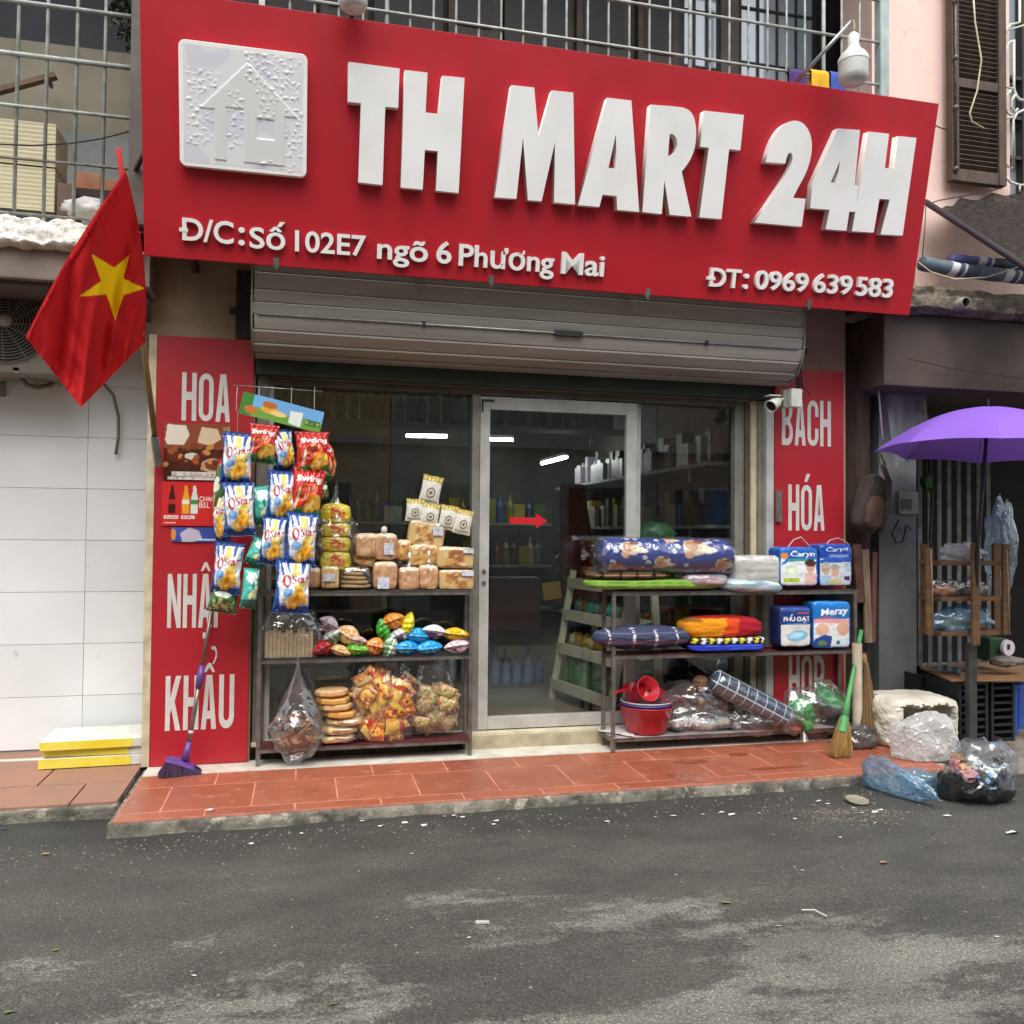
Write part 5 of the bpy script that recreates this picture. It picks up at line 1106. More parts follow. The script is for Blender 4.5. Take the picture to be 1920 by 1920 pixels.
# ---------------------------------------------------------------- middle shelf of the left rack
o = thing('rusk_bag', 'large clear bag of pale rusk sticks at the left of the middle shelf', 'bag', W(540, 1236, -.05))
RUSK = pm('rusk', 'dfc49a', .7, vs=30, col2='c4a478')
for r_ in range(2):
    for k in range(12):
        px = 500+k*7.6; x = W(px, 1200, YF).x; z0 = .588; z1 = W(px, 1186+3*math.sin(k*2), YF).z; MB().box((x-.010, -.09+r_*.07, z0), (x+.010, -.035+r_*.07, z1+rnd.uniform(-.008, .008))).obj('rusk_stick', RUSK, o, bevel=.004)
sack(o, (484, 1150, 604, 1242), YF-.02, .17, 5, FILM2)
MB().ico(W(530, 1158, -.07), .03, 3, .6, (1.2, .8, .8), 6, 3).obj('knot', FILM2, o, True); MB().lathe([(.012, 0), (.03, .05), (.045, .09)], W(596, 1182, -.08), 12, (.9, -.2, .5)).obj('bag_end', FILM2, o, True)
# small snack pouches piled up
sn = [((600, 1156, 632, 1184), 'b9a9b4', '5a2640', .5, 'grey'), ((606, 1180, 640, 1210), 'cfd6cc', '4f6b45', -.5, 'white and green'), ((634, 1174, 674, 1210), 'd9b07c', 'e8caa0', .5, 'tan'), ((588, 1202, 624, 1230), 'b5202a', '7d1219', -.5, 'dark red'), ((620, 1210, 656, 1232), 'd8ab74', 'e3c396', .3, 'tan'), ((652, 1206, 690, 1230), '5fb32c', 'a9cf52', .1, 'green'), ((688, 1196, 722, 1230), 'd98a3e', 'b9612a', .3, 'orange'), ((706, 1164, 732, 1202), '3fa32c', '2c7a1e', -.3, 'green'), ((718, 1150, 756, 1180), 'd98523', 'b9651a', -.4, 'orange'), ((752, 1152, 778, 1192), 'e0d016', 'b9a810', .3, 'yellow'), ((716, 1198, 748, 1232), 'c9d6c4', '6b8a62', .5, 'white and green'), ((732, 1178, 766, 1206), 'd6cfd6', '4a2040', -.4, 'white and purple'), ((744, 1202, 786, 1228), '1d9ad8', '5cc0ee', 0., 'blue'), ((764, 1178, 806, 1206), '1d9ad8', '5cc0ee', .05, 'blue'), ((784, 1202, 826, 1228), '1d9ad8', '5cc0ee', -.05, 'blue'), ((796, 1172, 834, 1198), 'd9d6da', '6b3550', .2, 'white'), ((834, 1178, 876, 1202), 'e0b820', 'c98a1a', .1, 'yellow'), ((838, 1200, 880, 1226), 'd0c0c4', '8a2f4a', -.2, 'white and maroon'), ((660, 1194, 688, 1212), 'c9a9a0', 'b48a80', .2, 'pale pink')]
place_words = ['on the rusk bag\'s right corner', 'above the dark red pouch', 'second from left in the upper row', 'beside the rusk bag', 'right of the dark red pouch', 'in the middle of the lower row', 'right of the lower green pouch', 'standing upright below the orange one', 'topmost in the pile', 'standing upright at the pile\'s top', 'left of the blue pouches', 'between upright green and blue pouches', 'lower left of the three blue', 'topmost of the three blue', 'lower right of the three blue', 'behind the blue pouches', 'topmost at the shelf\'s right end', 'under the yellow one at the right end', 'behind the lower green pouch']
for k, ((bxx, ca, cb, r_, nm), pw) in enumerate(zip(sn, place_words)):
    x0, x1, z0, z1 = rectpx(*bxx, -.10+(.02 if bxx[1] < 1190 else 0)); up_ = (z1-z0) > (x1-x0)*1.05
    w_, h_ = ((z1-z0), (x1-x0)) if up_ else ((x1-x0), (z1-z0)); me = leaf_mesh('snack_pouch', w_*1.25, h_*1.05, .034, ca, cb, k*1.3+1); yy = -.085+(.025 if bxx[1] < 1190 else 0)
    tag(place('snack_pouch', me, ((x0+x1)/2, yy, (z0+z1)/2), (rnd.uniform(-.25, .1), (math.pi/2 if up_ else 0)+r_, rnd.uniform(-.3, .3))), f'small {nm} snack pouch {pw}'[:110], 'snack pouch', 'small snack pouches on the middle shelf')

# ---------------------------------------------------------------- bottom shelf of the left rack
BR2 = pm('brown_cookie', '9a6a48', .6, vs=18, col2='7a4c30')
o = thing('cookie_bag', 'clear knotted bag of brown cookies hanging over the bottom shelf edge', 'bag', W(556, 1390, -.12))
c0 = W(557, 1362, -.15)
for k in range(34): a_ = rnd.uniform(0, 6.28); r_ = .09*rnd.random()**.5; MB().lathe([(0, -.008), (.03, -.007), (.034, 0), (.03, .007), (0, .008)], c0+Vector((r_*math.cos(a_), r_*.6*math.sin(a_), rnd.uniform(-.09, .06))), 12, (rnd.gauss(0, 1), rnd.gauss(0, 1), 1.2)).obj('cookie', BR2, o, True)
film_blob(o, tuple(c0+Vector((0, 0, -.01))), .135, .09, .15, 8, FILM2, 3.2)
o = thing('cracker_pile', 'pile of round flat cracker packs in the middle of the bottom shelf', 'crackers', W(635, 1390, -.08))
for k, (x_, y_) in enumerate(((632, 1381), (637, 1366), (646, 1351), (638, 1337), (630, 1324), (625, 1311), (622, 1297))):
    p = W(x_, y_, -.05)
    if k > 2:
        MB().lathe([(0, -.019), (.082, -.018), (.094, -.008), (.094, .008), (.082, .018), (0, .019)], p, 8, (rnd.gauss(0, .05), rnd.gauss(0, .05), 1)).obj('cracker_pack', pm('cracker_amber' if k % 2 else 'cracker_pale', 'd8a45c' if k % 2 else 'e0b98a', .4, vs=25, col2='c98f45' if k % 2 else 'c99a66'), o)
    else:
        me = superbox_mesh('cracker_pack', .2, .15, .046, 3.2, 14, croissant(30+k), k, .08); me.materials.append(FOIL); me.polygons.foreach_set('use_smooth', [True]*len(me.polygons)); place('cracker_pack', me, p, (0, rnd.uniform(-.08, .08), rnd.uniform(-.3, .3)), None, o)
        fm = superbox_mesh('pack_film', .24, .18, .056, 2.6, 12, None, k+4, .1); fm.polygons.foreach_set('use_smooth', [True]*len(fm.polygons)); place('pack_film', fm, p, (0, rnd.uniform(-.08, .08), rnd.uniform(-.3, .3)), FILM2, o)
o = thing('snack_sack', 'big clear sack of orange and yellow snack sachets on the bottom shelf', 'bag', W(722, 1386, -.08))
cvs = []
for k in range(5):
    c = Canvas(24, 30, ('bd7846', 'bd9656', 'a85a3c', 'c0a65a', '9c6a48')[k]); c.rect(0, .62, 1, .86, ('a83a2c', '9c3a2e', 'c4a850', 'a84a30', 'bda878')[k]); c.ell(.5, .35, .34, .18, 'e6b95a'); c.speck(['e8d38a', '8a3a1c', 'd98c3a'], 14, .09, k); me = pouch_mesh('sachet', .115, .15, .018, c, k*2., nu=24, nv=30); me.materials.append(FOIL); me.polygons.foreach_set('use_smooth', [True]*len(me.polygons)); cvs.append(me)
for k in range(40):
    px = rnd.uniform(682, 760); py = rnd.uniform(1272, 1370); p = W(px, py, rnd.uniform(-.1, -.02)); place('sachet', cvs[k % 5], p, (rnd.uniform(-.4, .4), rnd.uniform(-1, 1), rnd.uniform(-.5, .5)), None, o)
sack(o, (658, 1246, 782, 1392), -.1, .14, 11)
o = thing('sweet_sack', 'clear bag of green and brown sweets at the right of the bottom shelf', 'bag', W(815, 1378, -.06))
c = Canvas(24, 20, 'b0936a'); c.rect(.2, .25, .8, .75, '9aa562'); c.speck(['d0b080', '8f6a44', 'b5be7a', 'a87a50'], 22, .1, 9); me = pouch_mesh('sachet', .12, .085, .018, c, 4., nu=24, nv=20); me.materials.append(FOIL)
for k in range(24): place('sachet', me, W(rnd.uniform(788, 844), rnd.uniform(1296, 1372), rnd.uniform(-.08, -.01)), (rnd.uniform(-.4, .4), rnd.uniform(-.6, .6), rnd.uniform(-.5, .5)), None, o)
sack(o, (776, 1250, 856, 1380), -.09, .13, 13)
# ================================================================== RIGHT RACK GOODS
YR = -.20
# --- top shelf
def roll_obj(name, label, cat, pa, pb, r, canvas, mat, film=None, y=YR, dy=.0, n=110, k=100, seed=0, knot=None):
    A = W(*pa, y); B = W(*pb, y+dy); ax = (B-A); L = ax.length; t_ = ax.normalized(); up = Vector((0, 0, 1)); x_ = (up-t_*up.dot(t_)).normalized(); y_ = t_.cross(x_)
    q = MB(); uv = []
    def fn(u, v):
        a = 2*math.pi*v; e = min(u/.06, (1-u)/.06, 1); rr = r*(.72+.28*math.sin(math.pi/2*e)) if e < 1 else r; rr *= 1+.05*noise.noise(Vector((u*4+seed, math.cos(a)*1.5, math.sin(a)*1.5)))
        if u in (0, 1): rr = 0
        return A + t_*(u*L) + x_*math.cos(a)*rr*.86 + y_*math.sin(a)*rr
    q.grid(n, k, fn)
    for j in range(k+1):
        for i in range(n+1): uv.append((i/n, ((j/k)*2) % 1.0001))
    me = q.mesh(name); canvas.to(me, uv); me.polygons.foreach_set('use_smooth', [True]*len(me.polygons))
    if film:
        o = thing(name, label, cat, ((A.x+B.x)/2, y, min(A.z, B.z)-r)); me.materials.append(mat); link('rolled_fabric', me, None, o)
        f = MB()
        def ff(u, v):
            a = 2*math.pi*v; rr = r*1.06*(1+.07*noise.noise(Vector((u*7, math.cos(a)*2+seed, math.sin(a)*2))))
            if u < .06: rr *= (.35+.65*u/.06)
            if u > .96: rr *= (.5+.5*(1-u)/.04)
            return A + t_*(-.06*(knot is not None)+u*(L+.08)) + x_*math.cos(a)*rr*.9 + y_*math.sin(a)*rr
        f.grid(50, 28, ff); f.obj('wrapper', film, o, True, recalc=False)
        if knot: MB().lathe([(.004, 0), (.012, .012), (.03, .03), (.035, .04)], A-t_*.07, 14, -t_).obj('knot', FILM2, o, True)
        return o
    me.materials.append(mat); return tag(link(name, me), label, cat)
c = Canvas(110, 60, '2f3f86')
q_ = random.Random(4)
for k in range(26): x, y = q_.random(), q_.random(); [c.ell(x+.012*math.cos(a), y+.026*math.sin(a), .008, .017, 'dfe2ea') for a in (0, 1.25, 2.5, 3.77, 5)]
for (x, y, s) in ((.18, .35, 1), (.42, .62, .8), (.68, .3, 1.25), (.9, .66, .9), (.5, .12, .6), (.28, .85, .8), (.82, .95, .8), (.08, .75, .7)):
    c.ell(x, y, .075*s, .15*s, 'd8cbab'); c.ell(x+.075*s, y+.06*s, .05*s, .05*s, 'e3dcc0', .5); c.ell(x-.02*s, y-.02, .04*s, .1*s, 'b98a63'); c.ell(x+.03*s, y+.03, .008, .018, '5a3a2a'); c.ell(x-.045*s, y+.13*s, .03*s, .06*s, 'd8a98f'); c.ell(x+.03*s, y-.1*s, .03*s, .05*s, '8a4a3a')
roll_obj('blanket_roll', 'blue blanket roll with cream flowers in clear plastic on top of the right rack', 'blanket', (1126, 1040), (1366, 1043), .118, c, SOFT, FILM, YR+.02, knot=1)
c = Canvas(60, 40, '3c3a38'); [c.rect(0, y, 1, y+.035, '7a6a52') for y in (.1, .35, .6, .85)]; c.rect(0, .42, 1, .52, 'c99060'); [c.rect(x, 0, x+.02, 1, '23211f') for x in (.1, .3, .5, .7, .9)]
pack('striped_cushion', 'dark striped cushion with orange piping under the blue blanket roll', 'cushion', (1116, 1064, 1272, 1092), YR-.06, .3, c, SOFT, e=2.6, jit=.03, seed=3, n=30)
c = Canvas(80, 24, '86b04a'); [c.ell((i+.5)/40, .35+.3*(j % 2), .006, .06, '5c7a33') for i in range(40) for j in range(4)]; c.rect(0, 0, 1, .2, 'a3c46a')
pack('green_mat', 'folded light green mat at the bottom left of the bedding pile', 'mat', (1112, 1086, 1365, 1106), YR-.05, .28, c, SOFT, e=4, jit=.02, seed=5, n=30)
pack('pink_pack', 'flat pink and white pack under the blanket roll\'s right end', 'pack', (1285, 1076, 1372, 1100), YR-.055, .2, Canvas(20, 10, 'd0a9ae').speck(['e2d5da', 'b98a96', '9cb0c8'], 26, .12, 3), PAPER, film=FILM, e=4, seed=8)
pack('plastic_sheet_pack', 'pale blue folded plastic hanging over the rack edge under the white pack', 'pack', (1350, 1086, 1480, 1112), YR-.05, .2, Canvas(20, 10, 'a9c0d0').speck(['d5e2ea', '86a8c0', 'c4d8b8'], 26, .12, 6), PAPER, film=FILM2, e=3, seed=9, roll=.05)
pack('white_pack', 'plain white quilt pack in clear plastic right of the blanket roll', 'pack', (1376, 1042, 1476, 1098), YR-.03, .2, Canvas(20, 14, 'd8d7d0').speck(['cfcdc4', 'e0dfda'], 30, .14, 2), PAPER, film=FILM2, e=6, jit=.035, seed=10, n=20)
def handle(o, pts, y):
    MB().tube([W(a, b, y) for a, b in pts], .003, 6).obj('handle', FILM2 if False else pm('clear_handle', 'c3a9b0', .3, vs=20), o, True)
def box_pack(name, label, box, y, d, canvas, side, top, seed, hnd=None):
    o = pack(name, label, 'pack', box, y, d, canvas, printmat('glossy_pack', .3, .15, 20), e=9, jit=.018, seed=seed, side=side, top=top, n=72, fr=2.)
    if hnd:
        h = MB().tube([W(a, b, y+d/2) for a, b in hnd], .0035, 6); me = h.mesh('handle'); hh = link('handle', me, pm('clear_handle', 'c3a9b0', .3, vs=20)); hh.parent = o; hh.matrix_parent_inverse = base_inv(o)
    return o
c = Canvas(56, 58, 'dfe3e6'); c.rect(0, .72, 1, 1, '1f5fb4'); c.poly([(0, .5), (.18, .72), (1, .78), (1, .7), (.2, .62)], '2a6cc0'); c.rect(0, 0, 1, .04, '1f5fb4'); c.rect(.92, 0, 1, 1, '1f5fb4'); c.ell(.12, .78, .1, .08, 'd88a4a'); c.text('Caryn', .26, .72, .88, .9, 'f0f2f4', .02, .1); c.rect(.2, .64, .7, .69, '4aa08a'); c.ell(.3, .4, .14, .14, 'c5dcae'); c.ell(.3, .4, .1, .1, 'e3ead8'); c.rect(.1, .12, .5, .22, 'b4c93a'); c.text('L', .26, .13, .34, .2, '5a7a2a'); c.poly([(.62, 0), (.66, .32), (.78, .4), (.95, .3), (.92, 0)], 'e0b8b0'); c.ell(.78, .52, .12, .15, 'c99a86'); c.ell(.78, .6, .14, .09, '4a3430'); c.rect(.0, .04, .05, .7, 'c7d6e6')
box_pack('diaper_pack', 'blue and white Caryn diaper pack with a face, left of the upper pair', (1462, 1026, 1536, 1100), YR-.04, .15, c, '1d4f9c', '2a62b2', 2, [(1474, 1030), (1488, 1012), (1502, 1007), (1516, 1022), (1522, 1030)])
c = Canvas(56, 60, 'c9d3dc'); c.rect(0, .66, 1, 1, '1e48a0'); c.poly([(0, .6), (.4, .74), (1, .64), (1, .58), (0, .54)], '2d5cb4'); c.text('Caryn', .2, .78, .82, .92, 'c9d6ee', .01, .1, .03); c.rect(.3, .7, .84, .75, '7a8cc4'); c.ell(.2, .42, .12, .14, 'c09a86'); c.ell(.2, .5, .12, .07, 'b8b4b0'); c.ell(.46, .36, .12, .14, 'cfa893'); c.ell(.46, .45, .13, .07, 'a89c90'); c.poly([(0, 0), (.05, .26), (.34, .26), (.4, 0)], '9fc0d8'); c.poly([(.25, 0), (.32, .2), (.62, .2), (.72, 0)], 'cdbf8c'); c.rect(.0, 0, 1, .03, '1e48a0'); c.rect(.74, .14, .9, .24, '5a2a6a'); c.ell(.85, .45, .12, .1, 'a9c0c4'); c.rect(.93, 0, 1, 1, '1e48a0')
box_pack('diaper_pack', 'dark blue diaper pack showing two people, right of the upper pair', (1536, 1020, 1600, 1100), YR-.02, .15, c, '1d3f8c', '2a52a8', 3, [(1548, 1022), (1556, 1013), (1570, 1009), (1584, 1014), (1592, 1022)])
# --- middle shelf
c = Canvas(80, 40, '3a3f58')
for x in (.12, .34, .56, .78, .97): c.rect(x, 0, x+.014, 1, 'd6d3cf')
for y in (.3, .72): c.rect(0, y, 1, y+.03, '5c5f78')
c.rect(0, .36, 1, .42, '7a3a44'); c.rect(0, 0, 1, .3, '2c2d40', .5)
pack('plaid_pillow', 'dark blue plaid pillow with thin white lines on the middle shelf', 'pillow', (1124, 1176, 1312, 1222), YR-.06, .26, c, SOFT, e=2.3, jit=.04, seed=6, n=44)
c = Canvas(60, 26, 'd98a1c'); c.poly([(.45, 0), (.55, 1), (1, 1), (1, 0)], '9c1c2c'); c.poly([(.42, 0), (.5, 1), (.66, 1), (.6, 0)], 'c9451f'); c.rect(0, .8, .2, 1, '8a5a1c'); c.rect(.0, .93, 1, 1, 'a3231f')
pack('folded_blanket', 'folded orange and crimson blanket on the middle shelf', 'blanket', (1290, 1158, 1440, 1200), YR-.05, .24, c, SOFT, e=3.2, jit=.05, seed=7, n=34, fr=2.5)
c = Canvas(60, 12, '23231f'); [c.poly([(x, 0), (x+.05, 0), (x+.08, 1), (x+.03, 1)], cc) for x, cc in zip(np.arange(0, 1, .1), ['d8c93a', 'e6e4dc']*5)]
pack('striped_cloth', 'black, yellow and white striped cloth folded under the orange blanket', 'cloth', (1300, 1196, 1442, 1210), YR-.05, .24, c, SOFT, e=5, jit=.03, seed=8, n=30)
pack('blue_cloth', 'thin folded bright blue cloth at the bottom of the blanket pile', 'cloth', (1300, 1209, 1440, 1222), YR-.06, .24, Canvas(20, 6, '2c3fae').speck(['3a50c4', '22309a'], 18, .15, 1), SOFT, e=5, jit=.03, seed=9, n=20)
c = Canvas(72, 80, 'd9d6d2'); c.rect(0, .56, 1, 1, '223a78'); c.rect(0, .9, 1, 1, '2f4f98'); c.text('PHU DAT', .1, .64, .94, .76, 'f0f0f2', .02); c.poly([(.33, .775), (.36, .775), (.42, .82), (.37, .82)], 'f0f0f2'); c.rect(.49, .69, .56, .71, 'f0f0f2'); c.rect(.75, .61, .79, .63, 'f0f0f2'); c.rect(.2, .585, .9, .6, '4aa0d8'); c.rect(.55, .83, .9, .87, 'b5505a'); c.ell(.55, .28, .34, .13, '7fb5cf', .1); c.ell(.5, .3, .24, .07, 'a5cfe2', .1); c.rect(0, 0, 1, .04, '9c8a7a')
box_pack('mask_pack', 'navy and white PHÚ ĐẠT face mask pack on the middle shelf', (1463, 1138, 1522, 1214), YR-.04, .14, c, '1f2f60', '2a3f78', 4)
c = Canvas(72, 76, 'dfe2e4'); c.rect(0, .62, 1, 1, '1f74c4'); c.poly([(0, .6), (.3, .7), (1, .6), (1, .52), (0, .55)], 'd8504a', .6); c.text('Merzy', .2, .66, .9, .84, 'f4f6f8', .03, .12, .04); c.ell(.25, .4, .17, .14, 'd9b09a'); c.ell(.78, .42, .16, .15, 'd2a58c'); c.poly([(0, 0), (.05, .2), (.3, .3), (.5, .26), (.45, 0)], '2a4490'); c.ell(.25, .12, .12, .06, '5a7a4a'); c.rect(.55, .05, .95, .2, 'cfe0e4'); c.ell(.66, .12, .05, .05, '2f6a5a'); c.rect(.94, 0, 1, .6, '1f74c4'); c.ell(.5, .52, .1, .03, 'e0c8b0')
box_pack('wipes_pack', 'blue and white Merzy baby wipes pack beside the mask pack', (1524, 1128, 1597, 1216), YR-.03, .15, c, '1d5fa8', '3a86cc', 5)
pack('dark_box', 'dark blue box behind the wipes pack on the middle shelf', 'box', (1528, 1112, 1590, 1160), YR+.1, .05, Canvas(4, 4, '22304a'), PAPER, e=12, jit=0, n=6)
# --- bottom shelf
REDP = pm('red_plastic', (.5, .012, .03), .3, vs=4, var=.12, spec=.6); WHP = pm('white_plastic', 'd8d2d4', .3, vs=5, col2='c4bcc4'); PURP = pm('indigo_plastic', '3d4a94', .35, vs=5)
bc = Vector(W(1212, 1378, YR+.10)); bc.z = .088; rb = (W(1257, 1340, YR+.1)-W(1167, 1340, YR+.1)).length/2
def basin(zoff, mat, label, k=1., h=.15):
    q = MB().lathe([(0, .004), (rb*.74*k, .004), (rb*.8*k, .02), (rb*.93*k, h*.62), (rb*.99*k, h*.64), (rb*1.0*k, h*.97), (rb*1.05*k, h), (rb*1.05*k, h-.006), (rb*.96*k, h*.96), (rb*.9*k, h*.6), (rb*.76*k, .018), (0, .012)], bc+Vector((0, 0, zoff)), 40)
    return tag(q.obj('plastic_basin', mat, None, True), label, 'basin', 'nested plastic basins')
basin(0, REDP, 'red plastic basin at the bottom of the stack on the lowest shelf', 1., .165); basin(.035, PURP, 'indigo-rimmed basin nested in the red basin', .985, .145); basin(.05, WHP, 'white basin nested on top of the basin stack', .97, .145)
def dipper(cp, r, h, axis, hdl, label):
    o = thing('plastic_dipper', label, 'dipper', cp, 'red plastic dippers'); a = Vector(axis).normalized()
    MB().lathe([(0, 0), (r*.78, 0), (r*.82, h*.1), (r*.97, h*.95), (r*1.04, h), (r*.95, h*.97), (r*.76, h*.12), (0, h*.08)], cp, 28, a).obj('cup', REDP, o, True)
    MB().bar(Vector(cp)+a*h*.9+Vector(hdl).normalized()*r*.95, Vector(cp)+a*h*.85+Vector(hdl).normalized()*(r+.11), .026, .012).obj('handle', REDP, o, bevel=.004)
zt_ = bc.z+.20
dipper(W(1200, 1298, YR+.10), .075, .10, (.18, -.85, .35), (.9, -.1, -.55), 'red plastic dipper tilted mouth-forward on the basins')
dipper(W(1192, 1312, YR+.14), .07, .09, (-.2, -.2, 1), (-1, -.3, -.1), 'red plastic dipper lying under the mouth-forward dipper, handle left'); dipper(W(1222, 1314, YR+.14), .065, .08, (.3, -.3, .9), (.8, -.5, -.2), 'red plastic dipper lying under the others, handle right')
o = thing('paper_sheet', 'crumpled white paper sticking out at the bottom shelf\'s left end', 'paper', W(1140, 1380, YR)); q = MB(); pa, pb, pc, pd = G(1122, 1372, .09), G(1190, 1384, .088), G(1182, 1362, .09), G(1120, 1358, .092)
q.grid(16, 8, lambda u, v: pa.lerp(pb, u).lerp(pd.lerp(pc, u), v)+Vector((0, 0, .006+.008*noise.noise(Vector((u*6, v*4, 2)))))); q.obj('sheet', pm('white_paper', 'd6d3d0', .7, vs=9, col2='bdb8b6'), o, True)
# clear cups
o = thing('cup_sleeve', 'sleeve of clear plastic cups lying beside the red basins', 'cups', W(1270, 1320, YR))
cm = filmmat('clear_cup', haze=.12, bs=4, bump=.1)
for k in range(7): MB().lathe([(0, 0), (.04, 0), (.055, .085), (.058, .088)], W(1252+k*6, 1312-k*4, YR+.06+k*.012), 20, (-.55, -.6, -.2)).obj('cup', cm, o, True)
for k in range(2): MB().lathe([(0, -.02), (.05, -.02), (.055, 0), (.05, .02), (0, .02)], W(1288+k*26, 1296-k*14, YR+.13), 22, (-.3, -.75, .25)).obj('bowl', pm('tan_bowl', '9a6f50', .5, vs=10, col2='7a543c'), o, True)
# plastic bags of goods
GREYB = pm('dull_goods', '7d756e', .7, vs=8, col2='4a4542'); WHB = pm('white_goods', 'c4c6bd', .6, vs=10, col2='8f978c')
o = thing('white_goods_bag', 'clear bag of white goods low beside the red basins', 'bag', W(1310, 1368, YR))
for k in range(9): MB().ico(W(1270+k*11, 1356-4*math.sin(k), YR+.06), .045, 2, .4, (1, 1, .7), k).obj('item', WHB, o, True)
x0, x1, z0, z1 = rectpx(1256, 1338, 1372, 1370, YR); film_blob(o, ((x0+x1)/2, YR+.05, (z0+z1)/2+.01), (x1-x0)*.55, .1, (z1-z0)*.75, 21, FILM2)
c = text_mesh('MẦU', .0, .02); lo, hi = mesh_bounds(c); x0, x1, z0, z1 = rectpx(1268, 1340, 1330, 1362, YR-.06)
c.transform(frame((x0, YR-.062, z0), (1, 0, 0), (0, -.1, 1)) @ Matrix.Diagonal(((x1-x0)/(hi[0]-lo[0]), (z1-z0)/(hi[1]-lo[1]), 1, 1)) @ Matrix.Translation((-lo[0], -lo[1], 0))); link('bag_print', c, WHP, o)
o = thing('brown_goods_bag', 'clear bag of brown and grey goods above the white goods bag', 'bag', W(1320, 1335, YR))
for k in range(8): MB().ico(W(1275+k*12, 1318+8*math.sin(k*2), YR+.1), .04, 2, .4, (1, 1, .8), k+20).obj('item', GREYB if k % 3 else BR2, o, True)
x0, x1, z0, z1 = rectpx(1262, 1290, 1374, 1350, YR); film_blob(o, ((x0+x1)/2, YR+.1, (z0+z1)/2), (x1-x0)*.54, .11, (z1-z0)*.6, 23, FILM)
o = thing('knotted_bag', 'small knotted clear bag of dark goods under the plaid roll', 'bag', W(1422, 1372, YR))
for k in range(6): MB().ico(W(1398+k*10, 1357+3*math.sin(k*2), YR+.03), .038, 2, .4, (1, 1, .75), k+40).obj('item', pm('black_goods', '3c3a3c', .6, vs=9, var=.4), o, True)
x0, x1, z0, z1 = rectpx(1382, 1338, 1462, 1374, YR); film_blob(o, ((x0+x1)/2, YR+.02, (z0+z1)/2), (x1-x0)*.54, .1, (z1-z0)*.62, 27, FILM2); MB().ico(W(1420, 1350, YR-.07), .022, 2, .6, (1.3, .6, 1), 5, 3).obj('knot', FILM2, o, True)
o = thing('small_dark_bag', 'small dark bag between the white goods bag and the knotted bag', 'bag', W(1378, 1368, YR)); MB().ico(W(1378, 1352, YR+.06), .055, 3, .4, (.9, .8, 1), 9).obj('contents', GREYB, o, True); film_blob(o, tuple(W(1378, 1352, YR+.06)), .06, .06, .065, 29, FILM2)
c = Canvas(90, 40, '3c4658'); [c.rect(x, 0, x+.012, 1, 'c9ccd2') for x in np.arange(.04, 1, .117)]; [c.rect(0, y, 1, y+.035, 'c9ccd2') for y in (.1, .5, .86)]; c.rect(.93, 0, 1, 1, '8a8086')
roll_obj('plaid_mat_roll', 'dark plaid mat roll in clear plastic leaning across the bottom shelf', 'mat', (1332, 1272), (1480, 1350), .085, c, SOFT, FILM, YR+.06, -.10)
GRN = pm('green_plastic', (.05, .38, .09), .35, vs=5, col2=(.03, .26, .06))
o = thing('green_goods_bag', 'clear bag of green plastic ware at the right end of the bottom shelf', 'bag', W(1530, 1370, YR))
MB().ico(W(1506, 1338, YR-.0), .075, 4, .9, (.9, .7, 1.15), 14, 2.2).obj('green_ware', GRN, o, True)
MB().lathe([(0, 0), (.07, .0), (.09, .05), (.085, .05), (.065, .01), (0, .01)], W(1545, 1312, YR+.06), 24, (.4, -.6, .7)).obj('bowl', GRN, o, True); MB().ico(W(1565, 1318, YR+.08), .07, 3, .3, (1.3, .8, .6), 3).obj('scrubber', GRN, o, True)
x0, x1, z0, z1 = rectpx(1482, 1290, 1592, 1376, YR); film_blob(o, ((x0+x1)/2, YR+.03, (z0+z1)/2), (x1-x0)*.54, .11, (z1-z0)*.54, 31, FILM2); MB().lathe([(.004, 0), (.02, .02), (.035, .06)], W(1507, 1372, YR-.06), 12, (0, -.1, -1)).obj('bag_tail', FILM2, o, True)
o = tag(MB().ico(W(1572, 1358, YR+.08), .09, 3, .3, (1.4, .7, .4), 8).obj('dark_bundle', pm('dark_cloth', '272a36', .8, vs=9, var=.4), None, True), 'dark folded bundle under the green goods bag', 'bundle')
tag(MB().ico(W(1490, 1366, YR-.0), .04, 3, .4, (1.3, .8, .5), 12).obj('orange_bundle', pm('rust_orange', 'a5532a', .7, vs=9, var=.4), None, True), 'small rust orange bundle left of the green goods bag', 'bundle')

# ================================================================== FLAG
fl = thing('flag', 'red Vietnamese flag with yellow star hanging from a bamboo pole', 'flag', W(297, 870, -.03))
pb = W(297, 868, -.05); pt = W(222, 278, -.84)
tq = lambda t_: pb.lerp(pt, t_)
MB().tube([tq(0), tq(.3), tq(.6)], [.016, .015, .014], 10).obj('pole', pm('bamboo', '8a6a3f', .55, vs=10, col2='6f5330', stretch=(2, 2, .6)), fl, True)
MB().tube([tq(.6), tq(.8), tq(1)], [.0145, .014, .013], 10).obj('pole_sleeve', pm('flag_red_sleeve', (.45, .018, .018), .7), fl, True)
MB().lathe([(.022, 0), (.022, .16), (.018, .17)], tq(-.0)-Vector((0, 0, .01)), 12, (pt-pb)).obj('holder', STEEL, fl, True)
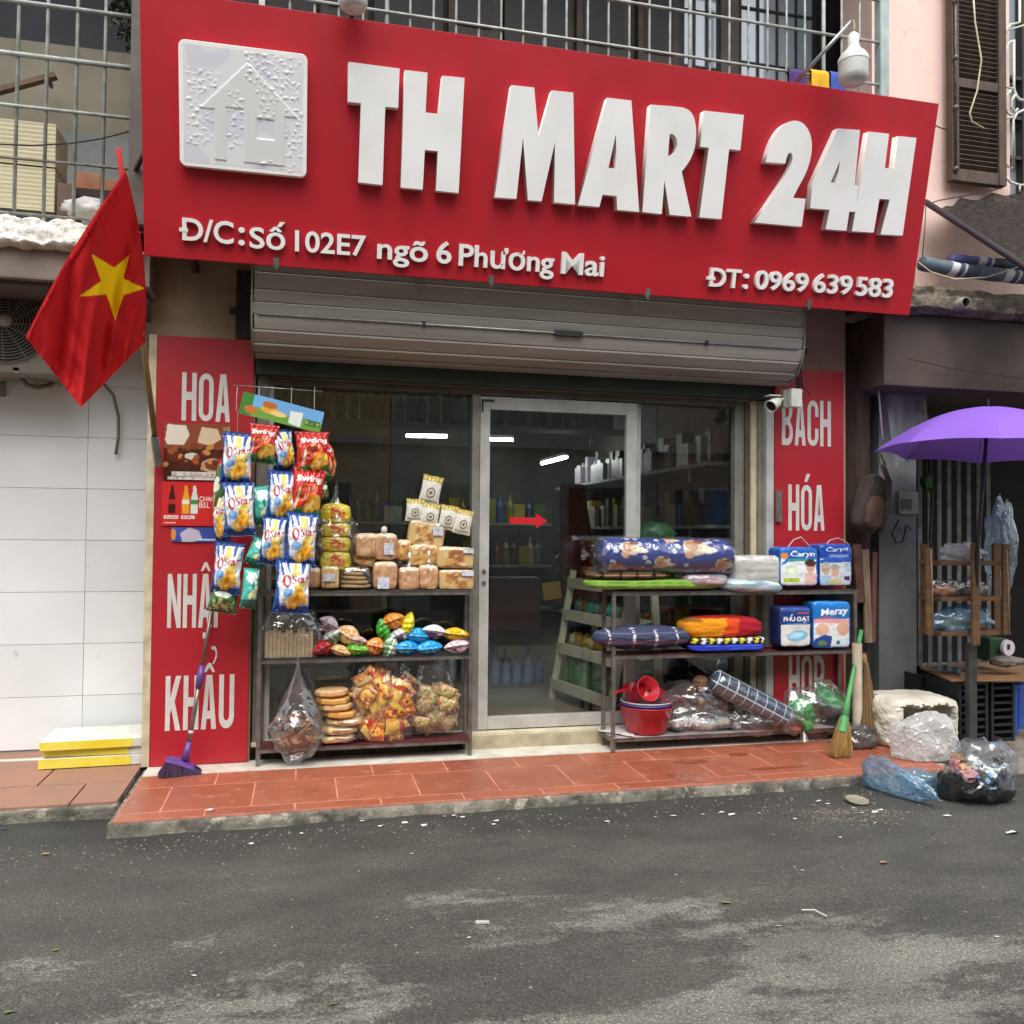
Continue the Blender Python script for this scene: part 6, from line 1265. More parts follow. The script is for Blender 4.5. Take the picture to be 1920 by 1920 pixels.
# cloth: hoist edge runs down the pole, the fly hangs below
FR = NT('flag_cloth'); t = FR; a_ = t.new('ShaderNodeVertexColor'); a_.layer_name = 'Col'; t.lk(a_.outputs[0], t.b.inputs['Base Color']); t.b.inputs['Roughness'].default_value = .8; t.b.inputs['Specular IOR Level'].default_value = .15; t.bump(t.noise(350, 2), .15, .002)
trn = t.new('ShaderNodeBsdfTranslucent'); t.lk(a_.outputs[0], trn.inputs[0]); mx = t.new('ShaderNodeMixShader'); mx.inputs[0].default_value = .3; t.lk(t.b.outputs[0], mx.inputs[1]); t.lk(trn.outputs[0], mx.inputs[2]); t.lk(mx.outputs[0], t.out.inputs[0]); FR = t.m
top = (236, 318); hoistb = (273, 640); tip = (152, 764); fly = (48, 632)
def fpt(u, v):
    # u along top edge (top->fly corner), v along hoist (top->bottom); quad in picture plane
    ax = (1-u)*(1-v)*top[0]+(1-u)*v*hoistb[0]+u*v*tip[0]+u*(1-v)*fly[0]; ay = (1-u)*(1-v)*top[1]+(1-u)*v*hoistb[1]+u*v*tip[1]+u*(1-v)*fly[1]
    bow = 14*math.sin(math.pi*v)*(1-u); ax += bow; ax -= 10*math.sin(math.pi*u)*(1-v)
    return ax, ay
STARP = [(243, 478), (231, 522), (271, 541), (232, 553), (216, 601), (200, 552), (148, 556), (190, 527), (172, 476), (214, 502)]
SPX = [(x, y) for x, y in STARP]
q = MB(); cols = []; NU, NV = 200, 200
for j in range(NV+1):
    for i in range(NU+1):
        u, v = i/NU, j/NV; x, y = fpt(u, v); dd = (y-318)/450
        fold = math.sin((u-v)*9+1.2*v)*.055*(.25+dd)+.03*math.sin((u-v)*19+2)*dd+.012*noise.noise(Vector((u*11, v*3, 8)))+.015*noise.noise(Vector((u*4, v*4, 3)))
        hem = .02*math.sin(v*60)*max(0, .1-abs(u-1))*4 if u > .9 else 0
        dep = -.93 + (.50*v*(1-u)) + .12*u*v - fold + hem*.5
        if v < .07: dep += -.012*math.sin(v/.07*math.pi)+.008*noise.noise(Vector((u*38, 0, 5)))
        q.v.append(W(x, y, dep)); c_ = C('e8be10') if inpoly(x, y, SPX) else (.47, .014, .017); cols += [*c_, 1]
for j in range(NV):
    for i in range(NU): a = j*(NU+1)+i; q.f.append((a, a+1, a+NU+2, a+NU+1))
me = q.mesh('flag_cloth'); me.color_attributes.new('Col', 'FLOAT_COLOR', 'POINT').data.foreach_set('color', cols); link('flag_cloth', me, FR, fl, True)

# ================================================================== FLOOR THINGS ON THE LEFT
# purple broom leaning on the red panel
PUR = pm('purple_plastic', '6a4594', .4, vs=6, col2='553679'); BRIS = pm('dark_bristle', '2d1c33', .8, vs=40, col2='452a4c')
o = thing('broom', 'purple push broom with steel handle leaning on the left red panel', 'broom', G(335, 1458))
hb = W(352, 1408, -.17); ht = W(398, 1135, -.05)
STN = pm('brushed_handle', '8b8078', .3, vs=14, col2='6f655e', metal=.7)
MB().tube([hb, hb.lerp(ht, .55)], .0115, 10).obj('lower_handle', STN, o, True); MB().tube([hb.lerp(ht, .55), ht], .0095, 10).obj('upper_handle', STN, o, True)
MB().tube([hb.lerp(ht, .42), hb.lerp(ht, .5), hb.lerp(ht, .58)], [.017, .02, .014], 10).obj('grip_joint', PUR, o, True); MB().tube([hb-Vector((.01, .01, .045)), hb.lerp(ht, .06)], [.02, .014], 10).obj('socket', PUR, o, True); MB().tube([hb.lerp(ht, .115), hb.lerp(ht, .135)], .0135, 10).obj('ring', WHP, o, True)
hl = W(312, 1425, -.19); hr_ = W(366, 1440, -.15); q = MB(); 
def hd(u, v):
    p = hl.lerp(hr_, u); a = math.pi*v; return p+Vector((0, -.045*math.cos(a), .032*math.sin(a)*math.sin(math.pi*(.08+.84*u))**.6))
q.grid(20, 10, hd); q.obj('head', PUR, o, True, recalc=False)
q = MB(); r_ = random.Random(5)
for k in range(1100):
    u, w_ = r_.random(), r_.uniform(-1, 1); p = hl.lerp(hr_, u)+Vector((0, .042*w_, .004)); fl_ = G(300+76*u+r_.gauss(0, 2), 1451+w_*-7+10*u*0, .002); fl_.y = p.y+.35*(.042*w_)-.006; d_ = fl_-p; s_ = Vector((.0016, 0, 0)); tip_ = p+d_; q.add([p-s_, p+s_, tip_+s_, tip_-s_], [(0, 1, 2, 3)])
stuff(q.obj('bristles', BRIS, o, recalc=False))
# yellow-taped foam boards
FO = pm('foam_white', 'dcdcd6', .85, vs=30, col2='c9c8c0', bump=.3, bs=150); YT = pm('yellow_tape', (.74, .58, .02), .4, vs=6, col2=(.8, .7, .12))
def foam(xa, xb, y0, y1, z0, h, yaw, label):
    o = thing('foam_board', label, 'foam board', ((xa+xb)/2, (y0+y1)/2, z0), 'yellow-taped foam boards'); R_ = Matrix.Rotation(yaw, 3, 'Z')
    bd = MB().box((xa, y0, z0+.001), (xb, y1, z0+h), R_).obj('board', FO, o, bevel=.006)
    MB().box((xa-.002, y0-.003, z0+.004), (xb*.0+xa+(xb-xa)*.86, y0-.0005, z0+h-.002), R_, ((xa+xb)/2, (y0+y1)/2, 0)).obj('tape', YT, bd)
    return o
gx0 = W(82, 1410, .12).x; gx1 = W(270, 1405, .12).x
foam(gx0-.01, gx1+.01, .06, .38, .002, .055, .03, 'lowest yellow-taped white foam board against the tiled wall'); foam(gx0+.01, gx1-.0, .08, .38, .058, .042, -.02, 'middle yellow-taped white foam board in the stack of three'); foam(gx0-.005, gx1+.02, .05, .40, .101, .05, .04, 'topmost yellow-taped white foam board in the stack of three')
# ================================================================== RIGHT SIDE CLUTTER
def zy(px, py, y): return W(px, py, y)
# security camera
o = thing('security_camera', 'white security camera on a junction box in front of the letters BÁCH', 'camera', W(1480, 765, -.2))
a = W(1484, 762, -.2); c = W(1504, 729, -.2); CWH = pm('camera_white', 'd5d6cd', .45, vs=12, col2='bfc0b6'); CGR = pm('camera_grey', '8d9088', .5, vs=12)
MB().box((a.x, -.2, a.z), (c.x, -.12, c.z)).obj('junction_box', CWH, o, bevel=.004); a2 = W(1468, 764, -.16); MB().box((a2.x, -.165, a2.z), (a.x-.001, -.125, c.z-.006)).obj('box_cover', CGR, o, bevel=.003)
b0 = W(1468, 748, -.17); b1 = W(1447, 757, -.24); ax = Vector((-.75, -.35, -.5)).normalized(); cc = W(1456, 753, -.21)
MB().tube([b0, b0.lerp(cc, .6), cc], .01, 8).obj('arm', CWH, o, True); MB().lathe([(0, -.02), (.024, -.018), (.034, 0), (.037, .045), (.041, .075), (.036, .075), (.033, .062)], cc, 22, ax).obj('barrel', CWH, o, True); MB().lathe([(0, .056), (.034, .06)], cc, 22, ax).obj('lens', pm('lens_black', '141414', .15), o)
MB().box(tuple(cc+ax*.03+Vector((-.05, -.03, .045))), tuple(cc+ax*.03+Vector((.03, .03, .051)))).obj('visor', CWH, o)
o = thing('cable_bundle', 'dark cables dropping from the shutter end to the security camera', 'cable', W(1497, 730, -.15))
for k, dx in enumerate((0, 5, -4)): MB().tube([W(1492+dx, 652, -.12), W(1495+dx*1.2, 690, -.14), W(1500+dx, 732, -.15)], .006, 6).obj('cable', RUST, o, True)
tag(MB().tube([W(1500, 720, -.12), W(1515, 735, -.08), W(1520, 742, -.05)], .004, 6).obj('cable', RUST, None, True), 'short loose cable end right of the security camera box', 'cable')
MB_ = MB().box((2.966, -.04, W(1450, 978, -.03).z), (3.0, -.016, W(1450, 920, -.03).z)); tag(MB_.obj('latch_plate', STEEL, None, bevel=.002), 'steel latch plate on the left edge of the BÁCH HÓA panel', 'latch')
# dark posts, ropes and rags in the gap
TRK = pm('rough_brown_post', '4a3a31', .9, vs=6, col2='2c221d', bump=.7, bs=20, stretch=(3, 3, .7))
x0 = W(1588, 900, .05).x; x1 = W(1640, 900, .05).x
q = MB(); q.grid(26, 60, lambda u, v: Vector((x0+(x1-x0)*u, .10-.09*math.sin(math.pi*u)-.02*noise.noise(Vector((u*5, v*14, 0))), -.03+2.7*v))); tag(q.obj('brown_post', TRK, None, True, recalc=False), 'rough dark brown post between the red panel and the grey pillar', 'post')
o = thing('wood_planks', 'weathered planks hanging beside the rack below the backpack', 'plank', W(1630, 1200, -.05))
for (pa, pb, w_, m) in (((1622, 1030), (1628, 1205), .05, pm('pale_plank', 'a08c78', .8, vs=8, col2='6f5c4c', stretch=(4, 4, .6))), ((1640, 1035), (1636, 1204), .03, pm('red_brown_plank', '8a5a4c', .8, vs=8, col2='6b4238', stretch=(4, 4, .6))), ((1606, 1020), (1614, 1130), .06, pm('brown_rag', '6b4a3c', .9, vs=9, col2='4a3027'))): MB().bar(W(*pa, -.02), W(*pb, -.05), w_, .02).obj('plank', m, o, bevel=.003)
# backpack
BPM = pm('backpack_fabric', '4b423d', .85, vs=12, col2='2f2926', bump=.35, bs=120)
o = thing('backpack', 'old dark brown backpack hanging beside the BÁCH HÓA panel', 'backpack', W(1630, 1010, -.05))
bc_ = W(1630, 945, -.06); me = superbox_mesh('body', .21, .16, .40, 3., 18, None, 4, .05, fr=3); me.polygons.foreach_set('use_smooth', [True]*len(me.polygons)); place('body', me, bc_, (0, .35, .2), BPM, o)
me = superbox_mesh('pocket', .15, .06, .22, 3., 12, None, 6, .05); me.polygons.foreach_set('use_smooth', [True]*len(me.polygons)); place('pocket', me, bc_+Vector((-.03, -.10, -.06)), (0, .35, .2), pm('pocket_fabric', '5f4a3a', .85, vs=10, col2='44352a', bump=.3, bs=120), o)
MB().tube([W(1655, 872, -.08), W(1668, 905, -.16), W(1664, 960, -.17), W(1650, 1000, -.15)], .016, 8).obj('strap', BPM, o, True); MB().tube([W(1645, 874, -.07), W(1651, 850, -.05), W(1660, 872, -.07)], .008, 8).obj('hanger_loop', BPM, o, True); MB().box(tuple(W(1646, 958, -.165)), tuple(W(1655, 945, -.165)+Vector((0, .004, 0)))).obj('patch', pm('pale_patch', '9a9078', .8), o)
tag(MB().tube([W(1639, 672, -.02), W(1648, 740, -.04), W(1655, 824, -.06)], .006, 6).obj('white_rod', WHP, None, True), 'thin white rod hanging down above the backpack', 'rod')
o = thing('plastic_drape', 'thin clear plastic drape hanging over the grey pillar behind the umbrella', 'plastic', W(1690, 840, .05)); q = MB()
def dr(u, v):
    tp_ = Vector(W(1646, 660, .06)).lerp(W(1725, 705, .06), u); bt_ = Vector(W(1665, 880, .0)).lerp(W(1745, 850, .05), u); p = tp_.lerp(bt_, v); p.y -= .03+.04*math.sin(u*9+v*2)*v; return p
q.grid(30, 30, dr); q.obj('sheet', filmmat('dusty_drape', haze=.3, hazecol=(.46, .45, .46), bs=9, rough=.4, gmul=.8), o, True, recalc=False)
tag(MB().tube([W(1700, 672, -.3), W(1780, 690, -.3), W(1930, 712, -.3)], .003, 6).obj('wire', RUST, None, True), 'wire strung under the lintel over the umbrella', 'wire')
tag(MB().tube([W(1742, 860, .6), W(1748, 940, .6), W(1744, 1010, .55), W(1752, 1060, .5)], .012, 8).obj('rag_strip', pm('dark_rag', '2f2a28', .9), None, True), 'dark rag strip hanging on the folding gate', 'rag')
tag(MB().ico(W(1738, 905, .6), .05, 3, .8, (.8, .6, 1.2), 5, 3).obj('green_tuft', pm('green_tuft', '2f5a35', .8, vs=20, var=.4), None, True), 'small green bundle hanging on the folding gate', 'bundle')
# meter box and cable on the pillar
o = thing('meter_box', 'small grey wall box on the grey pillar', 'box', W(1700, 965, .09)); a = W(1681, 964, .095); c = W(1717, 922, .095); MB().box((a.x, .07, a.z), (c.x, .099, c.z)).obj('case', GREYF, o, bevel=.004); a = W(1690, 955, .07); c = W(1709, 936, .07); MB().box((a.x, .066, a.z), (c.x, .0695, c.z)).obj('window', pm('smoked_window', '4a4a48', .3), o)
tag(MB().tube([W(1686, 975, .08), W(1672, 1000, .07), W(1680, 1018, .06), W(1692, 1016, .06), W(1700, 985, .08), W(1708, 992, .08)], .006, 6).obj('cable_loop', BLK, None, True), 'black cable loop hanging on the grey pillar', 'cable')
# folding gate
o = thing('folding_gate', 'folded grey metal accordion gate behind the wooden stall rack', 'gate', W(1790, 1290, .9)); GM = pm('gate_strip', '8b8d90', .45, vs=9, col2='5f6164', metal=.4)
for k in range(15):
    px = 1726+k*9.2; x = W(px, 1000, .75).x; MB().box((x-.016, .75+(k % 2)*.05, -.02), (x+.014, .77+(k % 2)*.05, 2.25), Matrix.Rotation(R(25 if k % 2 else -25), 3, 'Z')).obj('strip', GM, o)
MB().box((W(1718, 1000, .72).x, .9, 2.2), (W(1960, 1000, .72).x, .96, 2.26)).obj('track', GM, o)
# umbrella
UC = W(1853, 765, -.62); ur = .64; uh = .27; UY = Vector((.03, 0, 1)).normalized()
o = thing('umbrella', 'open purple umbrella standing over the stall on the right', 'umbrella', W(1824, 1200, -.5)); PURU = NT('umbrella_cloth'); t = PURU; t.b.inputs['Base Color'].default_value = (.26, .12, .62, 1); t.b.inputs['Roughness'].default_value = .65; t.bump(t.noise(30, 3), .1, .004)
trn = t.new('ShaderNodeBsdfTranslucent'); trn.inputs[0].default_value = (.3, .14, .7, 1); mx = t.new('ShaderNodeMixShader'); mx.inputs[0].default_value = .2; t.lk(t.b.outputs[0], mx.inputs[1]); t.lk(trn.outputs[0], mx.inputs[2]); t.lk(mx.outputs[0], t.out.inputs[0]); PURU = t.m
def urad(s): return ur*s, -uh*(s**1.9)
for k in range(8):
    a0, a1 = R(45*k+8), R(45*k+53)
    def gore(u, v):
        s = max(v, .001); r_, z_ = urad(s); a = a0+(a1-a0)*u; mid = math.sin(math.pi*u); r2 = r_*(1-.10*mid*s); return UC+Vector((math.cos(a)*r2, math.sin(a)*r2, z_+.012*mid*s))+Vector((0.05*s*math.cos(a)*0, 0, -.03*math.cos(a)*s))
    cp_ = MB().grid(12, 16, gore).obj('canopy_panel', PURU, o, True, recalc=False)
    MB().tube([UC+Vector((math.cos(a0)*urad(s)[0]*.995, math.sin(a0)*urad(s)[0]*.995, urad(s)[1]-.006-.03*math.cos(a0)*s)) for s in (0, .25, .5, .75, 1)], .003, 6).obj('rib', STEEL, cp_)
MB().tube([UC+Vector((0, 0, -.02)), UC+Vector((0, 0, .055))], [.008, .005], 8).obj('ferrule', BLK, o); MB().tube([UC+Vector((0, 0, -.02)), W(1833, 1030, -.52), W(1826, 1200, -.46)], .011, 8).obj('pole', BLK, o, True)
# stall rack of wood on an iron post
WD = pm('stall_wood', '735334', .75, vs=7, col2='523a22', bump=.3, bs=60, stretch=(.7, 3, 3))
o = thing('stall_shelf', 'small wooden three-shelf stall rack on an iron post under the umbrella', 'shelf', W(1822, 1392, -.45)); ys0, ys1 = -.46, -.26
for yy in (1056, 1123, 1188):
    a = W(1722, yy+4, ys1); a.z = W(1722, yy+4, ys0).z; c = W(1896, yy-3, ys0); z = (a.z+c.z)/2; MB().box((a.x, ys0, z-.012), (c.x, ys1, z+.012)).obj('shelf_board', WD, o, bevel=.003)
for (px, py0, py1, y) in ((1742, 1028, 1190, ys0-.012), (1886, 1020, 1190, ys0-.012), (1734, 1020, 1185, ys1+.01), (1868, 1020, 1185, ys1+.01)):
    a = W(px-6, py1, y); c = W(px+5, py0, y); MB().box((a.x, y-.011, a.z), (c.x, y+.011, c.z)).obj('upright', WD, o, bevel=.002)
a = W(1821, 1210, ys0-.03); c = W(1831, 1018, ys0-.03); MB().box((a.x, ys0-.045, a.z), (c.x+.012, ys0-.025, c.z)).obj('center_post', WD, o, bevel=.002)
a = W(1815, 1394, -.44); c = W(1829, 1206, -.44); MB().box((a.x, -.452, a.z-.03), (c.x, -.415, c.z)).obj('iron_post', pm('iron_post', '4f4d4a', .6, vs=8, col2='393735', metal=.4), o)
for dx in (1745, 1888): MB().tube([W(dx, 1030, ys0-.03), W(dx+3, 1100, ys0-.035), W(dx+5, 1190, ys0-.03)], .003, 5).obj('string', pm('string', 'a09078', .9), o, True)
tag(MB().ico(W(1828, 1408, -.46), .17, 4, .3, (1.15, .9, .34), 5, 2).obj('concrete_foot', APR, None, True), 'lump of concrete holding the iron post of the stall rack', 'concrete')
def floppy(name, label, box, y, d, seed, mat, cont=None, group=None):
    x0, x1, z0, z1 = rectpx(*box, y); o = thing(name, label, 'plastic bag', ((x0+x1)/2, y, z0), group); c_ = ((x0+x1)/2, y+d/2, (z0+z1)/2)
    if cont: MB().ico((c_[0], c_[1], c_[2]-(z1-z0)*.15), 1, 3, .35, ((x1-x0)*.4, d*.4, (z1-z0)*.32), seed, 3).obj('contents', cont, o, True)
    film_blob(o, c_, (x1-x0)*.5, d*.5, (z1-z0)*.52, seed, mat, jit=.42); return o
WB = filmmat('white_bag_film', tint=(.9, .9, .9), haze=.42, hazecol=(.85, .85, .85), bs=26, gmul=.9); BB = filmmat('blue_bag_film', tint=(.62, .78, .92), haze=.3, hazecol=(.32, .55, .8), bs=26, gmul=1.); 
floppy('plastic_bag', 'crumpled white plastic bag on the stall rack\'s top shelf', (1780, 1020, 1852, 1054), -.44, .12, 51, WB); floppy('plastic_bag', 'clear bag of orange-brown food on the middle stall shelf', (1752, 1088, 1810, 1121), -.44, .12, 52, FILM2, pm('orange_food', 'b5744a', .6, vs=20, col2='8f5434')); floppy('plastic_bag', 'clear bag half hidden by the post on the middle stall shelf', (1806, 1088, 1858, 1121), -.42, .12, 53, FILM2, GREYB); floppy('plastic_bag', 'blue plastic bag on the lowest stall shelf', (1770, 1140, 1868, 1190), -.45, .14, 54, BB, pm('tan_food', 'a08a6a', .6, vs=20))
floppy('plastic_bag', 'pale blue plastic bag hanging at the stall rack\'s right side', (1862, 950, 1912, 1112), -.2, .1, 55, filmmat('pale_blue_film', tint=(.8, .88, .96), haze=.22, hazecol=(.5, .62, .75), bs=18, gmul=.9))
# low table of crates and board
BCR = pm('black_crate', '26272a', .5, vs=8, var=.3)
def crate(px0, px1, y, d, z0, h, label):
    xa = W(px0, 1330, y).x; xb = W(px1, 1330, y).x; o = thing('plastic_crate', label, 'crate', ((xa+xb)/2, y, z0), 'black crates under the board')
    n = 8
    for k in range(n): MB().box((xa+.012, y+.001, z0+.006+k*(h-.02)/n), (xb-.012, y+.012, z0+.006+k*(h-.02)/n+.016)).obj('slat', BCR, o)
    for x in (xa, xb-.018): MB().box((x, y-.004, z0), (x+.018, y+.02, z0+h)).obj('corner_post', BCR, o)
    MB().box((xa, y+.022, z0), (xa+.01, y+d, z0+h)).obj('side', BCR, o); MB().box((xb-.01, y+.022, z0), (xb, y+d, z0+h)).obj('side', BCR, o); MB().box((xa+.01, y+d-.01, z0), (xb-.01, y+d, z0+h)).obj('back', BCR, o); MB().box((xa, y-.006, z0+h-.02), (xb, y+.0005, z0+h)).obj('rim', BCR, o); return o
ty = -.38; tz = W(1783, 1278, ty).z; crate(1798, 1852, -.36, .32, -.03, tz+.02, 'black plastic crate behind the iron post'); crate(1858, 1902, -.33, .32, -.03, tz+.02, 'black plastic crate right of the iron post'); crate(1724, 1794, -.05, .4, -.03, tz+.02, 'black plastic crate in the shade behind the foam box')
o = thing('board_table', 'brown hardboard sheet laid on black crates as a table', 'table', (4.2, -.2, tz)); q = MB(); P_ = [G(1783, 1278, tz), G(1922, 1278, tz), G(1940, 1250, tz), G(1850, 1246, tz), G(1723, 1253, tz)]; q.prism(P_, (0, 0, .012)); q.obj('board', pm('hardboard', '8f6a4a', .7, vs=6, col2='74543a'), o)
o = thing('steel_tray', 'shiny steel tray on the hardboard table', 'tray', G(1780, 1260, tz)); P_ = [G(1745, 1257, tz+.014), G(1800, 1268, tz+.014), G(1822, 1262, tz+.014), G(1772, 1252, tz+.014)]; q = MB(); q.prism(P_, (0, 0, .02)); q.obj('pan', pm('tray_steel', 'b5b8ba', .18, vs=9, metal=.95), o)
o = thing('scale', 'green market scale with round white dial on the stall table', 'scale', W(1882, 1240, -.2)); MB().box(tuple(W(1856, 1240, -.15)), tuple(W(1888, 1196, -.15)+Vector((0, .12, 0)))).obj('body', pm('scale_green', '2f4a38', .5, vs=6), o, bevel=.01); MB().lathe([(0, .0), (.052, 0), (.055, .02)], W(1892, 1215, -.2), 28, (-.1, 1, 0)).obj('dial', WHP, o); MB().box(tuple(W(1889, 1218, -.205)), tuple(W(1894, 1208, -.205)+Vector((0, .002, 0)))).obj('needle', BLK, o)
tag(MB().ico(W(1888, 1240, -.28), .09, 3, .4, (1.4, .7, .4), 77, 3).obj('wrapped_goods', GREYB, None, True), 'grey wrapped goods beside the market scale', 'goods')
o = thing('blue_stool', 'blue plastic stool at the right edge behind the crates', 'stool', W(1915, 1375, -.25)); BLU = pm('blue_plastic', '2f55a8', .4, vs=6, col2='27468c')
for (px, y) in ((1900, -.3), (1935, -.3), (1912, -.08), (1945, -.08)): MB().bar(W(px, 1380, y), W(px+2, 1290, y), .045, .02).obj('leg', BLU, o)
MB().box(tuple(W(1896, 1292, -.32)), tuple(W(1950, 1284, -.32)+Vector((0, .28, 0)))).obj('seat', BLU, o, bevel=.01)
# broken foam box
o = thing('foam_box', 'broken cream foam box lying open on its side behind the white bag', 'foam box', W(1725, 1400, -.42)); FB = pm('old_foam', 'dbd7cb', .85, vs=6, col2='b5ac98', bump=.5, bs=70, dist=.01)
fx0 = W(1668, 1350, -.46).x; fx1 = W(1800, 1350, -.46).x; fz0 = -.01; fz1 = W(1730, 1302, -.3).z
bm = bmesh.new(); bmesh.ops.create_cube(bm, size=2); bmesh.ops.subdivide_edges(bm, edges=bm.edges, cuts=26, use_grid_fill=True); fc_ = Vector(((fx0+fx1)/2, -.28, (fz0+fz1)/2)); dead = []
for v in bm.verts:
    p = v.co; e_ = 5.5; k = sum(abs(q_)**e_ for q_ in p)**(1/e_); q_ = p/k; s_ = 1+.035*noise.noise(q_*3)+.02*noise.noise(q_*8); v.co = fc_+Vector((q_.x*(fx1-fx0)/2*1.08, q_.y*.2, q_.z*(fz1-fz0)/2*1.06))*1.0*s_ if False else Vector((fc_.x+q_.x*(fx1-fx0)/2*1.08*s_, fc_.y+q_.y*.2*s_, fc_.z+q_.z*(fz1-fz0)/2*1.05*s_))
for f_ in bm.faces:
    c_ = f_.calc_center_median()-fc_; u_ = c_.x/((fx1-fx0)/2); w_ = c_.z/((fz1-fz0)/2); jg = .16*noise.noise(Vector((u_*3, w_*3, 4)))+.1*noise.noise(Vector((u_*9, w_*9, 1)))
    if c_.y < -.13 and u_ > -.7+jg and u_ < .88+jg*.6 and w_ < .78+jg: dead.append(f_)
bmesh.ops.delete(bm, geom=dead, context='FACES'); bmesh.ops.solidify(bm, geom=bm.faces[:], thickness=.035); bmesh.ops.recalc_face_normals(bm, faces=bm.faces)
me = bpy.data.meshes.new('shell'); bm.to_mesh(me); bm.free(); link('shell', me, FB, o, .7)
for k in range(7): p = fc_+Vector((rnd.uniform(-.18, .2), -.2, -.17)); MB().ico(p, rnd.uniform(.012, .025), 2, 1., (1, 1, .7), k).obj('crumb', FB, o)
# white bag in front
o = thing('plastic_bag', 'large crumpled white plastic bag in front of the broken foam box', 'plastic bag', W(1730, 1438, -.8)); c_ = W(1732, 1386, -.68)
q = MB().ico((0, 0, 0), 1, 5, .05, (1, 1, 1), 61, 1.6); out = []
for v in q.v:
    vn = v.normalized(); k = vn*(facet(vn, 61, 60, 34., .72, 1.2)*1.08+.10*noise.noise(v*1.7)+.05*max(0, 1-7*abs(noise.noise(v*2.1)))+.03*max(0, 1-6*abs(noise.noise(v*5)))); p = c_+Vector((k.x*.215, k.y*.14, k.z*.165)); p.z = max(p.z, .004+.01*noise.noise(v*6)); out.append(p)
q.v = out; q.obj('bag', filmmat('white_bag_thick', tint=(.95, .95, .95), haze=.62, hazecol=(.88, .88, .87), bs=9, gmul=1.1), o, .5)
MB().ico(c_+Vector((0, .0, -.06)), .1, 3, .3, (1.2, .7, .5), 7).obj('contents', pm('pale_contents', 'c9c2c0', .8, vs=8, col2='a89e9c'), o, True)
# boxed goods wrapped in plastic, brooms, pipe
x0, x1, z0, z1 = rectpx(1590, 1368, 1644, 1408, -.44); o = thing('wrapped_box', 'dark box wrapped in shiny clear plastic between the two brooms', 'box', ((x0+x1)/2, -.4, 0)); MB().box((x0, -.44, .006), (x1, -.3, z1)).obj('box', pm('dark_goods_box', '4a4744', .6, vs=14, col2='2f2d2c'), o, bevel=.004); film_blob(o, ((x0+x1)/2, -.37, (z1)/2+.004), (x1-x0)*.62, .1, z1*.6, 71, filmmat('shiny_wrap', haze=.05, bs=30, gmul=1.4), jit=.2)
MB().ico(W(1612, 1372, -.4), .05, 3, .4, (1.2, .8, .35), 8).obj('blue_film', BB, o, True)
o = thing('pipe_post', 'off-white pipe standing upright at the right rack\'s corner', 'pipe', G(1608, 1372)); a = W(1608, 1368, -.3); c = W(1607, 1206, -.3); MB().tube([(a.x, -.3, .002), (c.x, -.3, c.z)], .029, 18).obj('tube', pm('aged_pvc', 'cdc3ac', .55, vs=6, col2='b3a78f'), o, .6); MB().lathe([(0, 0), (.024, 0)], (c.x, -.3, c.z+.001), 16).obj('tube_mouth', pm('bore_shade', '6b6355', .8), o)
GRB = pm('broom_green', '4a9a55', .5, vs=8, col2='3a7d45'); STR = pm('broom_straw', 'b38a4c', .85, vs=1, col2='6e4f26', stretch=(260, 260, 6))
def straws(parent, p0, w0, p1, w1, n, mat, seed, th=.0014, dy=.02):
    q = MB(); r_ = random.Random(seed)
    for k in range(n):
        u = r_.uniform(-1, 1); v = r_.uniform(-1, 1); a = Vector(p0)+Vector((w0*u, dy*.4*v, r_.uniform(0, .01))); b_ = Vector(p1)+Vector((w1*u+r_.gauss(0, .004), dy*v, r_.uniform(0, .03))); s_ = Vector((th, 0, 0)).lerp(Vector((0, th, 0)), r_.random()*.6); m_ = a.lerp(b_, .5)+Vector((r_.gauss(0, .003), r_.gauss(0, .003), 0)); q.add([a-s_, a+s_, m_+s_, m_-s_, b_+s_*.4, b_-s_*.4], [(0, 1, 2, 3), (3, 2, 4, 5)])
    return stuff(q.obj('straw', mat, parent, recalc=False))
o = thing('broom', 'straw broom with a green grip leaning in front of the right rack', 'broom', G(1574, 1420)); p0 = W(1583, 1345, -.47); p1 = G(1574, 1418, .004); p1.y = -.58
MB().tube([W(1615, 1182, -.22), W(1603, 1245, -.3), W(1590, 1310, -.42), W(1584, 1348, -.47)], [.013, .013, .016, .024], 10).obj('handle', GRB, o, True); MB().tube([W(1584, 1345, -.47), W(1577, 1375, -.51)], [.026, .036], 12, False).obj('binding', GRB, o, True)
straws(o, p0, .02, p1, .062, 1500, STR, 3, .0016, .03); MB().tube([W(1572, 1392, -.53), W(1556, 1396, -.54)], .003, 5).obj('tie', GRB, o); 
q = MB(); q.grid(10, 10, lambda u, v: (W(1584, 1352, -.475).lerp(W(1566+20*u, 1395-8*u, -.55), v))+Vector(((u-.5)*.02*(1-v), -.012, 0))); q.obj('wrap_net', GRB, o, True, recalc=False)
o = thing('coconut_broom', 'tall brown coconut-stick broom standing between pipe and foam box', 'broom', G(1650, 1404)); straws(o, W(1622, 1245, -.22), .012, G(1650, 1404, .004)+Vector((0, .1, 0)), .075, 1100, pm('coconut_stick', 'a5825a', .85, vs=1, col2='503a22', stretch=(220, 220, 5)), 4, .0022, .03); MB().tube([W(1624, 1305, -.255), W(1647, 1303, -.255)], .006, 6).obj('tie', RUST, o)
MB().tube([W(1619, 1225, -.2), W(1625, 1262, -.23)], .016, 8).obj('bound_top', pm('coconut_stick', '8f6f48', .85), o, True)

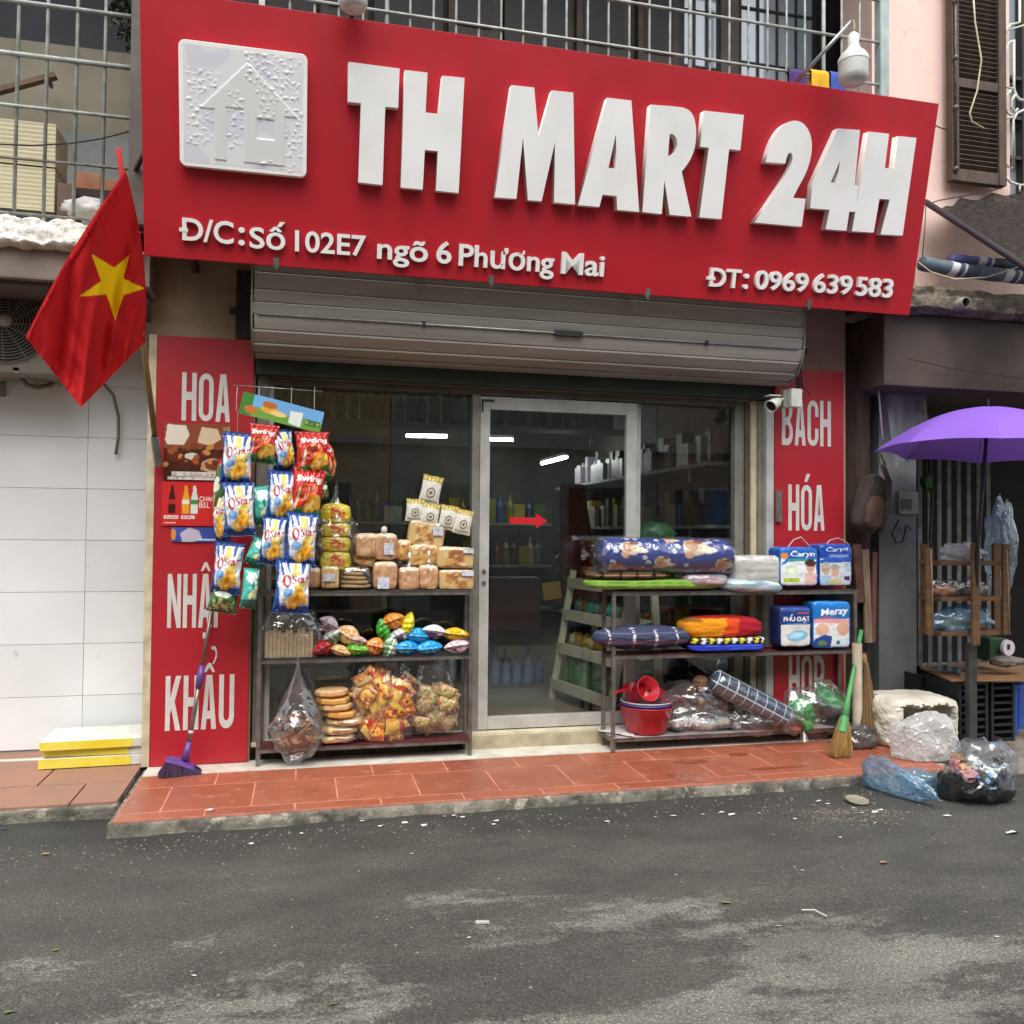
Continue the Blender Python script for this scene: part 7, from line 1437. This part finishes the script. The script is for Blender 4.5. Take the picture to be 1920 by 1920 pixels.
# ================================================================== RUBBISH BY THE KERB
o = thing('rubbish_bag', 'full black and clear rubbish bag on the road at the kerb', 'rubbish bag', G(1835, 1528, ROADZ)); rc_ = G(1833, 1500, ROADZ)+Vector((0, .02, .11))
DKF = filmmat('black_bag_film', tint=(.35, .34, .34), haze=.12, hazecol=(.03, .03, .035), bs=14, gmul=1.3, rough=.12)
r_ = random.Random(12); items = [('ecebe8', 5), ('b9b3a8', 2), ('8a6a44', 4), ('7fa0bc', 2), ('2a2826', 3), ('c9a070', 3), ('b58a90', 1), ('9fc4dc', 2), ('5a4a3a', 3)]
for col, n_ in items:
    for k in range(n_): MB().ico(rc_+Vector((r_.uniform(-.12, .12), r_.uniform(-.1, .02), r_.uniform(-.07, .11))), r_.uniform(.018, .042), 2, 1.1, (1, .8, .7), r_.random()*50, 2.2).obj('rubbish', pm('rubbish_'+col, col, .7, vs=15, var=.35), o)
q = MB().ico((0, 0, 0), 1, 4, .3, (1, 1, 1), 81, 2.2); q.v = [rc_+Vector((v.x*.185*(1+.06*noise.noise(v*9)), v.y*.14, max(v.z*.16, -.105)-(.02 if v.z > 0 else 0))) for v in q.v]; q.f = [f_ for f_ in q.f if sum(q.v[i].z for i in f_)/3 < rc_.z+.03+.05*noise.noise(q.v[f_[0]]*9)]; q.obj('lower_film', DKF, o, True, recalc=False)
film_blob(o, tuple(rc_+Vector((.05, -.02, .06))), .13, .12, .13, 84, filmmat('blue_clear_film', tint=(.88, .93, .97), haze=.08, hazecol=(.6, .75, .9), bs=18, gmul=1.2), jit=.35); MB().ico(rc_+Vector((-.15, -.04, .085)), .032, 2, 1.2, (.7, .7, 1.2), 9, 2.5).obj('pink_wrapper', pm('pink_wrap', 'd0a9b4', .4, vs=30, col2='a33a4a'), o)
o = thing('plastic_bag', 'empty pale blue plastic bag lying on the road against the kerb', 'plastic bag', G(1690, 1520, ROADZ))
pa, pb = G(1625, 1478, ROADZ), G(1752, 1512, ROADZ); q = MB().ico((0, 0, 0), 1, 5, .3, (1, 1, 1), 91, 2); ax = (pb-pa); out = []
for v in q.v:
    k = v*(.95+.16*(1-2.6*abs(noise.noise(v*2.6)))+.07*(1-2.6*abs(noise.noise(v*6)))); s_ = .5+.5*k.x*.96; p = pa.lerp(pb, s_); hgt_ = .11*(1-.65*s_); out.append(p+Vector((0, k.y*.085, max(.012, .05+k.z*hgt_)+(.05*(1-s_) if k.z > 0 else 0))))
q.v = out; q.obj('bag', filmmat('pale_blue_bag', tint=(.72, .86, .95), haze=.32, hazecol=(.42, .63, .82), bs=24, gmul=1.1), o, True)
film_blob(o, tuple(G(1722, 1488, ROADZ)+Vector((0, 0, .06))), .1, .08, .06, 95, filmmat('pale_blue_bag', haze=.3), jit=.4, name='bag_fold')
lid = G(1607, 1503, ROADZ); tag(MB().lathe([(0, .006), (.05, .007), (.055, .012), (.058, .006), (.055, 0)], lid+Vector((0, 0, .003)), 28, (.05, -.1, 1)).obj('discarded_tub_cover', pm('dull_lid', '8f8878', .6, vs=12, col2='857e70'), None, True), 'round dull plastic lid on the road below the kerb', 'lid')
# paper scraps and dead leaves
PAPW = pm('scrap_paper', 'd9d7d2', .8, vs=20, col2='c2bfb8'); r_ = random.Random(21)
def scrap(px, py, s, mat, name, label, cat, group, z=None, asp=.5):
    p = G(px, py, ROADZ if z is None else z); p.z = (road_z(p.x, p.y) if z is None else z)+.003; a = r_.uniform(0, 6.3); q = MB(); n = r_.choice((4, 5, 6)); pts = []
    for i in range(n): an = a+2*math.pi*i/n; k = s*r_.uniform(.6, 1.2); pts.append(p+Vector((math.cos(an)*k, math.sin(an)*k*asp, r_.uniform(0, s*.35))))
    q.add(pts, [tuple(range(n))]); return tag(q.obj(name, mat, None), label, cat, group)
sc_ = [(678, 1540), (712, 1551), (758, 1545), (795, 1551), (832, 1532), (850, 1531), (867, 1533), (886, 1525), (925, 1548), (930, 1541), (1032, 1529), (1139, 1541), (1228, 1531), (1262, 1530), (1317, 1527), (1352, 1522), (1372, 1526), (1535, 1502), (1553, 1506), (1424, 1522), (1490, 1534), (1600, 1514), (1616, 1523), (1640, 1520), (1652, 1517), (1640, 1541), (1575, 1568), (1776, 1529), (565, 1562), (470, 1581), (528, 1541), (1870, 1757), (1490, 1625), (1505, 1632), (770, 1604), (1460, 1735), (363, 1829), (1268, 1643), (880, 1758)]
def where(x, y):
    if y > 1590: return 'far out in the foreground asphalt'
    return 'on the road below the left rack' if x < 760 else 'on the road below the left rack\'s right end' if x < 900 else 'on the road below the glass door' if x < 1150 else 'on the road below the right rack' if x < 1500 else 'on the road left of the pale blue bag' if x < 1625 else 'on the road in front of the rubbish bags'
for (x, y) in sc_: scrap(x, y, r_.uniform(.009, .024)*(1 if y < 1560 else .7), PAPW, 'paper_scrap', 'small torn white paper scrap '+where(x, y), 'scrap', 'paper scraps '+where(x, y))
scrap(1897, 1560, .05, PAPW, 'paper_sheet', 'larger torn white paper piece at the right edge of the road', 'paper', None)
scrap(8, 1554, .02, pm('blue_scrap', '5a86c4', .6), 'wrapper_scrap', 'small blue wrapper scrap at the left edge near the kerb', 'scrap', None)
tag(MB().bar(G(892, 1729, ROADZ+.004), G(917, 1729, ROADZ+.004), .009, .007).obj('cigarette_end', PAPW, None), 'pale cigarette end lying alone in the road\'s foreground', 'litter')
tag(MB().tube([G(1503, 1706, ROADZ+.006), G(1527, 1706, ROADZ+.006), G(1550, 1718, ROADZ+.004)], .0025, 6).obj('drinking_straw', PAPW, None), 'bent white drinking straw on the foreground asphalt', 'litter')
LF1 = pm('dry_leaf', '9a8458', .8, vs=20, col2='7a6640'); LF2 = pm('green_leaf', '6f8a3a', .7, vs=20)
scrap(1360, 1694, .028, LF1, 'dry_leaf', 'curled dry leaf on the foreground asphalt left of the straw', 'leaf', None); scrap(85, 1601, .022, LF1, 'dry_leaf', 'pale dry leaf on the road below the left pavement', 'leaf', None); scrap(1658, 1616, .03, pm('tan_leaf', '94785a', .9), 'dry_leaf', 'flat tan leaf pressed on the asphalt at right', 'leaf', None); scrap(18, 1897, .02, LF2, 'green_leaf', 'yellow-green leaf at the lower left corner of the road', 'leaf', None); scrap(105, 1782, .015, LF2, 'green_leaf', 'small green leaf left on the foreground asphalt', 'leaf', None); scrap(625, 1881, .014, LF2, 'green_leaf', 'tiny green leaf low in the middle of the road', 'leaf', None)
scrap(395, 1520, .02, PAPW, 'paper_scrap', 'white paper scrap lying on the red porch tiles', 'scrap', None, z=.001)
for k in range(0): pass
# grit washed against the kerb: too small to count
q = MB(); r_ = random.Random(33)
for k in range(1900):
    if k < 800: x = r_.uniform(-2.2, 5.2); y = -.97-abs(r_.gauss(0, .16))
    elif k < 1300: g_ = G(1590+r_.gauss(0, 60), 1515+abs(r_.gauss(0, 14)), ROADZ); x, y = g_.x, g_.y
    else: x = r_.uniform(-1.2, 3.6); y = r_.uniform(-3.2, -1.0)
    s_ = r_.uniform(.0015, .005); q.box((x-s_, y-s_, road_z(x, y)-.001), (x+s_, y+s_*r_.uniform(.6, 1.6), road_z(x, y)+s_*.8))
stuff(q.obj('road_grit', pm('grit', '8f877a', .9, vs=60, col2='4a453d'), None)); q = bpy.data.objects['road_grit']; q['label'] = 'loose pale grit scattered along the kerb and road'; q['category'] = 'grit'

# ================================================================== INSIDE THE SHOP
TUBE = emit('fluorescent_tube', (.95, 1., .97), 16.)
def tubelamp(pa, pb, ya, yb, label):
    A, B = W(*pa, ya), W(*pb, yb); o = thing('tube_lamp', label, 'lamp', A.lerp(B, .5), 'lit tube lamps inside the shop'); MB().tube([A, B], .016, 10).obj('tube', TUBE, o, True); MB().bar(A+Vector((0, 0, .03)), B+Vector((0, 0, .03)), .04, .03).obj('fitting', WHP, o)
    MB().tube([A.lerp(B, .5)+Vector((0, 0, .04)), Vector((A.lerp(B, .5).x, A.lerp(B, .5).y, 2.62))], .006, 6).obj('hanger', GREYF, o)
tubelamp((762, 817), (838, 818), 3.2, 3.2, 'lit tube lamp seen through the left window pane'); tubelamp((908, 823), (962, 825), 3.6, 3.6, 'lit tube lamp at the sliding door\'s upper left'); tubelamp((1016, 869), (1062, 857), 3.9, 2.8, 'slanting lit tube lamp in the middle of the sliding door')
SHB = pm('shop_shelf_board', '8b8d8a', .6, vs=6, col2='6d6f6c')
GCOL = ['7a7a2c', '96862f', '3f5a35', '2c3f5a', '5a3a2c', '6b6b68', '3a3a44', '8a4a3a', 'a09a8a', '4a6a5a', 'b5b0a6', '2f4a7a']
def bottle_mesh(nm, r, h): return MB().lathe([(0, 0), (r, 0), (r, h*.62), (r*.4, h*.8), (r*.34, h*.97), (r*.4, h*.97), (r*.4, h), (0, h)], (0, 0, 0), 10).mesh(nm)
BOT = [bottle_mesh('bottle', .035, .26), bottle_mesh('bottle', .045, .30), bottle_mesh('bottle', .04, .22)]
BOXM = [MB().box((-.06, -.05, 0), (.06, .05, .2)).mesh('carton'), MB().box((-.09, -.08, 0), (.09, .08, .16)).mesh('carton'), MB().box((-.05, -.05, 0), (.05, .05, .26)).mesh('carton')]
def restock(x, y, z, kind, cols, label, group):
    cname = rnd.choice(cols); m = pm('goods_'+cname, cname, .4, vs=14, var=.4); src = rnd.choice(BOT if kind == 'bottle' else BOXM); o = bpy.data.objects.new(kind, src); COL.objects.link(o)
    if not src.materials: src.materials.append(m)
    o.material_slots[0].link = 'OBJECT'; o.material_slots[0].material = m; o.location = (x, y, z); o.rotation_euler = (0, 0, rnd.uniform(-.1, .1)); tag(o, label, kind, group)
def shelf_thing(lo, hi, label):
    o = thing('wall_shelf', label, 'shelf', ((lo[0]+hi[0])/2, (lo[1]+hi[1])/2, lo[2])); MB().box(lo, hi).obj('board', SHB, o)
    for f_ in (.1, .9): p = Vector(lo).lerp(Vector(hi), f_); MB().bar((p.x, p.y, lo[2]-.002), (p.x, p.y, lo[2]-.1), .02).obj('bracket', GREYF, o)
zt2 = W(900, 795, 1.5).z
shelf_thing((-.28, 1.5, zt2-.02), (2.6, 1.78, zt2), 'high cross shelf inside the shop below the ceiling'); 
x = -.2
while x < 2.5: restock(x, 1.56+rnd.uniform(0, .1), zt2+.001, 'bottle', GCOL[:3] if x < 1.5 else ['23272f', '2c3f5a', '3a3a44', '2f3a3a'], 'dim bottle on the high cross shelf inside the shop', 'bottles on the high shelf'); x += rnd.uniform(.075, .11)
for kz, z in enumerate((.45, .9, 1.36, 1.80)):
    shelf_thing((2.72, .45, z-.025), (3.18, 4.2, z), ('lowest', 'second', 'third', 'top')[kz]+' shelf along the right inner wall')
    y = .55
    while y < 3.6: restock(2.80+rnd.uniform(0, .06), y, z+.001, 'carton' if (kz > 1 and rnd.random() < .75) or rnd.random() < .5 else 'bottle', ['a9a6a8', '9a94a0', 'b5b0a6', '8d8f96', '7a6a4a'] if kz == 3 else GCOL, f'dim packaged item on the {("lowest", "second", "third", "top")[kz]} shelf of the right inner wall', f'stock on the {("lowest", "second", "third", "top")[kz]} right shelf'); y += rnd.uniform(.075, .115)
for kz, z in enumerate((.5, .95, 1.4)):
    shelf_thing((-.28, 3.9, z-.025), (2.6, 4.2, z), ('lowest', 'middle', 'top')[kz]+' shelf along the back inner wall'); x = -.1
    while x < 2.5: restock(x, 4.0, z+.001, rnd.choice(('bottle', 'carton')), GCOL, f'dim item on the {("lowest", "middle", "top")[kz]} shelf at the back of the shop', f'stock on the {("lowest", "middle", "top")[kz]} back shelf'); x += rnd.uniform(.08, .12)
for kz, z in enumerate((.5, 1.0, 1.45)):
    shelf_thing((-.29, .7, z-.025), (.0, 3.4, z), ('lowest', 'middle', 'top')[kz]+' shelf along the left inner wall'); y = .8
    while y < 3.2: restock(-.12, y, z+.001, 'carton', GCOL, f'dim carton on the {("lowest", "middle", "top")[kz]} shelf of the left inner wall', f'stock on the {("lowest", "middle", "top")[kz]} left shelf'); y += rnd.uniform(.16, .24)
# pale slatted display rack just inside the door
o = thing('display_rack', 'pale wooden display rack with slanted shelves just inside the sliding door', 'rack', (1.95, .8, .085)); PW = pm('pale_rack_wood', 'cfcbb6', .6, vs=6, col2='b5b19c')
ra, rb_ = Vector((1.93, .24, 0)), Vector((1.78, 1.05, 0))
for p in (ra, rb_):
    MB().bar((p.x, p.y, .085), (p.x+.16, p.y, 1.02), .045, .03).obj('upright', PW, o); MB().bar((p.x+.36, p.y, .085), (p.x+.30, p.y, 1.02), .045, .03).obj('upright', PW, o)
for k, z in enumerate((.2, .46, .70, .93)):
    dx = .16*(z-.085)/.935; MB().bar((ra.x+dx-.02, ra.y, z), (rb_.x+dx-.02, rb_.y, z), .02, .075).obj('front_rail', PW, o); q = MB().add([(ra.x+dx, ra.y, z-.02), (rb_.x+dx, rb_.y, z-.02), (rb_.x+.33, rb_.y, z+.02), (ra.x+.33, ra.y, z+.02)], [(0, 1, 2, 3)]); q.obj('shelf', PW, o)
    lab = ('lowest', 'second', 'third', 'top')[k]
    for j in range(9):
        p = ra.lerp(rb_, .06+j*.11); col = (['3f8a4a', '2f6a3a', '9ab0a0'], ['c9a03a', 'b58a2a', 'd0c080'], ['4aa08a', '8a6a3a', '5a8a7a'], ['b5452a', 'a8703a', '8a3a2a'])[k]
        if k == 0: restock(p.x+dx+.08, p.y, z-.005, 'bottle', col, 'dim green bottle on the display rack\'s lowest shelf', 'bottles in the display rack')
        else: m = pm('goods_'+col[j % 3], col[j % 3], .4, vs=14, var=.4); tag(MB().ico((p.x+dx+.09, p.y, z+.06), .06, 2, .4, (.8, .8, 1), j+k*10).obj('snack_pouch', m, None, True), f'dim snack pouch on the {lab} shelf of the display rack', 'snack pouch', f'pouches on the {lab} display shelf')
# things standing on the shop floor
tag(MB().box((.75, 2.4, .086), (1.55, 2.9, .8)).obj('counter', pm('counter_dark', '4f4f4c', .6, vs=5, col2='3a3a38'), None, bevel=.01), 'dark counter deep inside the shop behind the door', 'counter')
for j in range(6): restock(1.08+j*.11, 1.9, .086, 'bottle', ['8a98a0', '9ab0b8', 'a9b5b0'], 'clear water bottle standing on the shop floor behind the door', 'water bottles on the floor')
for j in range(5): restock(1.5+j*.09, 1.7, .086, 'bottle', ['6a86b0', '8aa0c0'], 'pale blue water bottle on the shop floor beside the display rack', 'blue bottles on the floor')
q = MB(); rp = W(1085, 990, 1.6); q.grid(18, 18, lambda u, v: Vector((rp.x-.16+.34*u*(.6+.4*v), 1.6-.06*math.sin(u*8)*v-.05*math.sin(math.pi*u), rp.z+.35-.95*v))); tag(q.obj('hanging_coat', pm('orange_brown_coat', '8a4426', .85, vs=8, col2='5f2f1c'), None, True, recalc=False), 'orange-brown coat hanging inside the shop behind the door glass', 'coat')
a = W(1018, 1124, 1.3); c = W(1052, 1092, 1.3); tag(MB().box((a.x, 1.3, a.z), (c.x, 1.32, c.z), Matrix.Rotation(-.12, 3, 'Y')).obj('yellow_card', pm('yellow_card', 'a88a30', .6), None), 'yellow card hanging inside the shop behind the door glass', 'card')
tag(MB().box((1.3, 1.35, .55), (1.78, 1.6, .95)).obj('red_box', pm('dull_red_box', '4a2320', .6, vs=6, col2='38191a'), None, bevel=.01), 'dull red carton box inside the shop under the yellow card', 'box')
for (px, py) in ((800, 780), (650, 765), (700, 760)): pass
tag(MB().ico(W(1230, 1000, .5), .11, 3, .4, (1.2, .7, .7), 3, 3).obj('green_bag', pm('green_film', '3f7a4f', .35, vs=15, col2='2c5a3a'), None, True), 'green plastic bundle inside the right window pane', 'bundle')
